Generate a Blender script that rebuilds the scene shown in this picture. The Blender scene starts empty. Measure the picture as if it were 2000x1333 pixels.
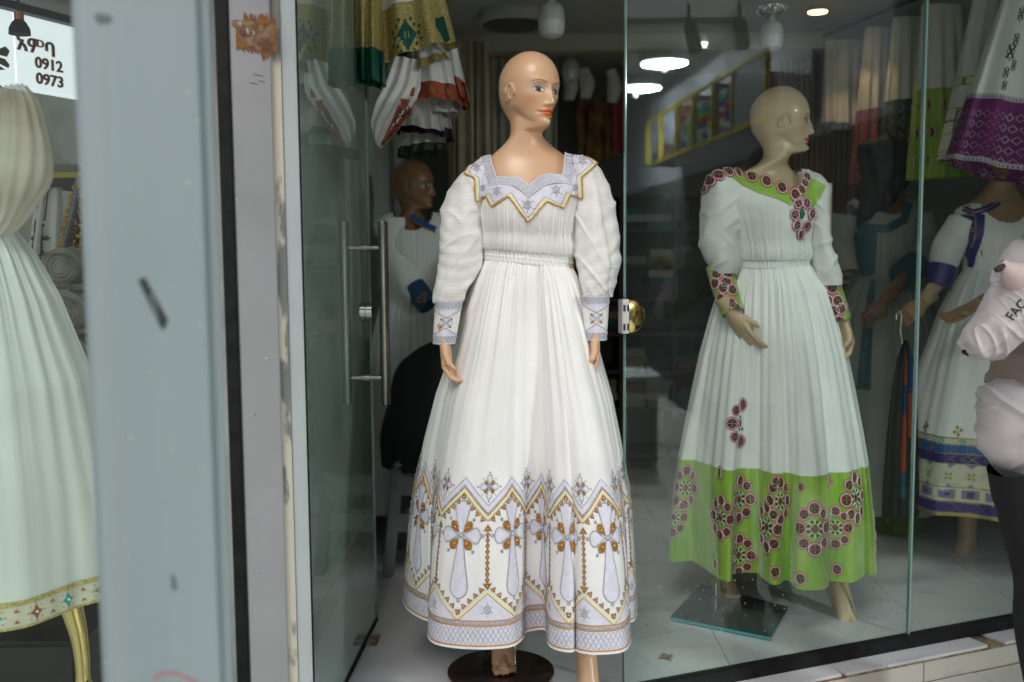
import bpy, bmesh, math, random
import numpy as np
from mathutils import Vector, Matrix, noise
from mathutils.bvhtree import BVHTree
R = math.radians
random.seed(7)
rng = np.random.default_rng(7)
S = bpy.context.scene
C = S.collection

# ------------------------------------------------------------------ camera, sky, sun, exposure
cam_d = bpy.data.cameras.new('camera'); cam = bpy.data.objects.new('camera', cam_d); C.objects.link(cam)
cam_d.lens = 35; cam_d.sensor_width = 36; cam_d.clip_start = .05; cam_d.clip_end = 200
PITCH, ROLL = 5.2, -.44
cam.matrix_world = Matrix.Translation((0, 0, 1.24)) @ Matrix.Rotation(R(90 - PITCH), 4, 'X') @ Matrix.Rotation(R(ROLL), 4, 'Z')
cam_d.dof.use_dof = True; cam_d.dof.focus_distance = 2.72; cam_d.dof.aperture_fstop = 2.2
S.camera = cam
w = bpy.data.worlds.new('World'); S.world = w; w.use_nodes = True
nt = w.node_tree; bg = nt.nodes['Background']
sky = nt.nodes.new('ShaderNodeTexSky'); sky.sky_type = 'NISHITA'; sky.sun_disc = False
SUN_EL, SUN_AZ = 50, 195           # the sun stands behind the photographer, a little to the left
sky.sun_elevation = R(SUN_EL); sky.sun_rotation = R(SUN_AZ); sky.air_density = 1; sky.dust_density = 3
hs = nt.nodes.new('ShaderNodeHueSaturation'); hs.inputs['Saturation'].default_value = .28
nt.links.new(sky.outputs[0], hs.inputs['Color']); nt.links.new(hs.outputs[0], bg.inputs['Color'])
bg.inputs['Strength'].default_value = .12
sd = bpy.data.lights.new('sun', 'SUN'); sd.energy = 1.0; sd.angle = R(25); sd.color = (1, .96, .9)
sun = bpy.data.objects.new('sun', sd); C.objects.link(sun)
_d = Vector((math.sin(R(SUN_AZ)) * math.cos(R(SUN_EL)), math.cos(R(SUN_AZ)) * math.cos(R(SUN_EL)), math.sin(R(SUN_EL))))
sun.rotation_euler = _d.to_track_quat('Z', 'Y').to_euler()
S.view_settings.view_transform = 'Standard'; S.view_settings.look = 'None'
S.view_settings.exposure = 0.17; S.view_settings.gamma = 1
S.cycles.max_bounces = 8; S.cycles.transparent_max_bounces = 24; S.cycles.use_denoising = True
S.cycles.sample_clamp_indirect = 4; S.cycles.caustics_reflective = False; S.cycles.caustics_refractive = False

# ------------------------------------------------------------------ measuring: photograph position (2000 px wide) -> place
MW = cam.matrix_world.copy(); CO = MW.translation.copy(); F = 35 / 36 * 2000
def ray(px, py): return (MW.to_3x3() @ Vector(((px - 1000) / F, (666.5 - py) / F, -1)))
def at(px, py, Y): d = ray(px, py); return CO + d * (Y / d.y)
def atz(px, py, z=0): d = ray(px, py); return CO + d * ((z - CO.z) / d.z)
MI = MW.inverted()
MIn = np.array(MI)
def project(P):
    P = np.asarray(P, float); q = P @ MIn[:3, :3].T + MIn[:3, 3]
    return np.stack([1000 + F * q[..., 0] / -q[..., 2], 666.5 - F * q[..., 1] / -q[..., 2], -q[..., 2]], -1)
# the shop front stands at an angle: u runs along it, d into the shop
AF = R(21.2); G0 = Vector((.31, 2.73, 0)); FU = Vector((math.cos(AF), math.sin(AF), 0)); FN = Vector((-math.sin(AF), math.cos(AF), 0))
def fp(u, d, z): return G0 + FU * u + FN * d + Vector((0, 0, z))
def atf(px, py, d=0):
    r = ray(px, py); o = G0 + FN * d; t = (o - CO).dot(FN) / r.dot(FN); p = CO + r * t
    return (p - G0).dot(FU), p.z
def mirror_pt(p):        # the place across the alley whose image in the shop window stands at p
    p = Vector(p); k = (p - G0).dot(FN); return p - 2 * k * FN

# ------------------------------------------------------------------ materials
MATS = {}
def mat(name, col=(.5, .5, .5), rough=.6, metal=0, col2=None, nscale=5, nlo=.4, nhi=.6, bump=0, bscale=50, coat=0, emit=0, sheen=0, spec=.5,
        stretch=(1, 1, 1), coords='Object', trans=0, bstretch=None, detail=4):
    if name in MATS: return MATS[name]
    m = bpy.data.materials.new(name); m.use_nodes = True; n = m.node_tree; b = n.nodes['Principled BSDF']
    b.inputs['Base Color'].default_value = (*col, 1); b.inputs['Roughness'].default_value = rough; b.inputs['Metallic'].default_value = metal
    b.inputs['Coat Weight'].default_value = coat; b.inputs['Sheen Weight'].default_value = sheen; b.inputs['Specular IOR Level'].default_value = spec
    tc = n.nodes.new('ShaderNodeTexCoord')
    def mapped(st):
        mp = n.nodes.new('ShaderNodeMapping'); mp.inputs['Scale'].default_value = st; n.links.new(tc.outputs[coords], mp.inputs['Vector']); return mp.outputs[0]
    if col2 is not None:
        no = n.nodes.new('ShaderNodeTexNoise'); no.inputs['Scale'].default_value = nscale; no.inputs['Detail'].default_value = detail
        n.links.new(mapped(stretch), no.inputs['Vector'])
        rp = n.nodes.new('ShaderNodeMapRange'); rp.inputs[1].default_value = nlo; rp.inputs[2].default_value = nhi; n.links.new(no.outputs[0], rp.inputs[0])
        mx = n.nodes.new('ShaderNodeMix'); mx.data_type = 'RGBA'; mx.inputs[6].default_value = (*col, 1); mx.inputs[7].default_value = (*col2, 1)
        n.links.new(rp.outputs[0], mx.inputs[0]); n.links.new(mx.outputs[2], b.inputs['Base Color'])
    if bump:
        no = n.nodes.new('ShaderNodeTexNoise'); no.inputs['Scale'].default_value = bscale; no.inputs['Detail'].default_value = 3
        n.links.new(mapped(bstretch or stretch), no.inputs['Vector'])
        bp = n.nodes.new('ShaderNodeBump'); bp.inputs['Strength'].default_value = bump; bp.inputs['Distance'].default_value = .004
        n.links.new(no.outputs[0], bp.inputs['Height']); n.links.new(bp.outputs[0], b.inputs['Normal'])
    if emit:
        b.inputs['Emission Color'].default_value = (*col, 1); b.inputs['Emission Strength'].default_value = emit
    if trans:
        t = n.nodes.new('ShaderNodeBsdfTransparent'); ms = n.nodes.new('ShaderNodeMixShader'); ms.inputs[0].default_value = trans
        out = n.nodes['Material Output']; n.links.new(b.outputs[0], ms.inputs[1]); n.links.new(t.outputs[0], ms.inputs[2]); n.links.new(ms.outputs[0], out.inputs[0])
    MATS[name] = m; return m
def attr_mat(name, rough=.4, coat=0, spec=.5, bump=0):
    m = bpy.data.materials.new(name); m.use_nodes = True; n = m.node_tree; b = n.nodes['Principled BSDF']
    a = n.nodes.new('ShaderNodeAttribute'); a.attribute_name = 'Col'; n.links.new(a.outputs['Color'], b.inputs['Base Color'])
    b.inputs['Roughness'].default_value = rough; b.inputs['Coat Weight'].default_value = coat; b.inputs['Specular IOR Level'].default_value = spec
    b.inputs['Subsurface Weight'].default_value = 0
    return m
def glass(name, tint, refl=1.0, base=.02, pale_mix=0):
    m = bpy.data.materials.new(name); m.use_nodes = True; n = m.node_tree; n.nodes.clear()
    o = n.nodes.new('ShaderNodeOutputMaterial'); t = n.nodes.new('ShaderNodeBsdfTransparent'); t.inputs[0].default_value = (*tint, 1)
    g = n.nodes.new('ShaderNodeBsdfGlossy'); g.inputs['Roughness'].default_value = .0; g.inputs[0].default_value = (.92, 1, .98, 1)
    fr = n.nodes.new('ShaderNodeFresnel'); fr.inputs[0].default_value = 1.5
    ma = n.nodes.new('ShaderNodeMath'); ma.operation = 'MULTIPLY_ADD'; ma.inputs[1].default_value = refl; ma.inputs[2].default_value = base; ma.use_clamp = True
    ge = n.nodes.new('ShaderNodeNewGeometry'); fb = n.nodes.new('ShaderNodeMath'); fb.operation = 'SUBTRACT'; fb.inputs[0].default_value = 1; fb.use_clamp = True
    n.links.new(ge.outputs['Backfacing'], fb.inputs[1]); m3 = n.nodes.new('ShaderNodeMath'); m3.operation = 'MULTIPLY'
    n.links.new(fr.outputs[0], ma.inputs[0]); n.links.new(ma.outputs[0], m3.inputs[0]); n.links.new(fb.outputs[0], m3.inputs[1])
    ms = n.nodes.new('ShaderNodeMixShader'); n.links.new(m3.outputs[0], ms.inputs[0]); n.links.new(t.outputs[0], ms.inputs[1]); n.links.new(g.outputs[0], ms.inputs[2]); n.links.new(ms.outputs[0], o.inputs[0])
    if pale_mix:  # mixes a patchy pale diffuse tone into the pane
        df = n.nodes.new('ShaderNodeBsdfDiffuse'); df.inputs[0].default_value = (.52, .66, .60, 1); no = n.nodes.new('ShaderNodeTexNoise'); no.inputs['Scale'].default_value = 2.2; no.inputs['Detail'].default_value = 6
        tc = n.nodes.new('ShaderNodeTexCoord'); n.links.new(tc.outputs['Object'], no.inputs['Vector']); rp = n.nodes.new('ShaderNodeMapRange'); rp.inputs[1].default_value = .3; rp.inputs[2].default_value = .75; rp.inputs[3].default_value = pale_mix * .6; rp.inputs[4].default_value = pale_mix * 1.5
        n.links.new(no.outputs[0], rp.inputs[0]); m4 = n.nodes.new('ShaderNodeMixShader'); n.links.new(rp.outputs[0], m4.inputs[0]); n.links.new(ms.outputs[0], m4.inputs[1]); n.links.new(df.outputs[0], m4.inputs[2]); n.links.new(m4.outputs[0], o.inputs[0])
    return m

M_cot = mat('white_cotton', (.84, .83, .82), .85, col2=(.79, .78, .765), nscale=3, bump=.14, bscale=1, sheen=.2, coords='UV', stretch=(2, 2, 1), bstretch=(260, 14, 1))
M_crink = mat('crinkled_cotton', (.80, .78, .755), .9, col2=(.72, .70, .67), nscale=6, bump=.5, bscale=1, sheen=.2, coords='UV', stretch=(2, 2, 1), bstretch=(150, 9, 1))
M_sleeve = mat('sheer_cotton_sleeve', (.80, .785, .76), .9, col2=(.73, .71, .685), nscale=5, bump=.35, bscale=1, sheen=.2, coords='UV', stretch=(4, 4, 1), bstretch=(26, 150, 1))
M_lil = mat('lilac_embroidery', (.77, .755, .86), .7, col2=(.70, .685, .79), nscale=60, bump=.5, bscale=500)
M_sil = mat('silver_thread', (.58, .58, .65), .45, metal=.35, col2=(.34, .34, .40), nscale=300, bump=.6, bscale=900)
M_gold = mat('amber_sequins', (.60, .27, .025), .38, metal=.35, col2=(.30, .11, .01), nscale=260, bump=.7, bscale=900)
M_orl = mat('orange_cord', (.55, .28, .03), .5, metal=.2)
M_cream = mat('cream_ribbon', (.74, .72, .50), .7)
M_pearl = mat('pearl_bead', (.85, .83, .84), .15, metal=.2, coat=.5)
M_skin = attr_mat('mannequin_skin', .36, .10)
M_person = attr_mat('human_skin', .55)
M_green = mat('green_silk', (.20, .42, .012), .38, col2=(.42, .56, .10), nscale=7, nlo=.35, nhi=.7, sheen=.3, bump=.2, bscale=1, coords='UV', stretch=(2.2, .8, 1), bstretch=(18, 320, 1))
M_red = mat('crimson_ring', (.30, .008, .03), .6)
M_pink = mat('pale_pink_ring', (.85, .62, .68), .6)
M_blk = mat('black_thread', (.012, .014, .012), .6)
M_grn2 = mat('dark_green_thread', (.01, .11, .04), .6)
M_lime = mat('lime_thread', (.35, .52, .06), .6)
M_wht = mat('white_thread', (.7, .74, .76), .6)
M_blackmetal = mat('black_metal', (.007, .007, .008), .5, col2=(.012, .012, .013), nscale=30, spec=.2)
M_steel = mat('brushed_steel', (.46, .43, .38), .28, metal=1, col2=(.30, .27, .23), nscale=9, nlo=.45, nhi=.75, stretch=(1, 1, .6), bump=.1, bscale=200)
M_chrome = mat('chrome', (.75, .75, .72), .08, metal=1)
M_brass = mat('polished_brass', (.78, .63, .24), .1, metal=1)
M_glass = glass('window_glass', (.94, .98, .965), 1.8, .0, .004)
M_glassd = glass('door_glass', (.84, .91, .89), 1.8, .02, .15)
M_glassedge = mat('green_glass_edge', (.10, .22, .21), .1, coat=1)

# ------------------------------------------------------------------ mesh helpers
def obj(name, verts, faces, m, parent=None, smooth=False, uv=None, col=None, midx=None):
    me = bpy.data.meshes.new(name)
    verts = np.asarray(verts, float)
    me.from_pydata(verts.tolist(), [], faces if isinstance(faces, list) else np.asarray(faces).tolist())
    for x in (m if isinstance(m, (list, tuple)) else [m]): me.materials.append(x)
    if smooth: me.polygons.foreach_set('use_smooth', [True] * len(me.polygons))
    if midx is not None: me.polygons.foreach_set('material_index', np.asarray(midx, int).tolist())
    if uv is not None:
        l = me.uv_layers.new(name='UVMap'); vi = np.zeros(len(me.loops), int); me.loops.foreach_get('vertex_index', vi)
        l.data.foreach_set('uv', np.asarray(uv, float)[vi].ravel())
    if col is not None:
        ca = me.color_attributes.new('Col', 'FLOAT_COLOR', 'POINT'); c4 = np.ones((len(verts), 4)); c4[:, :3] = col; ca.data.foreach_set('color', c4.ravel())
    me.update()
    o = bpy.data.objects.new(name, me); C.objects.link(o)
    if parent is not None: attach(o, parent)
    return o
def attach(o, parent):
    o.parent = parent
    o.matrix_parent_inverse = Matrix.Translation(parent.location).inverted() if parent.type == 'EMPTY' else Matrix()
def tag(o, label=None, cat=None, group=None, kind=None):
    if label: o['label'] = label
    if cat: o['category'] = cat
    if group: o['group'] = group
    if kind: o['kind'] = kind
    return o
def thing(name, loc, label, cat, group=None):
    o = bpy.data.objects.new(name, None); C.objects.link(o); o.location = loc; o.empty_display_size = .1
    return tag(o, label, cat, group)
class MB:
    """collects simple solids into one mesh"""
    def __init__(s): s.v = []; s.f = []; s.n = 0; s.mi = []
    def add(s, v, f, mi=0):
        v = np.asarray(v, float).reshape(-1, 3); s.v.append(v); s.f += [tuple(int(i) + s.n for i in q) for q in f]; s.mi += [mi] * len(f); s.n += len(v); return s
    def hexa(s, p, mi=0):      # 8 points: 4 bottom, 4 top
        return s.add([tuple(q) for q in p], [(3, 2, 1, 0), (4, 5, 6, 7), (0, 1, 5, 4), (1, 2, 6, 5), (2, 3, 7, 6), (3, 0, 4, 7)], mi)
    def box(s, a, b, mi=0):
        x0, y0, z0 = a; x1, y1, z1 = b
        return s.hexa([(x0, y0, z0), (x1, y0, z0), (x1, y1, z0), (x0, y1, z0), (x0, y0, z1), (x1, y0, z1), (x1, y1, z1), (x0, y1, z1)], mi)
    def fbox(s, u0, u1, d0, d1, z0, z1, mi=0):   # box in shop-front coordinates
        return s.hexa([fp(u0, d0, z0), fp(u1, d0, z0), fp(u1, d1, z0), fp(u0, d1, z0), fp(u0, d0, z1), fp(u1, d0, z1), fp(u1, d1, z1), fp(u0, d1, z1)], mi)
    def tube(s, path, rad, n=12, mi=0, caps=True):
        path = [Vector(p) for p in path]; rad = [r if isinstance(r, (tuple, list)) else (r, r) for r in (rad if isinstance(rad, (list, tuple)) and len(rad) == len(path) else [rad] * len(path))]
        v, up = [], None
        for i, p in enumerate(path):
            t = (path[min(i + 1, len(path) - 1)] - path[max(i - 1, 0)]).normalized()
            if up is None: up = Vector((0, 1, 0)) if abs(t.y) < .8 else Vector((1, 0, 0))
            a = (up - t * up.dot(t)).normalized(); b = t.cross(a); up = a
            for k in range(n):
                q = 2 * math.pi * k / n; v.append(tuple(p + b * math.cos(q) * rad[i][0] + a * math.sin(q) * rad[i][1]))
        f = [(i * n + k, i * n + (k + 1) % n, (i + 1) * n + (k + 1) % n, (i + 1) * n + k) for i in range(len(path) - 1) for k in range(n)]
        if caps: f += [tuple(range(n))[::-1], tuple((len(path) - 1) * n + k for k in range(n))]
        return s.add(v, f, mi)
    def lathe(s, c, prof, n=24, mi=0, axis='z'):   # prof: (r, h)
        c = Vector(c); v = []
        for r, h in prof:
            for k in range(n):
                q = 2 * math.pi * k / n; x, y = r * math.cos(q), r * math.sin(q)
                v.append(tuple(c + (Vector((x, y, h)) if axis == 'z' else Vector((x, h, y)) if axis == 'y' else Vector((h, x, y)))))
        f = [(i * n + k, i * n + (k + 1) % n, (i + 1) * n + (k + 1) % n, (i + 1) * n + k) for i in range(len(prof) - 1) for k in range(n)]
        f += [tuple(range(n))[::-1], tuple((len(prof) - 1) * n + k for k in range(n))]
        return s.add(v, f, mi)
    def mirrored(s):
        s.v = [np.array([tuple(mirror_pt(p)) for p in a]) for a in s.v]; s.f = [q[::-1] for q in s.f]; return s
    def build(s, name, m, parent=None, smooth=False, bevel=0, auto=True):
        o = obj(name, np.concatenate(s.v), s.f, m, parent, smooth, midx=s.mi)
        bm = bmesh.new(); bm.from_mesh(o.data); bmesh.ops.recalc_face_normals(bm, faces=bm.faces)
        if bevel: bmesh.ops.bevel(bm, geom=bm.edges[:], offset=bevel, segments=2, affect='EDGES', clamp_overlap=True)
        bm.to_mesh(o.data); bm.free()
        if smooth and auto: o.data.set_sharp_from_angle(angle=R(40))
        return o
def crom(pts, n, closed=False):
    P = np.asarray(pts, float); m = len(P); out = []
    segs = m if closed else m - 1
    for i in range(segs):
        g = lambda k: P[(i + k) % m] if closed else P[min(max(i + k, 0), m - 1)]
        p0, p1, p2, p3 = g(-1), g(0), g(1), g(2)
        for t in np.linspace(0, 1, 24, endpoint=False):
            out.append(.5 * (2 * p1 + (p2 - p0) * t + (2 * p0 - 5 * p1 + 4 * p2 - p3) * t * t + (-p0 + 3 * p1 - 3 * p2 + p3) * t ** 3))
    if not closed: out.append(P[-1])
    out = np.array(out); q = np.vstack([out, out[:1]]) if closed else out
    d = np.r_[0, np.cumsum(np.linalg.norm(np.diff(q, axis=0), axis=1))]
    s = np.linspace(0, d[-1], n, endpoint=not closed)
    return np.stack([np.interp(s, d, q[:, k]) for k in range(P.shape[1])], 1)
def gsm(a, sig):      # periodic gaussian smoothing along axis 0
    n = len(a); k = np.fft.fftfreq(n) * n; w_ = np.exp(-.5 * (2 * np.pi * k * sig / n) ** 2)
    return np.real(np.fft.ifft(np.fft.fft(a, axis=0) * (w_[:, None] if a.ndim > 1 else w_), axis=0))
def interp_rows(rows, n, k=1):
    """rows: list of tuples; first entry the parameter; smooth interpolation to n rows"""
    rows = np.asarray(rows, float); t = np.linspace(rows[0, 0], rows[-1, 0], n); out = [t]
    x = rows[:, 0]
    for c in range(1, rows.shape[1]):
        y = rows[:, c]; m = np.gradient(y, x); i = np.clip(np.searchsorted(x, t) - 1, 0, len(x) - 2); h = x[i + 1] - x[i]; u = (t - x[i]) / h
        out.append((2 * u ** 3 - 3 * u ** 2 + 1) * y[i] + (u ** 3 - 2 * u ** 2 + u) * h * m[i] + (-2 * u ** 3 + 3 * u ** 2) * y[i + 1] + (u ** 3 - u ** 2) * h * m[i + 1])
    return np.stack(out, 1)
def vnoise(P, sc, seed=0):
    return np.array([noise.noise(Vector((p[0] * sc[0] + seed, p[1] * sc[1], p[2] * sc[2]))) for p in np.asarray(P).reshape(-1, 3)]).reshape(np.asarray(P).shape[:-1])

class Cloth:
    """a sheet or tube of cloth as a grid of points; rows run from the top to the hem"""
    def __init__(s, G, closed=True):
        s.G = np.asarray(G, float); s.closed = closed; s.nt, s.ns = s.G.shape[:2]; s.norm()
        hem = s.G[-1]; q = np.vstack([hem, hem[:1]]) if closed else hem
        s.L = np.linalg.norm(np.diff(q, axis=0), axis=1).sum(); s.H = np.linalg.norm(np.diff(s.G, axis=0), axis=2).sum(0).mean()
    def norm(s):
        G = s.G
        ds = (np.roll(G, -1, 1) - np.roll(G, 1, 1)) if s.closed else np.gradient(G, axis=1)
        dt = np.gradient(G, axis=0); N = np.cross(ds, dt); N /= np.linalg.norm(N, axis=2, keepdims=True) + 1e-9
        if s.closed:
            c = G.mean(1, keepdims=True); sg = np.sign((N * (G - c)).sum())
        else: sg = np.sign((N * (np.array(CO) - G)).sum())
        s.N = N * sg; s.flip = sg < 0
    def disp(s, d): s.G = s.G + s.N * d[..., None]; s.norm(); return s
    def ev(s, a):
        a = np.asarray(a, float); S_ = a[:, 0] / s.L * (s.ns if s.closed else s.ns - 1); T = np.clip((1 - a[:, 1] / s.H), 0, 1) * (s.nt - 1)
        i = np.floor(S_).astype(int); fu = S_ - i; j = np.clip(np.floor(T).astype(int), 0, s.nt - 2); fv = T - j
        if s.closed: i0, i1 = i % s.ns, (i + 1) % s.ns
        else: i0 = np.clip(i, 0, s.ns - 1); i1 = np.clip(i + 1, 0, s.ns - 1)
        def lerp(A): return (A[j, i0] * (1 - fu)[:, None] + A[j, i1] * fu[:, None]) * (1 - fv)[:, None] + (A[j + 1, i0] * (1 - fu)[:, None] + A[j + 1, i1] * fu[:, None]) * fv[:, None]
        n = lerp(s.N); n /= np.linalg.norm(n, axis=1, keepdims=True) + 1e-9
        return lerp(s.G) + n * a[:, 2:3]
    def pix(s, px, py):      # cloth coordinates of what shows at a place in the photograph
        if not hasattr(s, 'PP'):
            s.PP = project(s.G); s.front = ((s.G - np.array(CO)) * s.N).sum(2) < 0
        d = np.hypot(s.PP[..., 0] - px, s.PP[..., 1] - py); d = np.where(s.front, d, 1e9); dm = d.min()
        c = np.where(d < dm + 4, s.PP[..., 2], 1e9); j, i = np.unravel_index(c.argmin(), c.shape)
        return i / s.ns * s.L, (1 - j / (s.nt - 1)) * s.H
    def mesh(s, name, m, parent=None, keep=None, rows=None, off=0, midx=None):
        a, b = rows or (0, s.nt); G = (s.G + s.N * off)[a:b]; nt_, ns_ = G.shape[:2]
        I = np.arange(nt_ * ns_).reshape(nt_, ns_); J = np.roll(I, -1, 1)
        if not s.closed: I0, J0 = I[:, :-1], I[:, 1:]
        else: I0, J0 = I, J
        f = np.stack([I0[:-1], J0[:-1], J0[1:], I0[1:]], -1).reshape(-1, 4)
        if not s.flip: f = f[:, ::-1]
        if keep is not None:
            c = G.reshape(-1, 3)[f].mean(1); f = f[keep(c)]
        uu = np.broadcast_to(np.arange(ns_) / ns_ * s.L, (nt_, ns_)); vv = np.broadcast_to(((s.nt - 1 - np.arange(a, b)) / (s.nt - 1) * s.H)[:, None], (nt_, ns_))
        return obj(name, G.reshape(-1, 3), f, m, parent, True, uv=np.stack([uu, vv], -1).reshape(-1, 2))

class Deco:
    """flat motifs laid out in cloth coordinates (s, h, lift) and then carried onto the cloth"""
    def __init__(s, mp): s.mp = mp; s.v = []; s.f = []; s.mi = []; s.n = 0; s.ms = []
    def m(s, mt):
        if mt not in s.ms: s.ms.append(mt)
        return s.ms.index(mt)
    def _add(s, v, f, mt): s.v.append(np.asarray(v, float)); s.f += [tuple(int(i) + s.n for i in q) for q in f]; s.mi += [s.m(mt)] * len(f); s.n += len(v)
    def poly(s, pts, mt, off=.0015, cell=.012, rings=2):
        P = np.asarray(pts, float); c = P.mean(0); q = []
        for i in range(len(P)):
            a, b = P[i], P[(i + 1) % len(P)]; k = max(1, int(np.hypot(*(b - a)) / cell))
            q += [a + (b - a) * j / k for j in range(k)]
        q = np.array(q); n = len(q); V = [np.r_[c, off]]
        for r in range(1, rings + 1):
            V += [np.r_[c + (p - c) * r / rings, off if r < rings else off * .6] for p in q]
        f = [(0, 1 + k, 1 + (k + 1) % n) for k in range(n)]
        for r in range(rings - 1): f += [(1 + r * n + k, 1 + (r + 1) * n + k, 1 + (r + 1) * n + (k + 1) % n, 1 + r * n + (k + 1) % n) for k in range(n)]
        s._add(V, f, mt); return s
    def band(s, A, B, mt, off=.001, sub=1):      # strip between two matching lines
        A, B = np.asarray(A, float), np.asarray(B, float); V = []
        for j in range(sub + 1): V += [np.r_[a + (b - a) * j / sub, off] for a, b in zip(A, B)]
        n = len(A); s._add(V, [(j * n + i, j * n + i + 1, (j + 1) * n + i + 1, (j + 1) * n + i) for j in range(sub) for i in range(n - 1)], mt); return s
    def stroke(s, pts, wd, mt, off=.002, closed=False, cell=.008):
        P = np.asarray(pts, float)
        if closed: P = np.vstack([P, P[:1]])
        q = []
        for a, b in zip(P[:-1], P[1:]):
            k = max(1, int(np.hypot(*(b - a)) / cell)); q += [a + (b - a) * j / k for j in range(k)]
        q.append(P[-1]); q = np.array(q)
        if closed: t = np.roll(q[:-1], -1, 0) - np.roll(q[:-1], 1, 0); t = np.vstack([t, t[:1]])
        else: t = np.gradient(q, axis=0)
        t /= np.linalg.norm(t, axis=1, keepdims=True) + 1e-9; nn = np.stack([-t[:, 1], t[:, 0]], 1)
        V = []
        for k, o in ((-.5, off * .4), (0, off), (.5, off * .4)): V += [np.r_[p + m_ * wd * k, o] for p, m_ in zip(q, nn)]
        n = len(q); s._add(V, [(j * n + i, j * n + i + 1, (j + 1) * n + i + 1, (j + 1) * n + i) for j in range(2) for i in range(n - 1)], mt); return s
    def bead(s, c, r, mt, off=.0015, n=6):
        V = [np.r_[c, off + r]] + [np.array([c[0] + r * .75 * math.cos(k * 6.283 / n), c[1] + r * .75 * math.sin(k * 6.283 / n), off + r * .7]) for k in range(n)] + [np.array([c[0] + r * math.cos(k * 6.283 / n), c[1] + r * math.sin(k * 6.283 / n), off * .2]) for k in range(n)]
        s._add(V, [(0, 1 + k, 1 + (k + 1) % n) for k in range(n)] + [(1 + k, 1 + n + k, 1 + n + (k + 1) % n, 1 + (k + 1) % n) for k in range(n)], mt); return s
    def build(s, name, parent=None, smooth=True):
        V = s.mp(np.concatenate(s.v)); o = obj(name, V, s.f, s.ms, parent, smooth, midx=s.mi); return o
def circle(c, rx, ry=None, n=16, rot=0):
    ry = ry or rx; a = np.arange(n) / n * 2 * np.pi; x, y = rx * np.cos(a), ry * np.sin(a); return np.stack([c[0] + x * math.cos(rot) - y * math.sin(rot), c[1] + x * math.sin(rot) + y * math.cos(rot)], 1)
def petal(c, ang, L, wd, r0=0, peak=2.0, blunt=.75, n=11):
    a = np.linspace(0, 1, n); hw = wd / 2 * np.sin(np.pi * a ** peak).clip(0) ** blunt
    ax = np.r_[a, a[::-1][1:-1]]; hh = np.r_[hw, -hw[::-1][1:-1]]; x = r0 + ax * L
    return np.stack([c[0] + x * math.cos(ang) - hh * math.sin(ang), c[1] + x * math.sin(ang) + hh * math.cos(ang)], 1)
def dens(P, cell=.01):
    P = np.asarray(P, float); q = []
    for a, b in zip(P[:-1], P[1:]):
        k = max(1, int(np.hypot(*(b - a)) / cell)); q += [a + (b - a) * j / k for j in range(k)]
    return np.array(q + [P[-1]])
def remesh(mb, vox, smooth=2):
    """one continuous skin from overlapping solids"""
    me = bpy.data.meshes.new('tmp'); V = np.concatenate(mb.v); me.from_pydata(V.tolist(), [], mb.f)
    o = bpy.data.objects.new('tmp', me); C.objects.link(o)
    m = o.modifiers.new('r', 'REMESH'); m.mode = 'VOXEL'; m.voxel_size = vox
    m2 = o.modifiers.new('s', 'SMOOTH'); m2.iterations = smooth; m2.factor = .5
    e = o.evaluated_get(bpy.context.evaluated_depsgraph_get()).to_mesh()
    v = np.zeros(len(e.vertices) * 3); e.vertices.foreach_get('co', v); f = [tuple(p.vertices) for p in e.polygons]
    bpy.data.objects.remove(o); bpy.data.meshes.remove(me)
    return v.reshape(-1, 3), f
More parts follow.
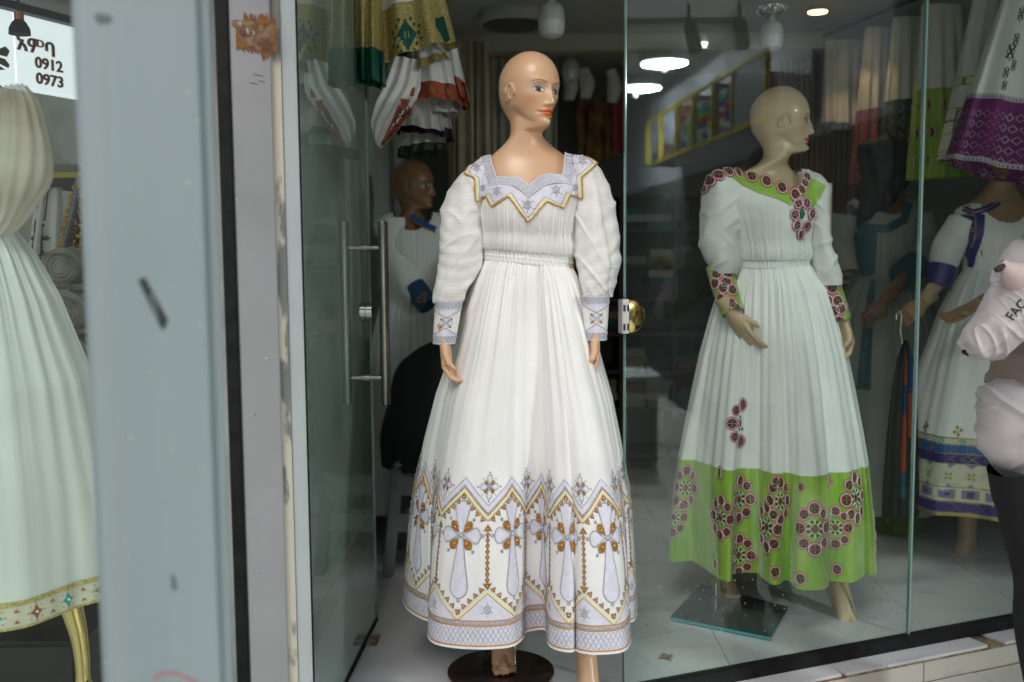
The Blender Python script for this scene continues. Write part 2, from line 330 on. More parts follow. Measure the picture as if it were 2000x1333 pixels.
# ------------------------------------------------------------------ figures
def sst(x, a, b): t = np.clip((x - a) / (b - a), 0, 1); return t * t * (3 - 2 * t)
HROWS = [(.02, .077, .092, .102, 0), (-.01, .0755, .091, .101, .06), (-.04, .0675, .089, .094, .14), (-.065, .0595, .0875, .080, .22), (-.09, .0500, .0855, .066, .32),
         (-.105, .0445, .080, .060, .42), (-.113, .0445, .069, .058, .36), (-.118, .045, .044, .057, .1), (-.124, .045, .032, .057, 0), (-.136, .0455, .030, .056, 0)]
def head_loft(hc, yaw, tail, sxy=1., sz=.92, skin=(.62, .38, .22), lips=(.62, .12, .03), shade=(.22, .42, .55), lo=1., tilt=0, nose=1., roll=0.):
    """one loft from the crown down to the chest; tail: rows (world z, w, f, b, x, y) of neck and torso"""
    hc = np.array(hc, float); na, nr = int(200 * lo), int(230 * lo)
    ang = np.linspace(0, 2 * np.pi, na, endpoint=False); ang = ang - .45 * np.sin(ang)
    rows = []
    for a in np.linspace(0.0, np.pi / 2, int(55 * lo)):
        e = math.sin(a) + 1e-3; rows.append((.02 + .098 * math.cos(a), .077 * e ** .94, .092 * e, .102 * e, 0))
    rr = interp_rows([(-r[0],) + tuple(r[1:]) for r in HROWS], nr)[1:]; rows += [(-r[0], *r[1:]) for r in rr]
    rows = np.array(rows); z = rows[:, 0:1]; ca, sa = np.cos(ang)[None], np.sin(ang)[None]
    X = rows[:, 1:2] * sa * (1 - rows[:, 4:5] * np.clip(ca, 0, 1)); Y = np.where(ca > 0, rows[:, 2:3], rows[:, 3:4]) * ca
    Z = z + 0 * X; m = sst(ca, .0, .45) + 0 * X; ax = np.abs(X)
    g = lambda dx, dz, sx, sz_: np.exp(-(dx / sx) ** 2 - (dz / sz_) ** 2)
    D = np.zeros_like(X)
    Z0 = Z; Z = Z + .011
    nz = np.interp(-Z, [-.03, -.018, .0, .02, .033, .0375, .043, .05], [0, .001, .007, .0145, .0205, .019, .006, 0])
    nw = np.interp(-Z, [-.03, 0, .033, .05], [.007, .0065, .0085, .010]); D += nose * nz * np.exp(-(ax / nw) ** 2)
    D += nose * .0075 * g(ax - .0115, Z + .0385, .0055, .0055) - .004 * g(ax - .006, Z + .045, .004, .003)
    D += -.0125 * g(ax - .030, Z - .006, .017, .012) + .0065 * g(ax - .031, Z - .003, .0125, .0075) - .003 * g(ax - .013, Z - .008, .006, .01)
    D += .0035 * np.exp(-((Z - .03) / .008) ** 2) * np.exp(-((ax - .028) / .024) ** 2)
    Z = Z0 + .002
    D += .0065 * g(X, Z + .0635, .017, .0042) + .0062 * g(X, Z + .0735, .0135, .0048) - .0030 * g(X, Z + .0685, .020, .0013) - .003 * g(ax - .024, Z + .0685, .006, .005)
    D += -.0025 * g(X, Z + .0555, .003, .006) - .0045 * g(X, Z + .084, .016, .0045) + .0095 * g(X, Z + .101, .016, .011)
    D += .0045 * g(ax - .046, Z + .022, .015, .016) - .0035 * g(ax - .045, Z + .062, .014, .02)
    Y = Y + D * m; zr = -Z0
    LIFT = .034 * sst(zr, .035, .110) * (1 - sst(zr, .112, .136)) * (1 - sst(ca + 0 * X, -.10, .80)) * (1 - .75 * sst(-ca + 0 * X, -.1, .7)); Z = Z0 + .011
    # paint
    sk = np.array(skin); col = np.ones(X.shape + (3,)) * sk
    def paint(mask, c, k=1.): mk_ = (np.clip(mask, 0, 1) * k * (m > .3))[..., None]; col[:] = col * (1 - mk_) + np.array(c) * mk_
    ez = .004; dx = (ax - .030); dz = Z - ez - .08 * (dx)          # outer corners a little higher
    paint(np.exp(-((ax - .045) / .017) ** 2 - ((Z + .03) / .016) ** 2), (sk * np.array([1.12, .8, .75])), .55)
    lidh = .0072 * np.clip(1 - (dx / .0175) ** 2, 0, 1)
    paint(sst(dz, .001, .005) * (1 - sst(dz, .0085, .0135)) * (1 - sst(np.abs(dx), .014, .021)), shade, .8)
    paint((1 - sst(np.abs(dz) - lidh - .0008 * (dz > 0), .0005, .002)) * (1 - sst(np.abs(dx), .016, .019)), (.10, .05, .05), 1.)
    eye = (1 - sst(np.abs(dz) - lidh * .85, -.0006, .0004)) * (np.abs(dx) < .0165)
    paint(eye, (.62, .60, .55)); ir = np.hypot(dx - .001, dz - .0006)
    paint(eye * (1 - sst(ir, .0070, .0080)), (.05, .028, .01)); paint(eye * (1 - sst(ir, .0022, .003)), (.004, .004, .004)); paint(eye * (1 - sst(np.hypot(dx - .003, dz - .0025), .0004, .001)), (.9, .9, .9))  # last, a small white dot paints a catchlight into the eye
    bz = .0235 + .006 * np.clip(1 - ((ax - .034) / .018) ** 2, -.6, 1)
    paint((1 - sst(np.abs(Z - bz), .0008, .002)) * sst(ax, .012, .016) * (1 - sst(ax, .046, .054)), (.20, .10, .05), .8)
    Z = Z0 + .002
    up = -.0685 + .0098 * np.clip(1 - (ax / .0245) ** 1.6, 0, 1) - .0022 * np.exp(-(ax / .0035) ** 2); dn = -.0685 - .0115 * np.clip(1 - (ax / .0235) ** 2, 0, 1)
    paint((1 - sst(Z - up, -.0006, .0006)) * (1 - sst(dn - Z, -.0006, .0006)) * (ax < .0245), lips)
    paint((1 - sst(np.abs(Z + .0685 + .0006 * np.cos(ax * 300)), .0003, .0012)) * (ax < .0235), np.array(lips) * .35, .9)
    paint(np.exp(-((ax - .006) / .003) ** 2 - ((Z + .0455 - .011 + .002) / .0022) ** 2), sk * .3, 0)
    Z = Z0 + LIFT
    X, Y, Z = X * sxy, Y * sxy, Z * sz
    if tilt: Y, Z = Y * math.cos(tilt) - Z * math.sin(tilt), Y * math.sin(tilt) + Z * math.cos(tilt)
    if roll: X, Z = X * math.cos(roll) + Z * math.sin(roll), -X * math.sin(roll) + Z * math.cos(roll)
    yw = np.full(X.shape, yaw); ctr = np.zeros(X.shape + (2,)); Zw = Z + hc[2]
    V = np.stack([X, Y, Zw], -1)
    ring0 = len(V)
    # neck and torso: untwist towards the shoulders
    tail = np.array(tail, float); zb = Zw[-1].mean(); t0 = (zb - .006, .046 * sxy, .032 * sxy, .056 * sxy, 0, 0)
    tail = tail[tail[:, 0] < zb - .012]
    T = [(-(t0[0]), t0[1], t0[2], t0[3], 0, 0)] + [(-r[0], r[1], r[2], r[3], r[4] - hc[0], r[5] - hc[1]) for r in tail]
    T = interp_rows(T, int(110 * lo)); q = 0 * T[:, :1]
    tw = 1 - sst(-T[:, 0], zb - .08, zb) ; tw = 1 - tw if False else sst(-T[:, 0], zb - .085, zb + .001)
    tx = T[:, 1:2] * sa; ty = np.where(ca > 0, T[:, 2:3], T[:, 3:4]) * ca
    # square the torso a little so that shoulders carry
    V2 = np.stack([tx, ty, np.broadcast_to(-T[:, 0:1], tx.shape)], -1)
    yw2 = np.broadcast_to((yaw * tw)[:, None], tx.shape); c2 = T[:, 4:6]
    def rot(V, yw, cx, cy): # face towards the camera (-y), yaw turns it to +x
        x, y = V[..., 0], -V[..., 1]; return np.stack([x * np.cos(yw) - y * np.sin(yw) + cx, x * np.sin(yw) + y * np.cos(yw) + cy, V[..., 2]], -1)
    A = rot(V, yw, hc[0], hc[1]); B = rot(V2, yw2, hc[0] + c2[:, 0:1], hc[1] + c2[:, 1:2])
    G = np.concatenate([A, B]); j0 = len(A)
    wt = np.zeros(len(G)); a0_, a1_ = j0 - int(16 * lo) - 2, min(len(G) - 2, j0 + int(34 * lo)); wt[a0_:a1_] = np.sin(np.linspace(0, np.pi, a1_ - a0_)) ** .5
    for _ in range(int(160 * lo)): G[1:-1] += (.5 * wt[1:-1])[:, None, None] * (.5 * (G[:-2] + G[2:]) - G[1:-1])
    cc = np.concatenate([col, np.ones(B.shape) * sk])
    nrw = len(G); I = np.arange(nrw * na).reshape(nrw, na); J = np.roll(I, -1, 1)
    f = np.stack([I[:-1], I[1:], J[1:], J[:-1]], -1).reshape(-1, 4).tolist(); f.append(tuple(I[0])); f.append(tuple(I[-1])[::-1])
    P = [G.reshape(-1, 3)]; Cc = [cc.reshape(-1, 3)]; n = len(P[0])
    if lo >= .4:
        for sd in (-1, 1):       # ears
            mb = MB(); pts = []
            for a in np.linspace(R(-70), R(205), 14): pts.append((sd * (.0745 + .004 * math.sin(a)), -.004 - .0135 * math.cos(a) * (1.1 if a > 1.5 else .8), -.012 + .0225 * math.sin(a) + .004))
            mb.tube([(p[0] * .985, -p[1] - .012, p[2]) for p in pts], [(.0046, .0046)] * len(pts), 8)
            mb.lathe((0, 0, 0), [(.001, -.0225), (.009, -.019), (.012, 0), (.009, .017), (.001, .021)], 12)
            mb.v[-1] = mb.v[-1] * np.array([.45, 1.05, 1.1]) + np.array([sd * .072, .010, -.010])
            mb.tube([(sd * .078, .004, .006), (sd * .079, .009, -.008), (sd * .077, .003, -.018)], [.0028, .003, .002], 6)
            v = np.concatenate(mb.v) * np.array([sxy, 1 * sxy, sz]); v[:, 1] = -v[:, 1]
            w_ = rot(v + np.array([0, 0, hc[2]]), np.full(len(v), yaw), hc[0], hc[1]); f += [tuple(i + n for i in q_) for q_ in mb.f]; P.append(w_); Cc.append(np.ones(w_.shape) * sk); n += len(w_)
    return np.concatenate(P), f, np.concatenate(Cc)

_HC = {}
def hand_local(kind):
    """wrist at the origin, fingers down -z, palm towards +x, thumb side -y"""
    if kind in _HC: return _HC[kind]
    curls = {'curl': [(28, 62, 88), (30, 68, 98), (26, 62, 92), (20, 52, 80)], 'soft': [(8, 24, 40), (12, 30, 50), (14, 34, 54), (14, 36, 58)], 'flat': [(2, 8, 14), (4, 10, 18), (5, 12, 20), (6, 14, 24)],
             'grip': [(60, 120, 170), (62, 125, 175), (60, 125, 175), (58, 120, 170)]}[kind]
    mb = MB()
    mb.tube([(0, 0, .06), (0, 0, .02), (0, 0, 0), (0, 0, -.02), (-.001, 0, -.045), (-.001, .001, -.070), (-.001, .001, -.084)], [(.029, .022), (.027, .02), (.026, .0175), (.028, .0165), (.034, .0155), (.036, .013), (.033, .010)], 16)
    v = mb.v[-1]; v[:, [0, 1]] = v[:, [1, 0]] if abs(v[:, 0]).max() > abs(v[:, 1]).max() else v[:, [0, 1]]
    ln = [(.040, .025, .020), (.044, .028, .021), (.041, .026, .021), (.032, .020, .018)]
    for k, (y0, cv) in enumerate(zip((-.0255, -.0085, .0085, .0245), curls)):
        p = Vector((-.001, y0, -.062)); pts = [p.copy()]; p = Vector((-.001, y0 * 1.04, -.082)); pts.append(p.copy())
        for L_, a in zip(ln[k], cv): 
            d = Vector((math.sin(R(a)), (y0 * 1.2 if kind in ('flat', 'soft') else y0 * .2), -math.cos(R(a)))); p = p + d * L_ * .5; pts.append(p.copy()); p = p + d * L_ * .5; pts.append(p.copy())
        r = [.0095, .0092, .0086, .0088, .0078, .0079, .0068, .0045]; r = [x * (.86 if k == 3 else 1) for x in r]; mb.tube(pts, r, 10)
    th = {'curl': (.35, -.25, -1), 'soft': (.3, -.55, -1), 'flat': (.25, -.7, -1), 'grip': (.9, .1, -.7)}[kind]; d = Vector(th).normalized(); p = Vector((.004, -.012, -.012)); q = p + Vector((.006, -.018, -.028))
    mb.tube([p, q, q + d * .018, q + d * .034, q + (d + Vector((.1, .25, 0))) * .048, q + (d + Vector((.15, .35, 0))) * .058], [.013, .0125, .0105, .0098, .0085, .005], 10)
    _HC[kind] = remesh(mb, .0022, 3); return _HC[kind]
_FC = {}
def foot_local(flat):
    """ankle at the origin, toes towards -y, sole below"""
    if flat in _FC: return _FC[flat]
    mb = MB(); h = .075 if flat else .15       # heel raised on a display figure
    he = (0, .035, -.075 if flat else -.055); ball = (0, -.095, -h - .01 if flat else -h)
    mb.tube([(0, 0, .12), (0, 0, .05), (0, .003, 0), (0, .008, -.03), (0, .012, -.055)], [(.036, .038), (.031, .033), (.030, .034), (.029, .036), (.026, .03)], 16)
    mb.tube([(0, .045, -.05), (0, .02, -.058), (0, -.04, -h * .66 - .014), (0, -.085, -h * .93 - .004), (0, -.115, -h - .004)], [(.018, .018), (.027, .024), (.030, .024), (.038, .019), (.036, .013)], 16)
    mb.tube([(0, .0, -.0), (0, -.03, -.04 if flat else -.05), (0, -.065, -h * .68), (0, -.095, -h * .92)], [(.031, .030), (.031, .028), (.034, .022), (.037, .014)], 16)
    for k, (x, L_, r) in enumerate(zip((-.024, -.006, .009, .022, .033), (.034, .034, .031, .027, .022), (.0125, .009, .0085, .008, .0075))):
        mb.tube([(x, -.10 + abs(x) * .3, -h - .002), (x, -.10 - L_ * .5 + abs(x) * .3, -h + .001), (x, -.10 - L_ + abs(x) * .3, -h - .003)], [r * 1.05, r, r * .7], 10)
    _FC[flat] = remesh(mb, .0026, 3); return _FC[flat]
def frame(o, down, palm):
    """matrix whose -z is the finger direction and whose +x is the palm side"""
    z = -Vector(down).normalized(); x = Vector(palm); x = (x - z * x.dot(z)).normalized(); y = z.cross(x); m = Matrix((x, y, z)).transposed().to_4x4(); m.translation = Vector(o); return m
class Body:
    def __init__(s, skin): s.V = []; s.f = []; s.c = []; s.n = 0; s.skin = skin
    def add(s, V, f, c=None):
        V = np.asarray(V, float); s.V.append(V); s.f += [tuple(int(i) + s.n for i in q) for q in f]; s.c.append(np.ones((len(V), 3)) * np.array(s.skin) if c is None else c); s.n += len(V)
    def local(s, VF, M, flipy=False, sc=1.):
        V, f = VF; V = V * sc
        if flipy: V = V * np.array([1, -1, 1]); f = [q[::-1] for q in f]
        A = np.array(M); s.add(V @ A[:3, :3].T + A[:3, 3], f)
    def tube(s, path, rad, n=20): mb = MB(); P = crom(path, 24); r = np.interp(np.linspace(0, 1, 24), np.linspace(0, 1, len(rad)), rad); mb.tube(P, list(r), n); s.add(np.concatenate(mb.v), mb.f)
    def build(s, parent, m, name='body'):
        o = obj(name, np.concatenate(s.V), s.f, m, parent, True, col=np.concatenate(s.c))
        return o

def skirt(hem, waist, zw, zh, prof, nt=130, ns=800, folds=.004, gath=.0025, seed=0, q=1.3, sm=34, zfun=None):
    """hem: closed plan curve; waist: (cx, cy, rx, ry)"""
    r_ = np.random.default_rng(seed); Hm = crom(hem, ns, True); c = np.array([waist[0], waist[1]])
    d = Hm - Hm.mean(0); th = np.unwrap(np.arctan2(d[:, 1], d[:, 0])); lin = np.linspace(0, th[-1] - th[0] + (th[1] - th[0]), ns, endpoint=False) if True else 0
    sg = np.sign(th[-1] - th[0]); base = sg * np.arange(ns) / ns * 2 * np.pi; th = base + th[0] + gsm(th - th[0] - base, 18)
    W = np.stack([c[0] + waist[2] * np.cos(th), c[1] + waist[3] * np.sin(th)], 1); Hs = gsm(Hm, sm)
    out = []; s_ = np.arange(ns) / ns * 2 * np.pi
    mid = sum(r_.uniform(.4, 1) * np.sin(k * s_ + r_.uniform(0, 6.28)) for k in (17, 23, 29, 34, 41)) / 2.2
    fin = sum(r_.uniform(.4, 1) * np.sin(k * s_ + r_.uniform(0, 6.28)) for k in (67, 83, 97, 118)) / 2
    for t in np.linspace(0, 1, nt):
        g = np.interp(t, [p[0] for p in prof], [p[1] for p in prof]); k = t ** q
        ring = W * (1 - g) + (Hs * (1 - k) + Hm * k) * g
        z = zw + (zh - zw) * t
        out.append(np.c_[ring, np.full(ns, z)])
    cl = Cloth(np.array(out)); t = np.linspace(0, 1, nt)[:, None]
    a_f = gath * np.exp(-t / .16) * (1 - .0 * t); a_m = folds * np.clip(t / .08, 0, 1) * (1 - .75 * t) * 1.6
    cl.disp(a_f * fin[None] + a_m * mid[None])
    return cl
def ring_loft(rows, nt, ns=96, noise_amp=.003, nsc=(18, 18, 10), seed=0, power=1.):
    """rows: (z, cx, cy, rx, ry) from top to bottom"""
    T = interp_rows([(-r[0],) + tuple(r[1:]) for r in rows], nt); a = np.linspace(0, 2 * np.pi, ns, endpoint=False)
    cs, sn = np.cos(a), np.sin(a); cs = np.sign(cs) * abs(cs) ** power; sn = np.sign(sn) * abs(sn) ** power
    G = np.stack([T[:, 1:2] + T[:, 3:4] * cs[None], T[:, 2:3] + T[:, 4:5] * sn[None], np.broadcast_to(-T[:, 0:1], (nt, ns))], -1)
    cl = Cloth(G)
    if noise_amp: cl.disp(noise_amp * vnoise(cl.G, nsc, seed))
    return cl
def tube_cloth(path, rad, nt=60, ns=64, noise_amp=.003, nsc=(18, 18, 18), seed=0):
    """rad: (across, deep) per path point"""
    P = crom(path, nt); rr = np.array([r if isinstance(r, (tuple, list)) else (r, r) for r in rad], float); k = np.linspace(0, 1, nt); kk = np.linspace(0, 1, len(rr))
    ra, rb = np.interp(k, kk, rr[:, 0]), np.interp(k, kk, rr[:, 1]); ra = np.convolve(np.pad(ra, 3, 'edge'), np.ones(7) / 7, 'valid'); rb = np.convolve(np.pad(rb, 3, 'edge'), np.ones(7) / 7, 'valid')
    G = []
    for i in range(nt):
        t = Vector(P[min(i + 1, nt - 1)] - P[max(i - 1, 0)]).normalized(); dp = Vector((0, 1, 0)); dp = (dp - t * dp.dot(t)).normalized(); ac = dp.cross(t)
        G.append([tuple(Vector(P[i]) + ac * math.cos(a) * ra[i] + dp * math.sin(a) * rb[i]) for a in np.linspace(0, 2 * np.pi, ns, endpoint=False)])
    cl = Cloth(np.array(G))
    if noise_amp: cl.disp(noise_amp * vnoise(cl.G, nsc, seed))
    return cl

def paddle(c, ang, L, wd, r0=0, neck=.26):
    a = np.r_[np.linspace(0, .8, 8), .8 + .2 * np.sin(np.linspace(.3, np.pi / 2, 6))]; hw = wd / 2 * np.where(a <= .8, neck + (1 - neck) * a / .8, np.sqrt(np.clip(1 - ((a - .8) / .2) ** 2, 0, 1))); x = r0 + a * L
    ax = np.r_[x, x[::-1][1:]]; hh = np.r_[hw, -hw[::-1][1:]]
    return np.stack([c[0] + ax * math.cos(ang) - hh * math.sin(ang), c[1] + ax * math.sin(ang) + hh * math.cos(ang)], 1)
def crease(cl, amp, sc, seed=0):
    G = cl.G; Q = np.stack([(G[..., 0] * .8 + G[..., 2] * .6) * .55, G[..., 1] * .6, (-G[..., 0] * .6 + G[..., 2] * .8) * 1.9], -1); Q2 = np.stack([(G[..., 0] * .5 - G[..., 2] * .85) * .6, G[..., 1] * .6, (G[..., 0] * .85 + G[..., 2] * .5) * 2.0], -1)
    n_ = vnoise(Q, (sc, sc, sc), seed); n2 = vnoise(Q2, (sc * 1.3, sc * 1.3, sc * 1.3), seed + 9); w_ = vnoise(G, (7, 7, 7), seed + 3)
    return cl.disp(amp * 1.2 * (1 - np.abs(n_) * 3.2).clip(0, 1) ** 2 * (w_ > -.15) * sst(w_, -.15, .2) + amp * 1.1 * (1 - np.abs(n2) * 3.2).clip(0, 1) ** 2 * sst(-w_, -.15, .2))

# ------------------------------------------------------------------ embroidery motifs (cloth coordinates in metres)
def m_cross(cl, s, h, parent, k=1., name='embroidered_cross'):
    """long processional cross in lilac with amber petals between its arms; h: height of its centre"""
    D = Deco(cl.ev); c = (s, h)
    for ang, L, wd, pk, bl in ((90, .088, .052, 2.3, .55), (-90, .168, .054, 3.0, .55), (0, .058, .044, 2.1, .65), (180, .058, .044, 2.1, .65)):
        p = (paddle(c, R(ang), L * k, wd * k, .006) if L > .07 else petal(c, R(ang), L * k, wd * k, .006, pk, bl, 14)); D.poly(p, M_lil, .0012, .012, 3); D.stroke(p, .0034, M_sil, .0028, True)
        for x in np.linspace(.30, .9, 5 if L > .1 else 3):
            q = (paddle(c, R(ang), L * k, wd * k * .74, .006) if L > .07 else petal(c, R(ang), L * k, wd * k * .72, .006, pk, bl, 14)); i = int(x * 12); D.bead(q[i], .0017, M_pearl, .001); D.bead(q[-i], .0017, M_pearl, .001)
        t = (s + math.cos(R(ang)) * (L * k + .012), h + math.sin(R(ang)) * (L * k + .012)); D.stroke(circle(t, .0045, n=9), .003, M_sil, .002, True, .004); D.bead(t, .0018, M_pearl)
    for ang in (48, 132, 228, 312):
        p = petal(c, R(ang), .041 * k, .025 * k, .010, 1.5, .75, 9); D.poly(p, M_gold, .0035, .008, 2); D.stroke(p, .0028, M_sil, .0028, True)
        t = (s + math.cos(R(ang)) * .030 * k, h + math.sin(R(ang)) * .030 * k); D.bead(t, .0026, M_pearl, .003)
        t = (s + math.cos(R(ang)) * .060 * k, h + math.sin(R(ang)) * .060 * k); D.bead(t, .003, M_sil, .001); D.stroke(circle(t, .004, n=8), .0025, M_sil, .0015, True, .004)
    D.poly(circle(c, .0075, n=10), M_sil, .003, .006, 1); D.bead(c, .003, M_pearl, .003)
    return D.build(name, parent)
def m_flower(cl, s, h, parent, k=1., name='embroidered_flower'):
    D = Deco(cl.ev); c = (s, h)
    for ang in (0, 90, 180, 270):
        p = petal(c, R(ang), (.030 if ang % 180 else .027) * k, .017 * k, .003, 1.8, .7, 9); D.poly(p, M_lil, .0012, .01, 2); D.stroke(p, .0026, M_sil, .0024, True)
        t = (s + math.cos(R(ang)) * .038 * k, h + math.sin(R(ang)) * .038 * k); D.bead(t, .003, M_sil, .001); D.bead(t, .0015, M_pearl, .002)
    for ang in (45, 135, 225, 315):
        p = petal(c, R(ang), .017 * k, .010 * k, .006, 1.5, .8, 7); D.poly(p, M_gold, .003, .008, 1); D.stroke(p, .002, M_sil, .0022, True)
        D.bead((s + math.cos(R(ang)) * .03 * k, h + math.sin(R(ang)) * .03 * k), .0022, M_sil, .001)
    D.bead(c, .004, M_sil, .002); D.bead(c, .002, M_pearl, .004)
    return D.build(name, parent)
def m_silver(D, c, k=1.):
    for j in range(6):
        a = R(60 * j + 30); p = (c[0] + math.cos(a) * .008 * k, c[1] + math.sin(a) * .010 * k); D.poly(circle(p, .0045 * k, n=8), M_sil, .002, .005, 1); D.bead(p, .0016 * k, M_pearl, .002)
        p = (c[0] + math.cos(a) * .0165 * k, c[1] + math.sin(a) * .019 * k); D.bead(p, .002 * k, M_sil, .001)
    D.poly(circle(c, .004 * k, n=8), M_sil, .003, .005, 1)
def m_rings(D, c, r, green=True, rot=.4):
    """one ring motif: crimson, pale pink and black discs with a small star"""
    D.poly(circle(c, r, r * 1.18, 18), M_red, .0036, .01, 3); D.stroke(circle(c, r * .80, r * .95, 18), r * .20, M_pink, .0052, True, .007)
    D.poly(circle(c, r * .64, r * .78, 14), M_blk, .0046, .02, 2)
    for j in range(4):
        a = rot + j * math.pi / 2; D.stroke([(c[0] + math.cos(a) * r * .08, c[1] + math.sin(a) * r * .08), (c[0] + math.cos(a) * r * .5, c[1] + math.sin(a) * r * .55)], r * .16, M_lime if green else M_wht, .0056, cell=.006)
def m_rosette(cl, s, h, parent, k=1., n=8, green=True, half=None, name='ring_rosette', kx=1.):
    D = Deco(lambda P: cl.ev(np.c_[s + (P[:, 0] - s) * kx, P[:, 1:]])); r0 = .0168 * k
    for j in range(n):
        a = 2 * math.pi * (j + .5) / n + .39; rx, ry = .037 * k, .058 * k
        p = (s + rx * math.cos(a) * (1 if abs(math.cos(a)) > .1 else .5), h + ry * math.sin(a) * 1.02)
        if half == 'l' and p[0] > s + .004: continue
        m_rings(D, p, r0 * (1.12 if j % 2 else .95), green, a)
    for j in range(8):
        a = j * math.pi / 4
        if half == 'l' and math.cos(a) > .1: continue
        D.stroke([(s + .011 * k * math.cos(a), h + .014 * k * math.sin(a)), (s + .022 * k * math.cos(a), h + .027 * k * math.sin(a))], .004 * k, M_wht, .0045, cell=.008)
        D.poly(circle((s + .0165 * k * math.cos(a + .39), h + .021 * k * math.sin(a + .39)), .0042 * k, n=8), M_blk, .004, .02, 1)
    if half == 'l': D.poly([(s, h - .016 * k), (s, h + .016 * k), (s - .010 * k, h)], M_red, .0046, .008, 2); D.poly([(s, h - .009 * k), (s, h + .009 * k), (s - .0055 * k, h)], M_grn2, .0058, .008, 1)
    if half != 'l': D.poly([(s - .010 * k, h), (s, h - .014 * k), (s + .010 * k, h), (s, h + .014 * k)], M_red, .0046, .008, 2); D.poly([(s - .006 * k, h), (s, h - .009 * k), (s + .006 * k, h), (s, h + .009 * k)], M_grn2, .0058, .008, 1)
    return D.build(name, parent)
# ================================================================== the large structure
FX0, TW = -.055, .70
M_marble = mat('marble_tile', (.62, .62, .65), .2, col2=(.36, .37, .41), nscale=1.9, nlo=.54, nhi=.70, stretch=(1, 1.8, 1), detail=10, coat=.2, bump=.05, bscale=4)
M_grout = mat('grout', (.16, .14, .12), .9)
M_paver = mat('worn_marble', (.52, .50, .48), .5, col2=(.26, .21, .15), nscale=2.2, nlo=.50, nhi=.74, detail=9, bump=.2, bscale=20)
M_stained = mat('stained_marble', (.50, .48, .42), .5, col2=(.22, .15, .07), nscale=3.2, nlo=.56, nhi=.75, detail=9, stretch=(1, 1, 2.5), bump=.2, bscale=20)
M_wall = mat('shop_wall_paint', (.62, .68, .65), .7, col2=(.54, .60, .57), nscale=3, bump=.1, bscale=12)
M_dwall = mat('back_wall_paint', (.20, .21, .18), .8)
M_ceil = mat('shop_ceiling_paint', (.50, .50, .45), .8, col2=(.44, .44, .40), nscale=2)
floor = MB().box((-2.6, 2.0, -.02), (4.6, 6.6, -.008)).build('floor', M_grout); tag(floor, kind='structure')
# the part of the tile bed in front of the shop front is trimmed along it
def clipline(o):
    bm = bmesh.new(); bm.from_mesh(o.data)
    bmesh.ops.bisect_plane(bm, geom=bm.verts[:] + bm.edges[:] + bm.faces[:], plane_co=fp(0, .012, 0), plane_no=FN, clear_inner=True)
    bmesh.ops.holes_fill(bm, edges=[e for e in bm.edges if e.is_boundary]); bm.to_mesh(o.data); n = len(bm.verts); bm.free(); return n
clipline(floor)
xs = [FX0 + TW * k for k in range(-4, 6)] + [1.75, 4.5]; xs = sorted(xs); ys = [1.9, 2.6, 3.27, 3.97, 4.67, 5.37, 6.07, 6.5]
for i in range(len(xs) - 1):
    for j in range(len(ys) - 1):
        if xs[i + 1] > 4.5: continue
        o = MB().box((xs[i] + .0012, ys[j] + .0012, -.008), (xs[i + 1] - .0012, ys[j + 1] - .0012, .0)).build('tile', M_marble, floor)
        if clipline(o) < 4: bpy.data.objects.remove(o)
# pavement and riser below the shop front
ZP = -.115
ground = MB().box((-40, -40, ZP - .2), (40, 40, ZP - .02)).build('pavement', M_paver); tag(ground, kind='structure')
bed = MB()
for i in range(-3, 12):
    for j in range(0, 4):
        u0 = -.18 + i * .46 + (.2 if j % 2 else 0); d0 = -.10 - (j + 1) * .46
        o = MB().fbox(u0 + .002, u0 + .458, d0 + .002, d0 + .458, ZP - .02, ZP + random.uniform(0, .0012)).build('paving_tile', M_paver, ground)
step = MB().fbox(-.98, 4.2, -.088, .010, ZP - .02, -.050).build('step', M_grout); tag(step, kind='structure')
us = [-.98, -.35, .12, .565, 1.00, 1.47, 1.93, 2.4, 2.9, 3.4, 4.2]
for a, b in zip(us[:-1], us[1:]):
    o = MB().fbox(a + .002, b - .002, -.098, -.0885, ZP + .001, -.052).build('riser_tile', M_stained, step, bevel=.001)
M_mud = mat('rusty_mortar', (.15, .07, .025), .95, col2=(.30, .24, .17), nscale=30, bump=1, bscale=60)
mo = MB().fbox(-.98, 4.2, -.094, -.03, -.0515, -.0475).build('mortar_bed', M_mud, step)
for a, b, sk in ((-.98, .40, 0), (.405, .70, .01), (.703, .865, .004), (.872, 1.26, -.01), (1.33, 1.95, .012), (1.955, 2.6, 0), (2.605, 4.2, 0)):   # a chipped strip with a piece missing
    mb = MB(); z0, z1 = -.0475, -.038
    mb.hexa([fp(a + sk, -.092, z0), fp(b - sk, -.090, z0), fp(b + .004, -.004, z0), fp(a, -.004, z0), fp(a + sk, -.092, z1), fp(b - sk, -.090, z1), fp(b + .004, -.004, z1), fp(a, -.004, z1)])
    mb.build('sill_tile', M_marble, step, bevel=.0012)
# walls and ceiling of the shop
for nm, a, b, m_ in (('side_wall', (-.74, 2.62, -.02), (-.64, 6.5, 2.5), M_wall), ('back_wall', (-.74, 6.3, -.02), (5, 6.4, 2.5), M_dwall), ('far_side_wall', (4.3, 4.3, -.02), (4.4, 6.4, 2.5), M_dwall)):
    tag(MB().box(a, b).build(nm, m_), kind='structure')
tag(MB().box((-.636, 2.7, .0), (-.622, 6.29, .09)).build('skirting_board', mat('grey_skirting', (.10, .12, .12), .4)), kind='structure')
tag(MB().box((-.95, 2.55, 2.32), (5, 6.6, 2.36)).build('ceiling', M_ceil), kind='structure')
tag(MB().box((-.64, 5.10, 2.235), (4.3, 5.22, 2.318)).build('ceiling_beam', mat('beam_paint', (.42, .41, .32), .8)), kind='structure')
tag(MB().fbox(-2.4, 4.3, -.05, .10, 2.26, 3.6).build('fascia_wall', M_wall), kind='structure')
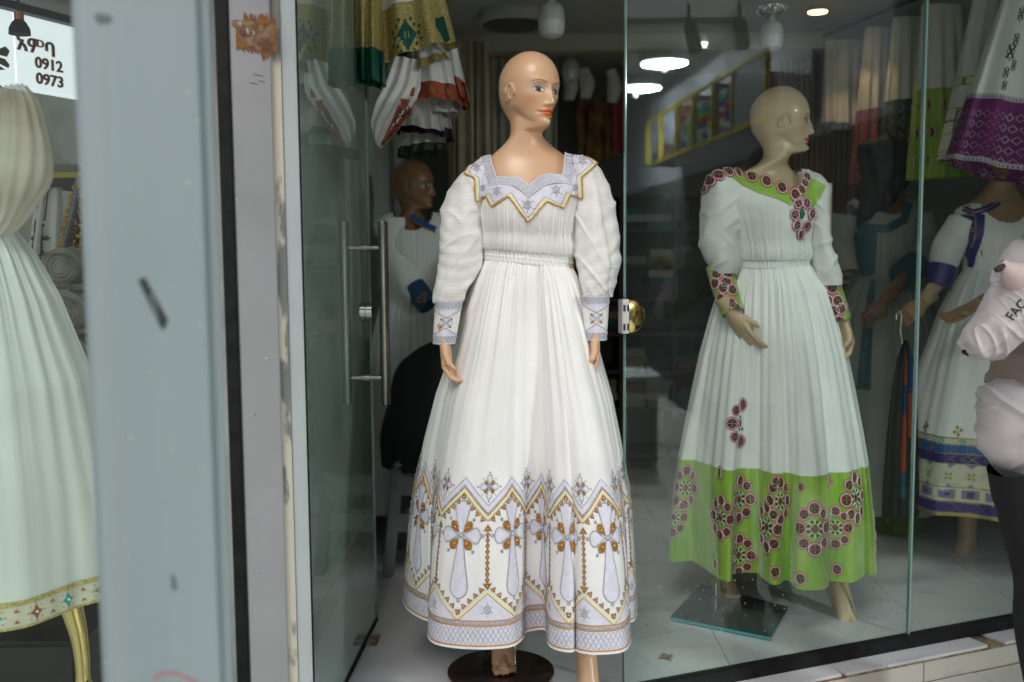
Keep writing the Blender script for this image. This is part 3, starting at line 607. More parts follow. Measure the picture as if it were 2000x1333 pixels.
tag(MB().box((-.95, 2.5, 3.5), (5, 6.6, 3.6)).build('roof', M_wall), kind='structure')

# ---- window panes, their foot rail and the brass clamp
def pane(name, u0, u1, z0, z1, label, d=0, m=M_glass, th=.010):
    t = thing(name, fp((u0 + u1) / 2, d, 0), label, 'window')
    MB().fbox(u0, u1, d - .001, d + .001, z0, z1).build('glass', m, t)
    e = MB(); e.fbox(u0 - .0015, u0 + .0015, d - th / 2, d + th / 2, z0, z1); e.fbox(u1 - .0015, u1 + .0015, d - th / 2, d + th / 2, z0, z1); e.build('polished_edge', M_glassedge, t)
    return t
uj = atf(1790, 667)[0]
p1 = pane('shop_window', 0.0, uj - .003, .002, 2.25, 'tall clear shop window pane in front of the green-hemmed dress, brass clamp on its edge')
p2 = pane('shop_window', uj + .003, 4.1, .002, 2.25, 'tall shop window pane behind the passer-by, in front of the dress with blue hem')
p3 = thing('sealant_joint', fp(uj, 0, 0), 'thin clear sealant joint between the two shop window panes', 'joint')
MB().fbox(uj - .0024, uj + .0024, -.006, .006, .002, 2.25).build('sealant', mat('clear_sealant', (.30, .38, .37), .2, coat=.5), p3)
fr = thing('foot_rail', fp(2, 0, 0), 'long black metal rail under the shop window along the chipped tile sill', 'rail')
MB().fbox(-.02, 4.2, -.020, .009, -.037, .004).build('rail', M_blackmetal, fr, bevel=.001)
uc, zc = atf(1221, 618)
cp = thing('glass_clamp', fp(uc, 0, zc), 'round polished brass and steel lock clamp on the edge of the window pane', 'glass clamp')
cm = MB(); n = 20; prof = [(0, .0465)] + [(.048 * math.sin(a), .0465 * math.cos(a)) for a in np.linspace(.25, math.pi - .25, n)] + [(0, -.0465)]
for dd in (-.012, -.004):
    pass
v = []
for d_ in (-.005, -.0125, -.0145):
    k = 1 if d_ > -.014 else .93
    v += [fp(uc + .006 + a * k, d_, zc + b * k) for a, b in prof]
m_ = len(prof); f = [(i, (i + 1) % m_, m_ + (i + 1) % m_, m_ + i) for i in range(m_)] + [(m_ + i, m_ + (i + 1) % m_, 2 * m_ + (i + 1) % m_, 2 * m_ + i) for i in range(m_)] + [tuple(range(2 * m_, 3 * m_))]
cm.add([tuple(q) for q in v], f); cm.build('brass_plate', M_brass, cp, True)
k = MB().fbox(uc - .016, uc + .005, -.015, .012, zc - .047, zc + .047).build('lock_case', mat('satin_nickel', (.62, .58, .57), .35, metal=.8), cp, bevel=.0015)
for zz in (-.030, .022): MB().fbox(uc - .013, uc - .007, -.0165, -.0145, zc + zz - .008, zc + zz + .010).build('bolt_slot', M_blk, cp); MB().fbox(uc - .001, uc + .004, -.0165, -.0145, zc + zz - .008, zc + zz + .010).build('bolt_slot', M_blk, cp)

# ---- the open glass door on the left
hp = atf(597, 667)[0]; Hn = fp(hp, 0, 0); De = atz(735, 1207, .012)
dt = thing('glass_door', (Hn.x, Hn.y, 0), 'open frameless glass door swung into the shop beside the embroidered white dress', 'door')
dv = Vector((De.x - Hn.x, De.y - Hn.y, 0)); dl = dv.length; dv.normalize(); dn = Vector((dv.y, -dv.x, 0))
def dp_(s, o, z): return Vector((Hn.x, Hn.y, 0)) + dv * s + dn * o + Vector((0, 0, z))
def dbox(mb, s0, s1, o0, o1, z0, z1): return mb.hexa([dp_(s0, o0, z0), dp_(s1, o0, z0), dp_(s1, o1, z0), dp_(s0, o1, z0), dp_(s0, o0, z1), dp_(s1, o0, z1), dp_(s1, o1, z1), dp_(s0, o1, z1)])
dbox(MB(), .0, dl, -.001, .001, .012, 2.22).build('glass', M_glassd, dt)
dbox(MB(), dl - .001, dl + .001, -.005, .005, .012, 2.22).build('polished_edge', M_glassedge, dt)
dbox(MB(), .0, dl, -.006, .006, .004, .0115).build('bottom_seal', M_blackmetal, dt)
# pull handles on both faces
hs_ = dl - .085
def zat(px, py, s, o):          # height of a point of the door's neighbourhood seen at py
    p = dp_(s, o, 0); r = ray(px, py); return 1.24 + r.z / r.y * p.y
zt, zb = zat(716, 433, hs_, 0), zat(716, 790, hs_, 0)
hd = MB(); oo = .062
for o in (-oo, oo):
    h_ = MB().tube([dp_(hs_, o, zb), dp_(hs_, o, zb + .004), dp_(hs_, o, zt - .004), dp_(hs_, o, zt)], [.0135, .0155, .0155, .0135], 20).build('pull_bar', M_steel, dt, True)
for z in (zt - .083, zb + .085):
    MB().tube([dp_(hs_, -oo, z), dp_(hs_, -.014, z), dp_(hs_, -.0135, z), dp_(hs_, .0135, z), dp_(hs_, .014, z), dp_(hs_, oo, z)], [.0078, .0078, .0115, .0115, .0078, .0078], 16).build('standoff', M_steel, dt, True)
zl = zat(722, 610, hs_, 0)
MB().tube([dp_(hs_ + .03, -.022, zl), dp_(hs_ + .03, -.020, zl), dp_(hs_ + .03, -.003, zl), dp_(hs_ + .03, -.002, zl), dp_(hs_ + .03, .002, zl), dp_(hs_ + .03, .003, zl), dp_(hs_ + .03, .020, zl), dp_(hs_ + .03, .022, zl)], [.026, .029, .029, .025, .025, .029, .029, .026], 28).build('lock', M_chrome, dt, True)

# ---- posts between the two shops
def vpost(name, x0, x1, Ya, Yb, z0, z1, m_): return MB().box((x0, Ya, z0), (x1, Yb, z1)).build(name, m_)
def xs_at(px, Y): return at(px, 667, Y).x
x1 = hp
pf = thing('door_frame', fp(-.93, 0, 0), 'pale grey metal door frame beside the open glass door with black seal', 'frame')
ua, ub = atf(560, 667)[0], atf(590, 667)[0]
M_pale = mat('pale_blue_grey_metal', (.48, .53, .54), .35, col2=(.44, .49, .50), nscale=4, coat=.2)
MB().fbox(ua, ub, -.03, .06, ZP, 2.5).build('frame_post', M_pale, pf, bevel=.002)
MB().fbox(ub + .0005, atf(597, 667, -.02)[0], -.022, .05, ZP, 2.5).build('rubber_seal', M_blackmetal, pf)
M_plaster = mat('flaked_plaster', (.60, .56, .46), .9, col2=(.20, .20, .19), nscale=16, nlo=.50, nhi=.56, stretch=(1, 1, .35), detail=9, bump=1, bscale=60)
uq = atf(545, 667, -.035)[0]
pl = tag(MB().fbox(uq, ua - .001, -.036, .09, ZP, 2.5).build('plaster_strip', M_plaster), kind=None); tag(pl, 'narrow strip of flaking cream plaster between grey post and door frame', 'plaster')
# the grey painted steel post with its rust patch
M_post = mat('grey_painted_steel', (.33, .325, .345), .55, col2=(.29, .285, .30), nscale=5, nlo=.3, nhi=.7, bump=.15, bscale=30)
b = M_post.node_tree
pt = thing('steel_post', fp(-1.02, -.05, 0), 'grey painted steel post with a torn rust-brown patch near its top', 'post')
ul, ur = atf(468, 667, -.05)[0], atf(546, 667, -.05)[0]
MB().fbox(ul, ur, -.05, .10, ZP, 2.5).build('post', M_post, pt, bevel=.003)
M_rust = mat('rust_patch', (.13, .055, .025), .8, col2=(.27, .10, .025), nscale=25, nlo=.4, nhi=.6, detail=8, bump=1, bscale=90)
M_rust2 = mat('old_glue', (.24, .15, .08), .7, col2=(.13, .055, .03), nscale=40, bump=1, bscale=70)
random.seed(3)
def on_post(P): return np.array([tuple(fp(a, -.0505 - o, z)) for a, z, o in P])
u0, zt_ = atf(459, 20, -.05); u1, zb_ = atf(541, 105, -.05); Dk = Deco(on_post); N_ = 46
top = [(u0 + (u1 - u0) * i / N_, zt_ - .012 + random.uniform(-.012, .012) * (1 if 8 < i else 2.2) - (.028 if i < 9 else 0)) for i in range(N_ + 1)]
bot = [(u0 + (u1 - u0) * i / N_, zb_ + random.uniform(-.006, .006) - (.016 if 28 < i < 37 else 0)) for i in range(N_ + 1)]
Dk.band(top, bot, M_rust, .0012, 6); Dk.build('rust_patch', pt)
Dk = Deco(on_post)
for _ in range(26):
    a, z = random.uniform(u0 + .01, u1 - .01), random.uniform(zb_ + .012, zt_ - .03); r = random.uniform(.003, .012); q = circle((a, z), r, r * random.uniform(.6, 1.9), 9, random.uniform(0, 3)); Dk.poly(q, M_rust2, .0022, .02, 1)
for a, z, rx, rz in ((.026, .045, .003, .009), (.040, .042, .0022, .006), (.010, .06, .004, .006)): Dk.poly(circle((u0 + a, zb_ + z), rx, rz, 9, .2), M_post, .004, .02, 1)
tag(Dk.build('glue_residue', pt), kind='stuff')
Dk = Deco(on_post)
M_dark = mat('dark_scratch', (.06, .06, .08), .8); M_chip = mat('white_chip', (.75, .75, .76), .7)
for px, py, L_, a_ in ((505, 148, .022, 80), (512, 160, .014, 100), (495, 164, .018, 95)): uu, zz = atf(px, py, -.05); Dk.stroke([(uu - L_ / 2, zz + .002), (uu + L_ / 2, zz - .001)], .0014, M_dark, .0006)
for px, py in ((460, 350), (462, 390), (459, 470), (505, 1120), (470, 1040), (498, 810), (520, 700), (485, 1255), (536, 960)): uu, zz = atf(px, py, -.05); Dk.poly(circle((uu, zz), random.uniform(.001, .0025), random.uniform(.001, .004), 7), random.choice([M_chip, M_chip, M_dark]), .0006, .02, 1)
tag(Dk.build('scratches', pt), kind='stuff')
# black aluminium post of the left-hand shop
bp_ = thing('black_post', at(456, 667, 2.02), 'narrow black metal post between the pale blue column and the grey steel post', 'post')
MB().box((xs_at(440, 2.02), 2.02, ZP), (xs_at(465, 2.02), 2.035, 2.5)).build('post', M_blackmetal, bp_, bevel=.002)
# pale wrapped panel near the camera
YC = 1.22
x0c, x1c = at(162, 667, YC).x, at(424, 667, YC).x
M_col = mat('pale_blue_wrap', (.27, .335, .35), .36, col2=(.24, .30, .315), nscale=2.2, stretch=(3, 3, .25), coat=.25, bump=.04, bscale=6)
ct = thing('wrapped_panel', ((x0c + x1c) / 2, YC + .02, ZP), 'broad smooth pale blue upright panel in the near foreground with stray tape marks', 'panel')
MB().box((x0c, YC, ZP), (x1c, YC + .04, 2.5)).build('panel', M_col, ct, bevel=.012)
Dk = Deco(lambda P: np.array([(a, YC - .0006 - o * .3, z) for a, z, o in P]))
def cpt(px, py): p = at(px, py, YC); return (p.x, p.z)
M_tape = mat('black_tape', (.018, .028, .03), .4); M_tape2 = mat('grey_green_tape', (.12, .17, .17), .4); M_smudge = mat('grey_smudge', (.11, .14, .155), .6); M_seam = mat('yellowed_seam', (.36, .37, .33), .5)
Dk.poly([cpt(270, 548), cpt(283, 541), cpt(329, 626), cpt(319, 646), cpt(312, 636)], M_tape, .001, .05, 1)
Dk.poly([cpt(292, 575), cpt(299, 572), cpt(312, 628), cpt(305, 618)], M_tape2, .003, .05, 1)
tag(Dk.build('tape_strip', ct), 'torn strip of black and grey tape')
Dk = Deco(lambda P: np.array([(a, YC - .0006 - o * .3, z) for a, z, o in P]))
Dk.poly([cpt(184, 30), cpt(196, 26), cpt(220, 33), cpt(214, 47), cpt(190, 46)], M_smudge, .001, .05, 1); Dk.build('smudge', ct); Dk = Deco(lambda P: np.array([(a, YC - .0006 - o * .3, z) for a, z, o in P])); Dk.poly([cpt(334, 1124), cpt(341, 1122), cpt(347, 1150), cpt(337, 1155)], M_smudge, .001, .05, 1); Dk.build('smudge', ct)
Dk = Deco(lambda P: np.array([(a, YC - .0006 - o * .3, z) for a, z, o in P]))
Dk.stroke([cpt(300, 1326), cpt(318, 1316), cpt(340, 1313), cpt(362, 1322), cpt(385, 1334)], .004, mat('red_marker', (.40, .14, .17), .6), .001); Dk.build('marker_line', ct)
Dk = Deco(lambda P: np.array([(a, YC - .0004 - o * .2, z) for a, z, o in P])); Dk.stroke([cpt(200, 60), cpt(206, 300), cpt(216, 700), cpt(232, 1330)], .0016, mat('yellowed_seam', (.36, .37, .33)), .0004, cell=.2); Dk.build('seam', ct)
Dk = Deco(lambda P: np.array([(a, YC - .0004 - o * .2, z) for a, z, o in P])); random.seed(5)
for _ in range(38): q = cpt(random.uniform(175, 405), random.uniform(10, 1320)); Dk.poly(circle(q, random.uniform(.0004, .0012), random.uniform(.0005, .002), 5), random.choice((M_smudge, mat('white_chip', (.75, .75, .76)))), .0004, .05, 1)
tag(Dk.build('specks', ct), kind='stuff')
# ================================================================== figure in the doorway (white dress with lilac crosses)
def P2(px, py, z): p = atz(px, py, z); return (p.x, p.y)
YA = 2.86
def X_(px, py, Y): return at(px, py, Y).x
def Z_(px, py, Y): return at(px, py, Y).z
A = thing('mannequin', (at(1015, 667, YA).x, YA, 0), 'bald mannequin in the doorway, long white dress embroidered with lilac and amber crosses', 'mannequin', 'mannequins in the shop')
skA = (.64, .39, .235)
hcx = X_(1034, 180, YA); hz = Z_(1034, 252, YA - .05) + .115 * .93
cxA = X_(1030, 480, YA)
tailA = [(Z_(1030, y, YA), w_, f_, b_, X_(x_, y, YA), YA + o_) for y, w_, f_, b_, x_, o_ in ((277, .0510, .034, .056, 1032, -.008), (284, .062, .040, .058, 1031, 0), (292, .083, .050, .062, 1031, .008), (301, .110, .060, .066, 1033, .014), (313, .134, .070, .070, 1034, .018), (330, .150, .085, .078, 1034, .018))] + [
         (Z_(1030, 352, YA), .156, .098, .085, X_(1034, 352, YA), YA + .012), (Z_(1030, 390, YA), .148, .115, .09, cxA, YA + .005), (Z_(1030, 430, YA), .136, .112, .09, cxA, YA), (Z_(1030, 480, YA), .118, .088, .085, cxA, YA), (1.16, .113, .08, .085, cxA, YA)]
bA = Body(skA)
V, f, c = head_loft((hcx, YA - .012, hz), R(38), tailA, 1.0, .935, skA, lips=(.66, .135, .03), shade=(.28, .48, .62), tilt=0, roll=.05)
bA.add(V, f, c)
def arm_hand(b, sh, el, wr, down, palm, kind, flipy, sc=1., r=(.042, .036, .030, .026, .022)):
    b.tube([sh, el, wr], r); b.local(hand_local(kind), frame(wr, down, palm), flipy, sc)
YH = 2.735
wl = at(869, 668, YH); wr = at(1161, 658, YH)
arm_hand(bA, at(918, 372, YA), at(895, 520, YA), wl, (.10, -.06, -1), (1, -.35, 0), 'curl', False, .84)
M_ = frame(wr, (-.04, -.06, -1), (1, .35, 0)) @ Matrix.Diagonal((-1, 1, 1, 1))
bA.tube([at(1146, 368, YA), at(1168, 520, YA), wr], (.042, .036, .030, .026, .022)); V_, f_ = hand_local('curl'); bA.local((V_, [q[::-1] for q in f_]), M_, False, .84)
fl = atz(976, 1286, .15); Ml = Matrix.Translation((atz(977, 1312, .012).x, atz(977, 1312, .012).y + .09, .165)) @ Matrix.Rotation(R(6), 4, 'Z'); bA.local(foot_local(False), Ml, False, .95)
bA.tube([(Ml.translation.x, Ml.translation.y + .0, .24), (Ml.translation.x + .01, YA + .0, .45)], (.034, .05))
Mr = Matrix.Translation((atz(1155, 1300, .17).x, 2.66, .125)) @ Matrix.Rotation(R(4), 4, 'Z'); bA.local(foot_local(False), Mr, False, .95); bA.tube([(Mr.translation.x, 2.66, .20), (Mr.translation.x - .03, 2.78, .5)], (.034, .055))
bA.tube([(Ml.translation.x, YA, .42), (cxA - .07, YA, .7), (cxA - .06, YA, 1.2)], (.05, .065, .075)); bA.tube([(Mr.translation.x - .03, 2.78, .47), (cxA + .07, YA, .75), (cxA + .06, YA, 1.2)], (.05, .065, .075)); bA.build(A, M_skin)
# skirt
ZH = .20
hem = [P2(788, 1168, ZH), P2(796, 1190, ZH), P2(818, 1206, ZH), P2(838, 1214, ZH)]
hem += [(P2(848, 1216, ZH)[0], P2(848, 1216, ZH)[1] + .02), P2(842, 1224, ZH), P2(836, 1240, ZH), P2(850, 1258, ZH), P2(900, 1267, ZH), P2(960, 1268, ZH), P2(1003, 1262, ZH), P2(1020, 1248, ZH), P2(1026, 1236, ZH), P2(1045, 1231, ZH), P2(1066, 1231, ZH), P2(1070, 1246, ZH), P2(1074, 1262, ZH), P2(1095, 1272, ZH), P2(1118, 1274, ZH), P2(1124, 1266, ZH), P2(1130, 1274, ZH), P2(1165, 1279, ZH), P2(1210, 1275, ZH), P2(1228, 1262, ZH), P2(1230, 1240, ZH), P2(1222, 1220, ZH), P2(1238, 1212, ZH), P2(1243, 1190, ZH)]
cxh = at(1015, 1180, YA).x; n0 = len(hem)
for a in np.linspace(R(8), R(168), 15): hem.append((cxh + (.325 + .022 * math.sin(a * 13)) * math.cos(a), YA + .02 + (.30 + .022 * math.sin(a * 13)) * math.sin(a)))
zwA = Z_(1030, 507, YA - .1)
SK = skirt(hem, (X_(1031, 510, YA), YA, .122, .092), zwA, ZH, [(0, 0), (.035, .10), (.07, .17), (.15, .30), (.26, .46), (.39, .66), (.52, .80), (.65, .91), (.78, .965), (.9, .99), (1, 1)], nt=170, ns=1000, folds=.0018, gath=.0020, seed=4, q=1.9, sm=40)
# waist slopes down to the right as in the picture
G = SK.G.copy(); tt = np.linspace(1, 0, SK.nt)[:, None] ** 6; G[..., 2] -= tt * (.10 * (G[..., 0] - X_(1031, 510, YA)) + .012 * ((G[..., 1] < YA) * 1.0) * 0); SK.G = G; SK.norm()
sk = SK.mesh('skirt', M_cot, A)
# embroidery
cross_px = [(805, 1010), (835, 1015), (897, 1045), (1012, 1070), (1048, 1035), (1108, 1062), (1168, 1062), (1240, 1050)]
ss = []
for px, py in cross_px:
    s_, h_ = SK.pix(px, py); ss.append(s_)
L = SK.L; ss = np.array(ss)
dirn = 1 if ((ss[2] + L / 2 - ss[1]) % L) - L / 2 > 0 else -1
# even spacing round the hem, pinned to the large cross on the left lobe
Kc = max(8, round(L / .168)); per = L / Kc; s0 = ss[2]
crosses = [s0 + dirn * per * i for i in range(Kc)]
cols = [c + per / 2 for c in crosses]
HC_ = .305
for c in crosses: m_cross(SK, c, HC_, sk, .97)
for c in cols: m_flower(SK, c, .435, sk, 1.0)
ZT, ZV = .425, .352          # peaks over the crosses, valleys over the bead columns
def zig(base, amp, n=Kc, up=True):
    out = []
    for c in sorted(crosses): out += [(c - per / 2, base), (c, base + amp)]
    out.append((sorted(crosses)[-1] + per / 2, base)); return np.array(out)
for (nm, dz, sg) in (('upper_zigzag_trim', 0, 1), ('lower_zigzag_trim', 0, -1)):
    D = Deco(SK.ev)
    if sg > 0: z = zig(ZV, ZT - ZV)
    else: z = zig(.158, -.075)
    z0 = dens(z, .01); o = lambda d: z0 + [0, d]
    D.band(o(-.0055), o(.0055), M_cream, .0018); D.stroke(o(-.0065), .003, M_orl, .0028, cell=.01); D.stroke(o(.0065 * sg), .0026, M_orl, .0026, cell=.01)
    if sg > 0:
        D.stroke(o(.0125), .006, M_sil, .0024, cell=.01); D.band(o(.016), o(.032), M_lil, .0012); D.stroke(o(.033), .003, M_sil, .0022, cell=.01)
    else:
        lo_ = np.stack([z0[:, 0], np.full(len(z0), .078)], 1); D.band(lo_, o(-.006), M_lil, .0010, 3)
        for c in cols: m_silver(D, (c, .107), 1.0)
        for c in cols:
            for k in range(6): D.bead((c + random.uniform(-.05, .05), .085 + random.uniform(0, .018)), .0016, M_pearl, .001)
    # amber triangles along the trim
    for i in range(len(z) - 1):
        a, b = z[i], z[i + 1]; d = (b - a) / np.hypot(*(b - a)); nrm = np.array([-d[1], d[0]]) * (-1 if sg > 0 else 1) * (1 if d[0] > 0 else -1); m2 = int(np.hypot(*(b - a)) / .0205)
        for j in range(m2):
            p = a + d * (j + .5) * np.hypot(*(b - a)) / m2 + nrm * .0085; q = [p - d * .0085, p + nrm * .0135, p + d * .0085]; D.poly(q, M_gold, .0036, .01, 1); D.stroke([q[0], q[1], q[2]], .0022, M_sil, .002, cell=.01); D.bead(p + nrm * .0045, .0021, M_pearl, .003)
    D.build(nm, sk)
for c in cols:
    D = Deco(SK.ev); zz = np.linspace(ZV - .028, .172, 11)
    for j, z in enumerate(zz):
        if j in (0, 10): sx = 1 if j == 0 else -1; q = [(c - .013, z - .006 * sx), (c, z + .012 * sx), (c + .013, z - .006 * sx)]
        else: q = [(c, z - .0095), (c + .0065, z), (c, z + .0095), (c - .0065, z)]
        D.poly(q, M_gold, .0034, .01, 1); D.stroke(q, .002, M_sil, .002, True, .01); D.bead((c, z), .0019, M_pearl, .003)
    D.build('bead_column', sk)
D = Deco(SK.ev); ln = np.linspace(0, L, 420); o = lambda h: np.stack([ln, np.full(len(ln), h)], 1)
D.band(o(.0), o(.078), M_lil, .0008, 4); D.band(o(.0), o(.006), M_cot, .0026)
for h, w_, m_ in ((.009, .004, M_orl), (.062, .0038, M_orl), (.0685, .009, M_sil), (.076, .0038, M_orl)): D.stroke(o(h), w_, m_, .0028, cell=.02)
D.build('hem_band', sk)
D = Deco(SK.ev)
for i in range(int(L / .0135)):
    s_ = i * .0135; D.stroke([(s_, .013), (s_ + .026, .058)], .0018, M_sil, .0020, cell=.016); D.stroke([(s_ + .026, .013), (s_, .058)], .0018, M_sil, .0020, cell=.016)
    if i % 3 == 0: D.bead((s_ + .006, .02 + .03 * random.random()), .0015, M_pearl, .001)
tag(D.build('silver_lattice', sk), kind='stuff')
D = Deco(SK.ev)
for _ in range(int(L * 60)): D.bead((random.uniform(0, L), random.uniform(.085, .36)), .0011, M_pearl, .0006, 4)
tag(D.build('scattered_sequins', sk), kind='stuff')
# bodice
BO = ring_loft([(Z_(1030, y, YA) if y < 900 else 0, x_, YA + dy, rx, ry) for y, x_, dy, rx, ry in
    ((303, X_(1034, 303, YA), .02, .128, .070), (313, X_(1034, 313, YA), .018, .150, .082), (328, X_(1035, 328, YA), .014, .164, .092), (350, X_(1034, 350, YA), .008, .168, .106), (390, X_(1033, 390, YA), 0, .152, .126), (425, cxA, -.004, .143, .128), (460, cxA, -.002, .136, .114), (488, cxA, 0, .131, .102), (498, cxA, 0, .129, .097))], 120, 360, .0015, (20, 20, 6), 3)
a_ = np.linspace(0, 2 * np.pi, 360, endpoint=False); tt = np.linspace(0, 1, BO.nt)[:, None]
BO.disp((.0011 * np.sin(a_ * 60) + .0014 * np.sin(a_ * 37 + 1) + .0016 * np.sin(a_ * 91 + .4))[None] * sst(tt, .35, .9) + .010 * sst(tt, .78, .92) * (1 - sst(tt, .95, 1)))
G = BO.G.copy(); G[..., 2] -= tt ** 3 * .10 * (G[..., 0] - cxA); BO.G = G; BO.norm()
# neckline outline in the plane just before the chest (x, z)
YN = YA - .10
neck_px = [(957, 300), (961, 320), (970, 346), (984, 347), (1000, 349), (1012, 347), (1022, 356), (1033, 365), (1043, 356), (1056, 345), (1072, 341), (1088, 342), (1098, 343), (1102, 325), (1105, 306), (1107, 290)]
neck = [(at(x, y, YN).x, at(x, y, YN).z) for x, y in neck_px]
def inside(poly):
    P = np.array(poly)
    def fn(c):
        x, z = c[:, 0], c[:, 2]; r = np.zeros(len(c), bool)
        for i in range(len(P)):
            a, b = P[i], P[i - 1]; cond = ((a[1] > z) != (b[1] > z)); xx = (b[0] - a[0]) * (z - a[1]) / (b[1] - a[1] + 1e-12) + a[0]; r ^= cond & (x < xx)
        return r
    return fn
ins = inside([(neck[0][0], 1.7)] + neck + [(neck[-1][0], 1.7)]); insb = inside([(neck[0][0] + .012, 1.7), (neck[0][0] + .02, 1.46), (neck[-1][0] - .02, 1.46), (neck[-1][0] - .012, 1.7)])
bo = BO.mesh('bodice', M_crink, A, keep=lambda c: ~(ins(c) & (c[:, 1] < YA + .02)) & ~(insb(c) & (c[:, 1] >= YA + .02)))
# gathered waistband
WB = ring_loft([(zwA + .028, cxA, YA, .130, .099), (zwA + .014, cxA, YA, .131, .101), (zwA, cxA, YA, .131, .102), (zwA - .014, cxA, YA, .129, .101)], 40, 400, .0008, (30, 30, 30))
t_ = np.linspace(0, 1, 40)[:, None]; WB.disp(.0012 * np.abs(np.sin(t_ * np.pi * 4)) * (1 + .0 * WB.G[..., 0]) + .0014 * np.sin(np.linspace(0, 2 * np.pi, 400, endpoint=False) * 74)[None])
G = WB.G.copy(); G[..., 2] -= .10 * (G[..., 0] - cxA) - .0; WB.G = G; WB.norm(); WB.mesh('waistband', M_cot, A)
# sleeves and cuffs
def px_loft(rows, Y, deep, nt=70, ns=96, amp=.004, nsc=(20, 20, 14), seed=0, dy=None):
    """rows: (left px, right px, py) of an upright piece"""
    R_ = []
    for i, (a, b, y) in enumerate(rows):
        k = i / (len(rows) - 1); p, q = at(a, y, Y), at(b, y, Y); R_.append((p.z, (p.x + q.x) / 2, Y + (dy[0] * (1 - k) + dy[1] * k if dy else 0), (q.x - p.x) / 2, np.interp(k, np.linspace(0, 1, len(deep)), deep)))
    return ring_loft(R_, nt, ns, amp, nsc, seed)
SL = px_loft([(938, 952, 318), (921, 962, 325), (903, 964, 340), (885, 962, 366), (867, 950, 400), (863, 944, 440), (861, 941, 480), (858, 936, 520), (854, 924, 552), (851, 908, 576), (852, 903, 590)], YA - .01, (.026, .056, .060, .062, .060, .056, .046, .032), 130, 160, .006, (22, 22, 8), 1, (.02, -.06)); crease(SL, .005, 9, 2)
a96 = np.linspace(0, 2 * np.pi, 160, endpoint=False)[None]; t70 = np.linspace(0, 1, 130)[:, None]
SL.disp(.0008 * np.sin(t70 * 60 + 5 * np.sin(a96) + 2 * np.sin(t70 * 9)) * sst(t70, .15, .4)); o_sl = SL.mesh('sleeve', M_sleeve, A)
SR = px_loft([(1118, 1134, 306), (1110, 1150, 312), (1108, 1168, 325), (1112, 1184, 354), (1120, 1198, 400), (1122, 1203, 440), (1122, 1206, 485), (1124, 1205, 525), (1130, 1199, 552), (1136, 1193, 570), (1137, 1190, 578)], YA - .01, (.026, .056, .060, .062, .060, .056, .046, .032), 130, 160, .006, (22, 22, 8), 9, (.02, -.06)); crease(SR, .005, 9, 7)
SR.disp(.0008 * np.sin(t70 * 58 + 5 * np.cos(a96) + 2 * np.sin(t70 * 7)) * sst(t70, .15, .4)); o_sr = SR.mesh('sleeve', M_sleeve, A)
dg = bpy.context.evaluated_depsgraph_get(); dg.update()
full = BO.mesh('tmpb', M_crink); bm = bmesh.new(); bm.from_mesh(full.data); bm.from_mesh(o_sl.data); bm.from_mesh(o_sr.data); bvh = BVHTree.FromBMesh(bm); bm.free(); bpy.data.objects.remove(full)
def on_chest(P):
    out = []
    for x, z, o in P:
        r = bvh.ray_cast(Vector((x, YA - .6, z)), Vector((0, 1, 0)))
        if r[0] is None or r[0].y > YA + .01: q, n_, _, _ = bvh.find_nearest(Vector((x, YA - .03, z))); 
        else: q, n_ = r[0], r[1]
        if n_.y > 0: n_ = -n_
        out.append(tuple(q + n_ * (.003 + o)))
    return np.array(out)
npx = lambda L_: [(at(x, y, YN).x, at(x, y, YN).z) for x, y in L_]
inner = [(957, 300), (961, 320), (970, 346), (985, 347), (1000, 349), (1012, 347), (1022, 356), (1033, 365), (1043, 356), (1056, 345), (1072, 341), (1088, 342), (1098, 343), (1102, 325), (1107, 290)]
mid = [(939, 304), (944, 330), (954, 363), (976, 360), (994, 362), (1008, 366), (1020, 375), (1033, 389), (1048, 374), (1064, 363), (1082, 358), (1102, 358), (1116, 361), (1121, 330), (1127, 291)]
n_ = 15; I_, M2 = np.array(npx(inner)), np.array(npx(mid))
def rs(P, n): P = np.asarray(P, float); d = np.r_[0, np.cumsum(np.hypot(*np.diff(P, axis=0).T))]; s = np.linspace(0, d[-1], n); return np.stack([np.interp(s, d, P[:, k]) for k in (0, 1)], 1)
zigp = [(917, 318), (907, 338), (926, 347), (928, 394), (950, 382), (962, 404), (994, 384), (1031, 435), (1066, 394), (1100, 407), (1112, 381), (1140, 387), (1138, 344), (1168, 318), (1150, 300)]
Z2 = np.array(npx(zigp))
lil_in = np.array(npx([(936, 308), (939, 318), (944, 331), (950, 352), (956, 363), (972, 361), (998, 364), (1033, 390), (1062, 366), (1098, 359), (1113, 361), (1119, 352), (1124, 330), (1126, 305), (1129, 292)]))
k_ = np.linspace(0, 14, 140); ip = lambda P: np.stack([np.interp(k_, np.arange(len(P)), P[:, j]) for j in (0, 1)], 1)
D = Deco(on_chest); D.band(ip(lil_in), ip(Z2), M_lil, .0006, 6)
Zs = ip(Z2); cen = np.array([X_(1033, 340, YN), Z_(1033, 330, YN)]); inw = lambda d: Zs + (cen - Zs) / np.linalg.norm(cen - Zs, axis=1, keepdims=True) * d
D.band(inw(0), inw(.010), M_cream, .0014); D.stroke(inw(-.0005), .0042, M_orl, .0030, cell=.01); D.stroke(inw(.0115), .0025, M_sil, .0022, cell=.01)
for x, y, k in ((930, 327, .8), (942, 366, .8), (972, 374, .9), (1030, 402, 1.0), (1085, 373, .95), (1124, 366, .8), (1140, 312, 1.0)): m_silver(D, npx([(x, y)])[0], k)
for p in inw(.0165)[::5]: D.bead(p, .0014, M_pearl, .001)
D.build('lilac_yoke', bo)
D = Deco(on_chest); D.band(ip(I_), ip(M2), M_sil, .0016, 3); D.stroke(ip(I_), .003, M_lil, .003, cell=.01); D.stroke(ip(M2), .003, M_lil, .003, cell=.01)
a, b = ip(I_), ip(M2)
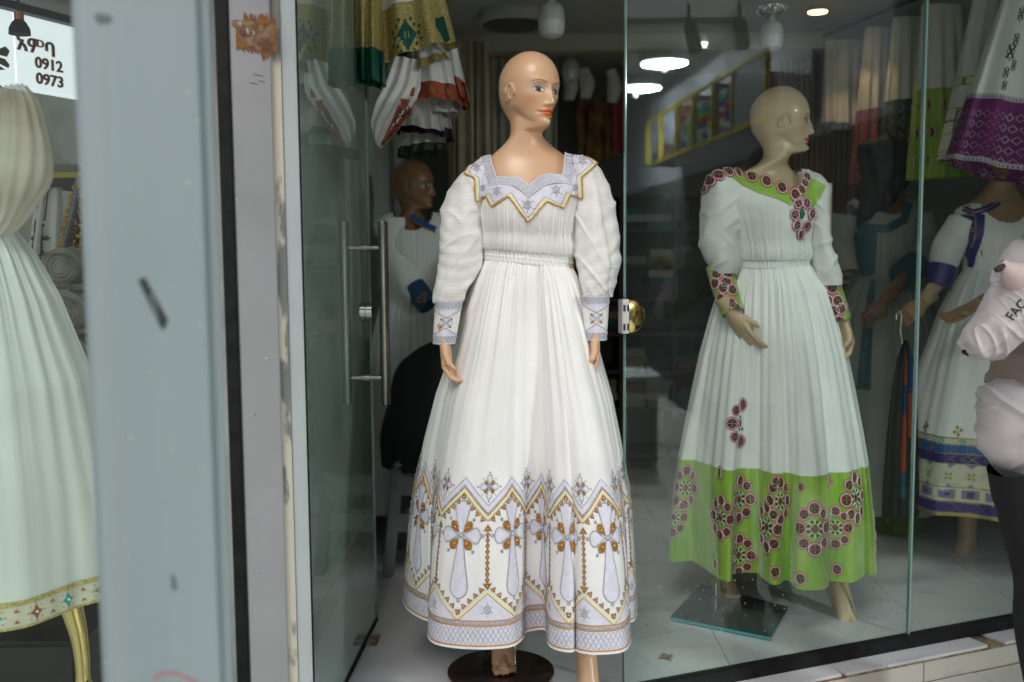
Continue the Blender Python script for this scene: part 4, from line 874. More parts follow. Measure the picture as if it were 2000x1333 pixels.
for i in range(0, 138, 2):
    for u0, u1 in ((.1, .5), (.5, .9)): D.stroke([a[i] + (b[i] - a[i]) * u0, a[i + 1] + (b[i + 1] - a[i + 1]) * u1], .0016, M_wht, .0026, cell=.03); D.stroke([a[i + 1] + (b[i + 1] - a[i + 1]) * u0, a[i] + (b[i] - a[i]) * u1], .0014, M_lil, .0026, cell=.03)
D.build('silver_neck_band', bo)
for rows, cpx in (([(851, 903, 588), (849, 900, 612), (847, 895, 640), (846, 888, 672)], (873, 630)), ([(1136, 1190, 577), (1137, 1189, 600), (1140, 1187, 630), (1143, 1184, 665)], (1165, 622))):
    CF = px_loft(rows, YA - .115, (.034, .034, .032, .028), 40, 100, .0006); cu = CF.mesh('cuff', M_cot, A)
    D = Deco(CF.ev); ln = np.linspace(0, CF.L, 80); o = lambda h: np.stack([ln, np.full(80, h)], 1); H_ = CF.H
    D.band(o(0), o(.024), M_sil, .001, 2); D.band(o(H_ - .024), o(H_), M_sil, .001, 2)
    for h in (.003, .024, H_ - .024, H_ - .003): D.stroke(o(h), .0025, M_lil, .0022, cell=.01)
    for i in range(int(CF.L / .011)): 
        for b_ in (.002, H_ - .022): D.stroke([(i * .011, b_), (i * .011 + .011, b_ + .02)], .0015, M_lil, .002, cell=.012); D.stroke([(i * .011 + .011, b_), (i * .011, b_ + .02)], .0015, M_wht, .002, cell=.012)
    s_, h_ = CF.pix(*cpx); up = [(s_ - .036, H_ - .024), (s_, H_ - .046), (s_ + .036, H_ - .024)]; D.poly(up, M_lil, .0012, .008, 3); D.stroke(up, .0022, M_sil, .0024)
    up = [(s_ - .036, .024), (s_, .046), (s_ + .036, .024)]; D.poly(up, M_lil, .0012, .008, 3); D.stroke(up, .0022, M_sil, .0024)
    for ang in (0, 90, 180, 270): p = petal((s_, H_ / 2), R(ang), .014, .013, .002, 1.6, .7, 7); D.poly(p, M_lil, .0012, .008, 1); D.stroke(p, .0016, M_sil, .002, True)
    for ang in (45, 135, 225, 315): D.poly(petal((s_, H_ / 2), R(ang), .011, .005, .009, 1.5, .8, 6), M_gold, .002, .008, 1)
    for _ in range(16): D.bead((s_ + random.uniform(-.036, .036), random.uniform(.026, H_ - .026)), .0013, M_pearl, .001)
    D.build('cuff_embroidery', cu)
# stand
st = MB(); dc = atz(978, 1307, .01); st.lathe((dc.x, dc.y, 0), [(.155, .001), (.158, .004), (.157, .007), (.15, .009), (.05, .010)], 64); M_wood = mat('dark_wood_disc', (.045, .022, .014), .25, col2=(.022, .012, .009), nscale=6, stretch=(1, 9, 1), coat=.3)
ds = thing('display_base', (dc.x, dc.y, 0), 'round dark brown base disc on the marble floor under the mannequin with lilac crosses', 'base')
st.build('disc', M_wood, ds, True); MB().tube([(dc.x + .04, dc.y + .04, .009), (dc.x + .03, dc.y + .04, .42)], .008, 10).build('support_rod', M_chrome, ds, True)

# ================================================================== figure behind the pane (green hem with rosettes)
YB = 3.34
B = thing('mannequin', (at(1508, 667, YB).x, YB, 0), 'bald mannequin behind the glass, white dress with bright green hem and crimson ring rosettes', 'mannequin', 'mannequins in the shop')
skB = (.56, .40, .25)
hbx = X_(1524, 240, YB); hzb = Z_(1524, 300, YB) + .115 * .93
cxB = X_(1508, 480, YB)
tailB = [(Z_(1530, y, YB), w_, f_, b_, X_(x_, y, YB), YB + o_) for y, w_, f_, b_, x_, o_ in ((320, .058, .038, .055, 1512, -.004), (327, .082, .046, .058, 1504, .002), (335, .118, .056, .063, 1498, .008), (344, .150, .068, .07, 1497, .012))] + [
         (Z_(1530, 366, YB), .170, .085, .08, X_(1502, 366, YB), YB + .015), (Z_(1530, 410, YB), .160, .118, .09, cxB, YB), (Z_(1530, 450, YB), .138, .110, .09, cxB, YB), (Z_(1530, 500, YB), .110, .085, .085, cxB, YB), (1.12, .11, .08, .085, cxB, YB)]
bB = Body(skB); V, f, c = head_loft((hbx, YB - .01, hzb), R(82), tailB, .98, .93, skB, lips=(.58, .02, .05), shade=(.40, .27, .22)); bB.add(V, f, c)
wb = at(1428, 612, YB - .10)
arm_hand(bB, at(1405, 360, YB), at(1400, 500, YB), wb, (.60, -.18, -.95), (.7, .65, .5), 'soft', False, .98)
bB.tube([at(1405, 520, YB - .02), at(1422, 590, YB - .08), wb], (.034, .029, .023))
wb2 = at(1647, 626, YB - .04); M_ = frame(wb2, (.15, -.05, -1), (1, .5, 0)) @ Matrix.Diagonal((-1, 1, 1, 1)); V_, f_ = hand_local('curl'); bB.local((V_, [q[::-1] for q in f_]), M_, False, .92)
bB.tube([at(1600, 360, YB), at(1610, 520, YB), wb2], (.042, .036, .030, .026, .022))
bB.local(foot_local(False), Matrix.Translation(at(1412, 1118, 3.48)) @ Matrix.Rotation(R(38), 4, 'Z'), False, 1.0)
q = at(1412, 1118, 3.48); bB.tube([q + Vector((0, 0, .08)), q + Vector((.03, -.05, .4))], (.036, .055))
q = at(1636, 1128, 3.32); bB.local(foot_local(False), Matrix.Translation(q) @ Matrix.Rotation(R(10), 4, 'Z'), False, 1.0); bB.tube([q + Vector((0, 0, .08)), q + Vector((-.03, 0, .4))], (.036, .055)); bB.tube([q + Vector((-.03, 0, .37)), (cxB + .06, YB, .8), (cxB + .05, YB, 1.16)], (.05, .065, .075)); q = at(1412, 1118, 3.48); bB.tube([q + Vector((.03, -.05, .37)), (cxB - .07, YB, .8), (cxB - .05, YB, 1.16)], (.05, .065, .075)); bB.build(B, M_skin)
ZB_ = .165
hemB = [P2(1306, 1092, .175)] + [P2(x, y, ZB_) for x, y in ((1318, 1098), (1336, 1097), (1352, 1096), (1372, 1108), (1392, 1122), (1412, 1134), (1427, 1136), (1430, 1124), (1445, 1119), (1478, 1120), (1492, 1132), (1508, 1142), (1522, 1142), (1532, 1134), (1544, 1136), (1556, 1150), (1590, 1153), (1614, 1149), (1620, 1136), (1640, 1137), (1664, 1138), (1684, 1128), (1690, 1120), (1702, 1124), (1712, 1118))]
cxhB = at(1508, 1090, YB + .04).x
for a in np.linspace(R(12), R(165), 15): hemB.append((cxhB + (.355 + .022 * math.sin(a * 13)) * math.cos(a), YB + .06 + (.30 + .022 * math.sin(a * 13)) * math.sin(a)))
zwB = Z_(1508, 518, YB - .1)
SB = skirt(hemB, (X_(1509, 518, YB), YB, .125, .092), zwB, ZB_, [(0, 0), (.035, .12), (.08, .26), (.18, .42), (.30, .58), (.42, .70), (.55, .82), (.65, .90), (.78, .955), (.9, .985), (1, 1)], nt=150, ns=900, folds=.0045, gath=.0028, seed=11, q=1.4, sm=44)
HB = SB.pix(1500, 922)[1]                       # height of the green hem
row = int(round((1 - HB / SB.H) * (SB.nt - 1)))
skb = SB.mesh('skirt', M_cot, B, rows=(0, row + 1)); ghem = SB.mesh('green_hem', M_green, B, rows=(row, SB.nt), off=.0004)
for px, py, k, n in ((1340, 958, 1.0, 8), (1446, 975, 1.05, 8), (1404, 1010, .95, 8), (1494, 1030, 1.1, 8), (1586, 1032, 1.08, 8), (1528, 980, 1.0, 8), (1674, 972, 1.12, 8), (1446, 1085, .95, 8), (1628, 1030, .9, 8), (1312, 1010, .9, 8)):
    s_, h_ = SB.pix(px, py); m_rosette(SB, s_, h_, ghem, k * 1.04, n, kx=1.28)
for px, py in ((1402, 925), (1512, 942), (1560, 950), (1622, 940), (1395, 1100), (1510, 1118), (1560, 1130), (1630, 1112)):
    s_, h_ = SB.pix(px, py); D = Deco(SB.ev); m_rings(D, (s_, h_), .0195 if px != 1560 or py > 1000 else .014, True, px); D.build('ring_motif', ghem)
s_, h_ = SB.pix(1452, 828); m_rosette(SB, s_, h_, skb, 1.05, 8, False, 'l' if SB.pix(1420, 828)[0] < s_ else None, kx=2.1)
for i in range(10):     # the same rosettes carried round the back
    s_ = SB.pix(1690, 1000)[0] + (1 if SB.pix(1600, 1000)[0] > SB.pix(1500, 1000)[0] else -1) * (.12 + i * .135)
    m_rosette(SB, s_, .12 + .08 * (i % 2), ghem, 1.0)
BB = ring_loft([(Z_(1505, y, YB), x_, YB + dy, rx, ry) for y, x_, dy, rx, ry in
    ((331, X_(1507, 331, YB), .02, .120, .066), (340, X_(1506, 340, YB), .02, .165, .078), (356, X_(1502, 356, YB), .014, .186, .092), (390, X_(1502, 390, YB), .004, .176, .122), (425, cxB - .01, 0, .160, .128), (460, cxB - .008, 0, .142, .118), (495, cxB, 0, .126, .104), (512, cxB, 0, .120, .094))], 110, 320, .002, (16, 16, 6), 13)
a_ = np.linspace(0, 2 * np.pi, 320, endpoint=False); tt = np.linspace(0, 1, BB.nt)[:, None]
BB.disp((.0012 * np.sin(a_ * 52) + .0014 * np.sin(a_ * 33 + 1))[None] * sst(tt, .3, .9) + .012 * sst(tt, .75, .92) * (1 - sst(tt, .96, 1)))
YNB = YB - .10; npb = lambda L_: [(at(x, y, YNB).x, at(x, y, YNB).z) for x, y in L_]
neckb = npb([(1432, 326), (1470, 338), (1500, 352), (1524, 366), (1545, 377), (1556, 372), (1566, 356), (1572, 345), (1578, 336)])
insB = inside([(neckb[0][0], 1.8)] + neckb + [(neckb[-1][0], 1.8)])
bob = BB.mesh('bodice', M_crink, B, keep=lambda c: ~insB(c) | ((c[:, 1] > YB + .02) & (c[:, 2] < Z_(1505, 338, YB))))
SBL = px_loft([(1408, 1442, 332), (1390, 1450, 340), (1378, 1452, 356), (1372, 1448, 385), (1369, 1446, 420), (1368, 1446, 455), (1369, 1447, 485), (1374, 1446, 505), (1382, 1440, 522), (1386, 1432, 534)], YB - .01, (.03, .07, .085, .085, .08, .07, .05), 90, 110, .006, (22, 22, 10), 5, (.02, -.03)); o_bl = crease(SBL, .006, 8, 3).mesh('sleeve', M_sleeve, B)
SBR = px_loft([(1560, 1588, 336), (1565, 1606, 346), (1568, 1614, 362), (1570, 1617, 400), (1574, 1616, 440), (1576, 1618, 475), (1580, 1631, 510), (1587, 1640, 538), (1594, 1640, 556)], YB - .01, (.03, .07, .075, .075, .07, .06, .04), 90, 110, .006, (22, 22, 10), 6, (.02, -.03)); o_br = crease(SBR, .006, 8, 5).mesh('sleeve', M_sleeve, B)
full = BB.mesh('tmpb', M_crink); bm = bmesh.new(); bm.from_mesh(full.data); bm.from_mesh(o_bl.data); bm.from_mesh(o_br.data); bvhB = BVHTree.FromBMesh(bm); bm.free(); bpy.data.objects.remove(full)
def on_chestB(P):
    out = []
    for x, z, o in P:
        r = bvhB.ray_cast(Vector((x, YB - .6, z)), Vector((0, 1, 0)))
        if r[0] is None or r[0].y > YB + .01: q, n_, _, _ = bvhB.find_nearest(Vector((x, YB - .03, z)))
        else: q, n_ = r[0], r[1]
        if n_.y > 0: n_ = -n_
        out.append(tuple(q + n_ * (.003 + o)))
    return np.array(out)
# green yoke and its chain of rings
D = Deco(on_chestB)
D.poly(npb([(1420, 330), (1436, 330), (1470, 338), (1500, 352), (1524, 368), (1545, 382), (1541, 402), (1516, 390), (1482, 378), (1455, 362), (1434, 346)]), M_green, .0008, .012, 5)
D.poly(npb([(1556, 376), (1570, 360), (1584, 344), (1600, 350), (1616, 364), (1605, 386), (1590, 406), (1574, 392), (1566, 384)]), M_green, .0008, .012, 4)
D.build('green_yoke', bob)
D = Deco(on_chestB); ch = [(1383, 366), (1394, 352), (1410, 342), (1430, 334), (1450, 336), (1474, 344), (1500, 355), (1527, 368), (1551, 382), (1566, 372), (1576, 358), (1583, 346), (1555, 398), (1573, 398), (1548, 420), (1585, 418), (1552, 440), (1576, 442), (1563, 458)]
for i, (x, y) in enumerate(ch): m_rings(D, npb([(x, y)])[0], (.0195 if 4 < i < 9 else .0165) * (1 if i else .9), i < 12, i * .7)
D.poly([(p[0], p[1]) for p in npb([(1556, 418), (1563, 406), (1570, 418), (1563, 430)])], M_grn2, .002, .02, 1); D.build('ring_chain', bob)
WBB = ring_loft([(zwB + .022, cxB, YB, .124, .098), (zwB + .008, cxB, YB, .128, .100), (zwB - .010, cxB, YB, .126, .098)], 24, 300, .0008, (30, 30, 30)); WBB.disp(.0016 * np.sin(np.linspace(0, 2 * np.pi, 300, endpoint=False) * 60)[None] + 0 * WBB.G[..., 0]); WBB.mesh('waistband', M_cot, B)
for path, rad, cps in (([at(1404, 520, YB - .02), at(1415, 560, YB - .05), at(1432, 612, YB - .09)], [.043, .042, .037], [(1396, 535), (1424, 532), (1410, 560), (1432, 562), (1404, 585), (1424, 590), (1440, 598), (1416, 548), (1392, 555)]),
                       ([at(1616, 552, YB - .02), at(1627, 584, YB - .03), at(1642, 626, YB - .04)], [.041, .039, .034], [(1602, 566), (1622, 562), (1612, 588), (1638, 586), (1626, 610), (1646, 606), (1636, 628)])):
    CF = tube_cloth(path, rad, 40, 90, .0005); cu = CF.mesh('green_cuff', M_green, B)
    for px, py in cps: D = Deco(CF.ev); m_rings(D, CF.pix(px, py), .0185, True, px); D.build('ring_motif', cu)
# glass base plate
pc = [atz(x, y, .012) for x, y in ((1309, 1206), (1506, 1246), (1541, 1186), (1368, 1140))]
gb = thing('display_base', (pc[0].x + .2, pc[0].y + .2, 0), 'tilted rectangular dark glass base plate with blue-green edge under the mannequin with green hem', 'base')
M_plate = mat('dark_glass_plate', (.015, .045, .055), .06, coat=1); M_ped = mat('teal_glass_edge', (.03, .30, .36), .2, coat=1)
mb = MB(); mb.hexa([(p.x, p.y, .003) for p in pc] + [(p.x, p.y, .0125) for p in pc]); mb.build('plate', [M_plate], gb)
mb = MB(); e0, e1 = Vector((pc[0].x, pc[0].y, 0)), Vector((pc[1].x, pc[1].y, 0)); nn = Vector((e1 - e0).normalized()).cross(Vector((0, 0, 1))) * .0015
mb.hexa([e0 + Vector((0, 0, .004)) + nn * .1, e1 + Vector((0, 0, .004)) + nn * .1, e1 + nn + Vector((0, 0, .004)), e0 + nn + Vector((0, 0, .004)), e0 + nn * .1 + Vector((0, 0, .0125)), e1 + nn * .1 + Vector((0, 0, .0125)), e1 + nn + Vector((0, 0, .0125)), e0 + nn + Vector((0, 0, .0125))]); mb.build('edge', M_ped, gb)
q = atz(1398, 1166, .012); MB().lathe((q.x, q.y, .013), [(.016, 0), (.018, .003), (.006, .006), (.005, .05), (.004, .05)], 16).build('screw_fitting', M_chrome, gb, True)
# ================================================================== other dressed figures
M_teal = mat('teal_trim', (.02, .13, .16), .5, col2=(.03, .07, .12), nscale=60); M_blue = mat('royal_blue_satin', (.015, .10, .33), .4); M_purp = mat('deep_purple_satin', (.035, .022, .16), .4); M_gthr = mat('gold_thread', (.50, .36, .10), .35, metal=.6, col2=(.28, .19, .05), nscale=400)
M_mint = mat('mint_beads', (.03, .40, .33), .4); M_ivory = mat('ivory_brocade', (.62, .60, .47), .7, col2=(.52, .50, .38), nscale=30)
def rot2(c, a, x, y): return (c[0] + x * math.cos(a) - y * math.sin(a), c[1] + x * math.sin(a) + y * math.cos(a))
def ringhem(cx, cy, rx, ry, n=14, amp=.03, seed=0, tilt=0):
    r_ = random.Random(seed); out = []
    for k in range(n * 4):
        a = 2 * math.pi * k / (n * 4); q = 1 + amp * math.sin(n * a + seed) + r_.uniform(-.012, .012); out.append((cx + rx * q * math.cos(a), cy + ry * q * math.sin(a)))
    return out
def figure(name, label, cx, Y, zc, zsh, zw, zhem, hr, skin, yaw, head=True, waist=.125, sh=.165, sleeves=(), hands=(), feet=(), mcot=None, seed=1, group='mannequins in the shop', hn=13, amp=.05, lips=(.5, .1, .06), trunk=.0):
    t = thing(name, (cx, Y, 0), label, 'mannequin', group); b = Body(skin)
    tail = [(zsh + .075, .046, .036, .052, cx, Y + .01), (zsh + .045, .060, .042, .056, cx, Y + .015), (zsh + .02, .11, .052, .06, cx, Y + .02), (zsh, .145, .062, .066, cx, Y + .02), (zsh - .05, .150, .08, .075, cx, Y + .012), (zsh - .13, .14, .105, .085, cx, Y), (zw, .115, .08, .08, cx, Y), (zw - .1, .11, .08, .08, cx, Y)]
    V, f, c = head_loft((cx, Y - .01, zc), yaw, tail, .98, .92, skin, lips=lips, lo=.45); b.add(V, f, c)
    for M_, kind, mir in hands:
        V_, f_ = hand_local(kind); b.local((V_, [q[::-1] for q in f_] if mir else f_), M_ @ (Matrix.Diagonal((-1, 1, 1, 1)) if mir else Matrix()), False, .95)
    for path, rad in sleeves: b.tube(path, [r * .6 for r in rad[:-1]] + [.022])
    for M_, kd in feet: b.local(foot_local(False), M_, False, 1.0); q = M_.translation; b.tube([q + Vector((0, 0, .08)), q + Vector((0, 0, .45))], (.036, .055))
    b.build(t, M_skin)
    mc = mcot or M_cot
    bo_ = ring_loft([(zsh + .012, cx, Y + .02, .125, .062), (zsh - .005, cx, Y + .018, .155, .074), (zsh - .04, cx, Y + .012, .165, .088), (zsh - .12, cx, Y, .152, .115), (zw + .06, cx, Y, .128, .1), (zw, cx, Y, waist, .095)], 60, 160, .003, (16, 16, 6), seed)
    a_ = np.linspace(0, 2 * np.pi, 160, endpoint=False); bo_.disp((.002 * np.sin(a_ * 40) + .001 * np.sin(a_ * 27))[None] * np.linspace(0, 1, 60)[:, None])
    oval = lambda c: ((c[:, 0] - cx) ** 2 / .0075 + (c[:, 2] - (zsh + .01)) ** 2 / .0055) < 1
    ob = bo_.mesh('bodice', mc, t, keep=lambda c: ~oval(c))
    for path, rad in sleeves: tube_cloth(path, rad, 50, 60, .005, (20, 20, 9), seed).mesh('sleeve', mc, t)
    sk_ = skirt(ringhem(cx, Y, hr, hr * .9, hn, amp, seed), (cx, Y, waist, .095), zw, zhem, [(0, 0), (.07, .15), (.18, .34), (.4, .6), (.7, .85), (1, 1)], nt=80, ns=560, folds=.004, gath=.003, seed=seed, q=.8, sm=30)
    return t, bo_, ob, sk_
# D: blue-purple hem, far right
YD = 3.92; cD = at(1942, 667, YD).x
slD = [at(1880, 435, YD), at(1850, 490, YD - .02), at(1836, 548, YD - .08)]
hD = [(frame(at(1803, 590, YD - .14), (-.75, -.3, -.5), (.1, .9, -.3)), 'grip', False), (frame(at(1905, 596, YD - .22), (-.9, -.15, -.45), (0, .4, -1)), 'soft', True)]
D_, boD, obD, skD = figure('mannequin', 'brown mannequin at the glass in a white dress with blue and purple beaded hem band', cD, YD, at(1900, 300, YD).z, at(1900, 405, YD).z, at(1900, 530, YD).z, .235, .395, (.34, .21, .12), R(-20), sleeves=(([*slD], [.055, .06, .045]), ([at(1965, 430, YD), at(1990, 520, YD), at(1985, 575, YD - .1)], [.055, .06, .045])), hands=hD, feet=(), seed=5, hn=9, amp=.06)
bmD = Body((.44, .31, .20)); bmD2 = Body((.44, .31, .20)); bmD3 = Body((.44, .31, .20)); bmD2.tube([at(1836, 548, YD - .08), at(1815, 572, YD - .12), at(1803, 590, YD - .14)], (.03, .026, .022)); bmD3.tube([at(1985, 575, YD - .1), at(1950, 585, YD - .18), at(1905, 596, YD - .22)], (.032, .028, .022))
Mf = Matrix.Translation(at(1888, 1050, 3.98) + Vector((0, 0, -.0))) @ Matrix.Rotation(R(-52), 4, 'Z'); bmD.local(foot_local(False), Mf, False, 1.12); q = Mf.translation; bmD.tube([q + Vector((0, 0, .10)), q + Vector((0, 0, .5))], (.042, .055))
for n_, (V_, f_) in enumerate([]): pass
bmD.build(D_, M_skin, 'leg'); bmD2.build(D_, M_skin, 'forearm'); bmD3.build(D_, M_skin, 'forearm')
skd = skD.mesh('skirt', M_cot, D_)
D = Deco(skD.ev); L_ = skD.L; ln = np.linspace(0, L_, 300); o = lambda h: np.stack([ln, np.full(300, h)], 1)
D.band(o(0), o(.30), M_ivory, .001, 5); D.band(o(.0), o(.012), M_gthr, .002); D.band(o(.014), o(.055), M_purp, .002, 2); D.stroke(o(.058), .004, M_gthr, .003, cell=.02); D.stroke(o(.112), .004, M_gthr, .003, cell=.02)
D.band(o(.205), o(.240), M_purp, .002, 2); D.band(o(.244), o(.275), M_blue, .002, 2); D.stroke(o(.2425), .003, M_gthr, .003, cell=.02); D.stroke(o(.203), .003, M_gthr, .003, cell=.02); D.stroke(o(.278), .003, M_gthr, .003, cell=.02); D.stroke(o(.302), .005, M_gthr, .003, cell=.02)
D.build('beaded_hem_band', skd)
N = int(L_ / .085)
D = Deco(skD.ev)
for i in range(N):
    s_ = i * L_ / N; w_ = L_ / N
    D.poly([(s_ - .034, .066), (s_ + .034, .066), (s_ + .034, .105), (s_ - .034, .105)], M_gthr, .0016, .02, 2); D.poly([(s_ - .030, .069), (s_ + .030, .069), (s_ + .030, .102), (s_ - .030, .102)], mat('slate_violet', (.20, .19, .36), .6), .0022, .02, 2); D.poly([(s_ - .019, .074), (s_ + .019, .074), (s_ + .019, .097), (s_ - .019, .097)], M_purp, .003, .02, 1)
    for a in range(4): D.bead((s_ + .008 * math.cos(a * 1.571), .0855 + .006 * math.sin(a * 1.571)), .003, M_gthr, .003, 5)
    D.stroke([(s_ - w_ / 2, .034), (s_ - w_ * .3, .052), (s_ + w_ * .3, .052), (s_ + w_ / 2, .034), (s_ + w_ * .3, .018), (s_ - w_ * .3, .018)], .003, M_gthr, .003, True, .02)
    D.stroke([(s_ - w_ / 2, .222), (s_ - w_ * .2, .236), (s_, .222), (s_ + w_ * .3, .238)], .003, M_gthr, .003, cell=.02); D.stroke([(s_ - w_ / 2, .222), (s_ - w_ * .2, .208), (s_, .222), (s_ + w_ * .3, .207)], .003, M_gthr, .003, cell=.02)
    D.stroke([(s_ - .022, .248), (s_ + .022, .248), (s_ + .022, .272), (s_ - .022, .272)], .003, M_gthr, .003, True, .02)
    for a in range(4): D.bead((s_ + .008 * math.cos(a * 1.571), .260 + .008 * math.sin(a * 1.571)), .003, M_gthr, .003, 5)
    for a in range(4): D.poly(circle((s_ + w_ / 2 + .009 * math.cos(a * 1.571), .290 + .009 * math.sin(a * 1.571)), .0055, n=7), M_mint, .002, .02, 1)
    D.poly([(s_ - .022, .110), (s_, .126), (s_ + .022, .110)], mat('slate_violet', (.2, .19, .36)), .002, .02, 1); D.poly([(s_ - .03, .204), (s_, .186), (s_ + .03, .204)], mat('slate_violet', (.2, .19, .36)), .002, .02, 1)
    for a in range(4): D.poly(petal((s_, .155), a * 1.571 + .78, .018, .011), M_gthr, .002, .02, 1)
    if i % 2 == 0:
        for a in range(4): D.poly(petal((s_ + .02, .330), a * 1.571 + .3, .022, .016), M_gthr, .002, .02, 1)
        D.stroke([(s_ + .02, .33), (s_ + .02, .300)], .004, M_gthr, .002)
D.build('beaded_motifs', skd)
def chest_map(cl, cx, Y):
    bm = bmesh.new(); ob_ = cl.mesh('tmpc', M_cot); bm.from_mesh(ob_.data); bv = BVHTree.FromBMesh(bm); bm.free(); bpy.data.objects.remove(ob_)
    def fn(P):
        out = []
        for x, z, o in P:
            r = bv.ray_cast(Vector((x, Y - .6, z)), Vector((0, 1, 0)))
            q, n_ = (r[0], r[1]) if r[0] is not None else bv.find_nearest(Vector((x, Y - .03, z)))[:2]
            if n_.y > 0: n_ = -n_
            out.append(tuple(q + n_ * (.003 + o)))
        return np.array(out)
    return fn
mp = chest_map(boD, cD, YD); D = Deco(mp); bx = lambda L_, Y=YD - .1: [(at(x, y, Y).x, at(x, y, Y).z) for x, y in L_]
nk = bx([(1908, 392), (1903, 408), (1915, 415), (1940, 408), (1965, 395), (1990, 375), (2010, 360)]); D.stroke(nk, .022, M_purp, .002); D.stroke(nk, .004, M_gthr, .004)
pq = bx([(1893, 430), (1884, 470), (1880, 518), (1915, 524), (1922, 470), (1933, 420), (1912, 412)]); D.poly(pq, M_purp, .0015, .02, 4)
for y0, y1 in ((418, 446), (450, 482), (488, 514)):
    k = (y0 - 418) * -.12; q = bx([(1898 + k, y0), (1917 + k, y0 + 2), (1914 + k, y1 + 1), (1894 + k, y1)]); D.stroke(q, .0045, M_gthr, .004, True); D.poly(q, M_blue, .002, .02, 1)
D.build('blue_neck_trim', obD)
for p in (at(1836, 545, YD - .08),): MB().tube([p + Vector((.012, .0, .05)), p + Vector((-.012, -.01, -.03))], [.054, .050], 20).build('blue_cuff', M_purp, D_, True)
# C: darker figure with teal trim further in
YCc = 4.45; cC = at(1722, 667, YCc).x
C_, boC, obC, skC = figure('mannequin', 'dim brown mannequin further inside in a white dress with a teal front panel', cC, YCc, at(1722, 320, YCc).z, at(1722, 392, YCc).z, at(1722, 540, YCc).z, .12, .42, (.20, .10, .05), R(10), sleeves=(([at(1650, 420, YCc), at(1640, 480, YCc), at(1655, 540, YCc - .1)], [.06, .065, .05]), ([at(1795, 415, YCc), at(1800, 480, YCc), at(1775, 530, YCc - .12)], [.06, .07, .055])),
    hands=((frame(at(1728, 588, YCc - .25), (-.75, -.2, -.7), (0, .8, -.4)), 'soft', True),), seed=8, mcot=mat('shade_tinted_cotton', (.36, .37, .33), .9, col2=(.31, .32, .28), nscale=4))  # white dress; the dimness of its place is put into the cotton colour
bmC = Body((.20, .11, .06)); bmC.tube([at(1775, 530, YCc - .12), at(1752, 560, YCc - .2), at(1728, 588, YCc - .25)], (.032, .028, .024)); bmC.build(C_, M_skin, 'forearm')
skc = skC.mesh('skirt', MATS['shade_tinted_cotton'], C_)
zq = at(1722, 320, YCc).z; hw_ = ring_loft([(zq + .125, cC, YCc, .02, .02), (zq + .10, cC, YCc, .08, .09), (zq + .02, cC, YCc, .098, .120), (zq - .06, cC - .005, YCc, .096, .116), (zq - .14, cC - .03, YCc + .0, .088, .10), (zq - .24, cC - .09, YCc, .075, .08), (zq - .34, cC - .13, YCc, .03, .03)], 60, 90, .022, (26, 26, 9), 4); hw_.mesh('wig', mat('black_wig', (.008, .007, .006), .6), C_)
mp = chest_map(boC, cC, YCc); D = Deco(mp); nk = bx([(1672, 400), (1680, 432), (1700, 446), (1730, 448), (1765, 430), (1785, 395)], YCc - .1); D.stroke(nk, .035, M_teal, .002); D.poly(bx([(1682, 440), (1712, 440), (1712, 545), (1682, 545)], YCc - .1), M_teal, .003, .02, 4); D.build('teal_neck_trim', obC)
MB().tube([at(1780, 518, YCc - .1) + Vector((.02, 0, 0)), at(1762, 540, YCc - .16)], [.064, .060], 20).build('teal_cuff', M_teal, C_, True)
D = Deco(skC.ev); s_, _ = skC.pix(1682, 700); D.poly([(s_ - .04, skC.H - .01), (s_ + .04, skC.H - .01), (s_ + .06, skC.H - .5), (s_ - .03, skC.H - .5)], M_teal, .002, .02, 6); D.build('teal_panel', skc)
# F: figure inside the doorway on the left
YF = 4.38; cF = at(812, 667, YF).x
F_, boF, obF, skF = figure('mannequin', 'shadowed mannequin behind the door handles in a white dress with blue and orange cuff', cF, YF, at(810, 362, YF).z, at(812, 422, YF).z, at(812, 560, YF).z, .12, .30, (.24, .12, .055), R(72), sleeves=(([at(772, 430, YF - .02), at(775, 500, YF - .05), at(800, 560, YF - .12), at(815, 575, YF - .14)], [.058, .062, .06, .048]),), seed=12)
skF.mesh('skirt', M_cot, F_)
p0, p1_ = at(808, 562, YF - .13), at(838, 598, YF - .17); cF1 = tube_cloth([p0, (p0 + p1_) / 2, p1_], [.052, .05, .045], 20, 50, 0); cu = cF1.mesh('blue_cuff', mat('blue_cuff', (.015, .07, .14), .6), F_)
D = Deco(cF1.ev); s_, h_ = cF1.pix(822, 580); hh = [(s_ + .022 * math.sin(a) ** 3 * 1.1, h_ + .0165 * math.cos(a) - .006 * math.cos(2 * a)) for a in np.linspace(0, 2 * np.pi, 22, endpoint=False)]; D.stroke(hh, .005, mat('orange_stitch', (.40, .13, .02), .6), .002, True); D.stroke([((x - s_) * .5 + s_, (y - h_) * .5 + h_) for x, y in hh], .004, M_grn2, .002, True); D.build('heart_motif', cu)
mp = chest_map(boF, cF, YF); D = Deco(mp); D.stroke(bx([(790, 412), (805, 425), (830, 440), (850, 448)], YF - .1), .022, M_blue, .002); D.stroke(bx([(792, 420), (805, 432), (830, 447), (850, 455)], YF - .1), .005, mat('orange_stitch', (.4, .13, .02)), .003); D.build('blue_neck_trim', obF)

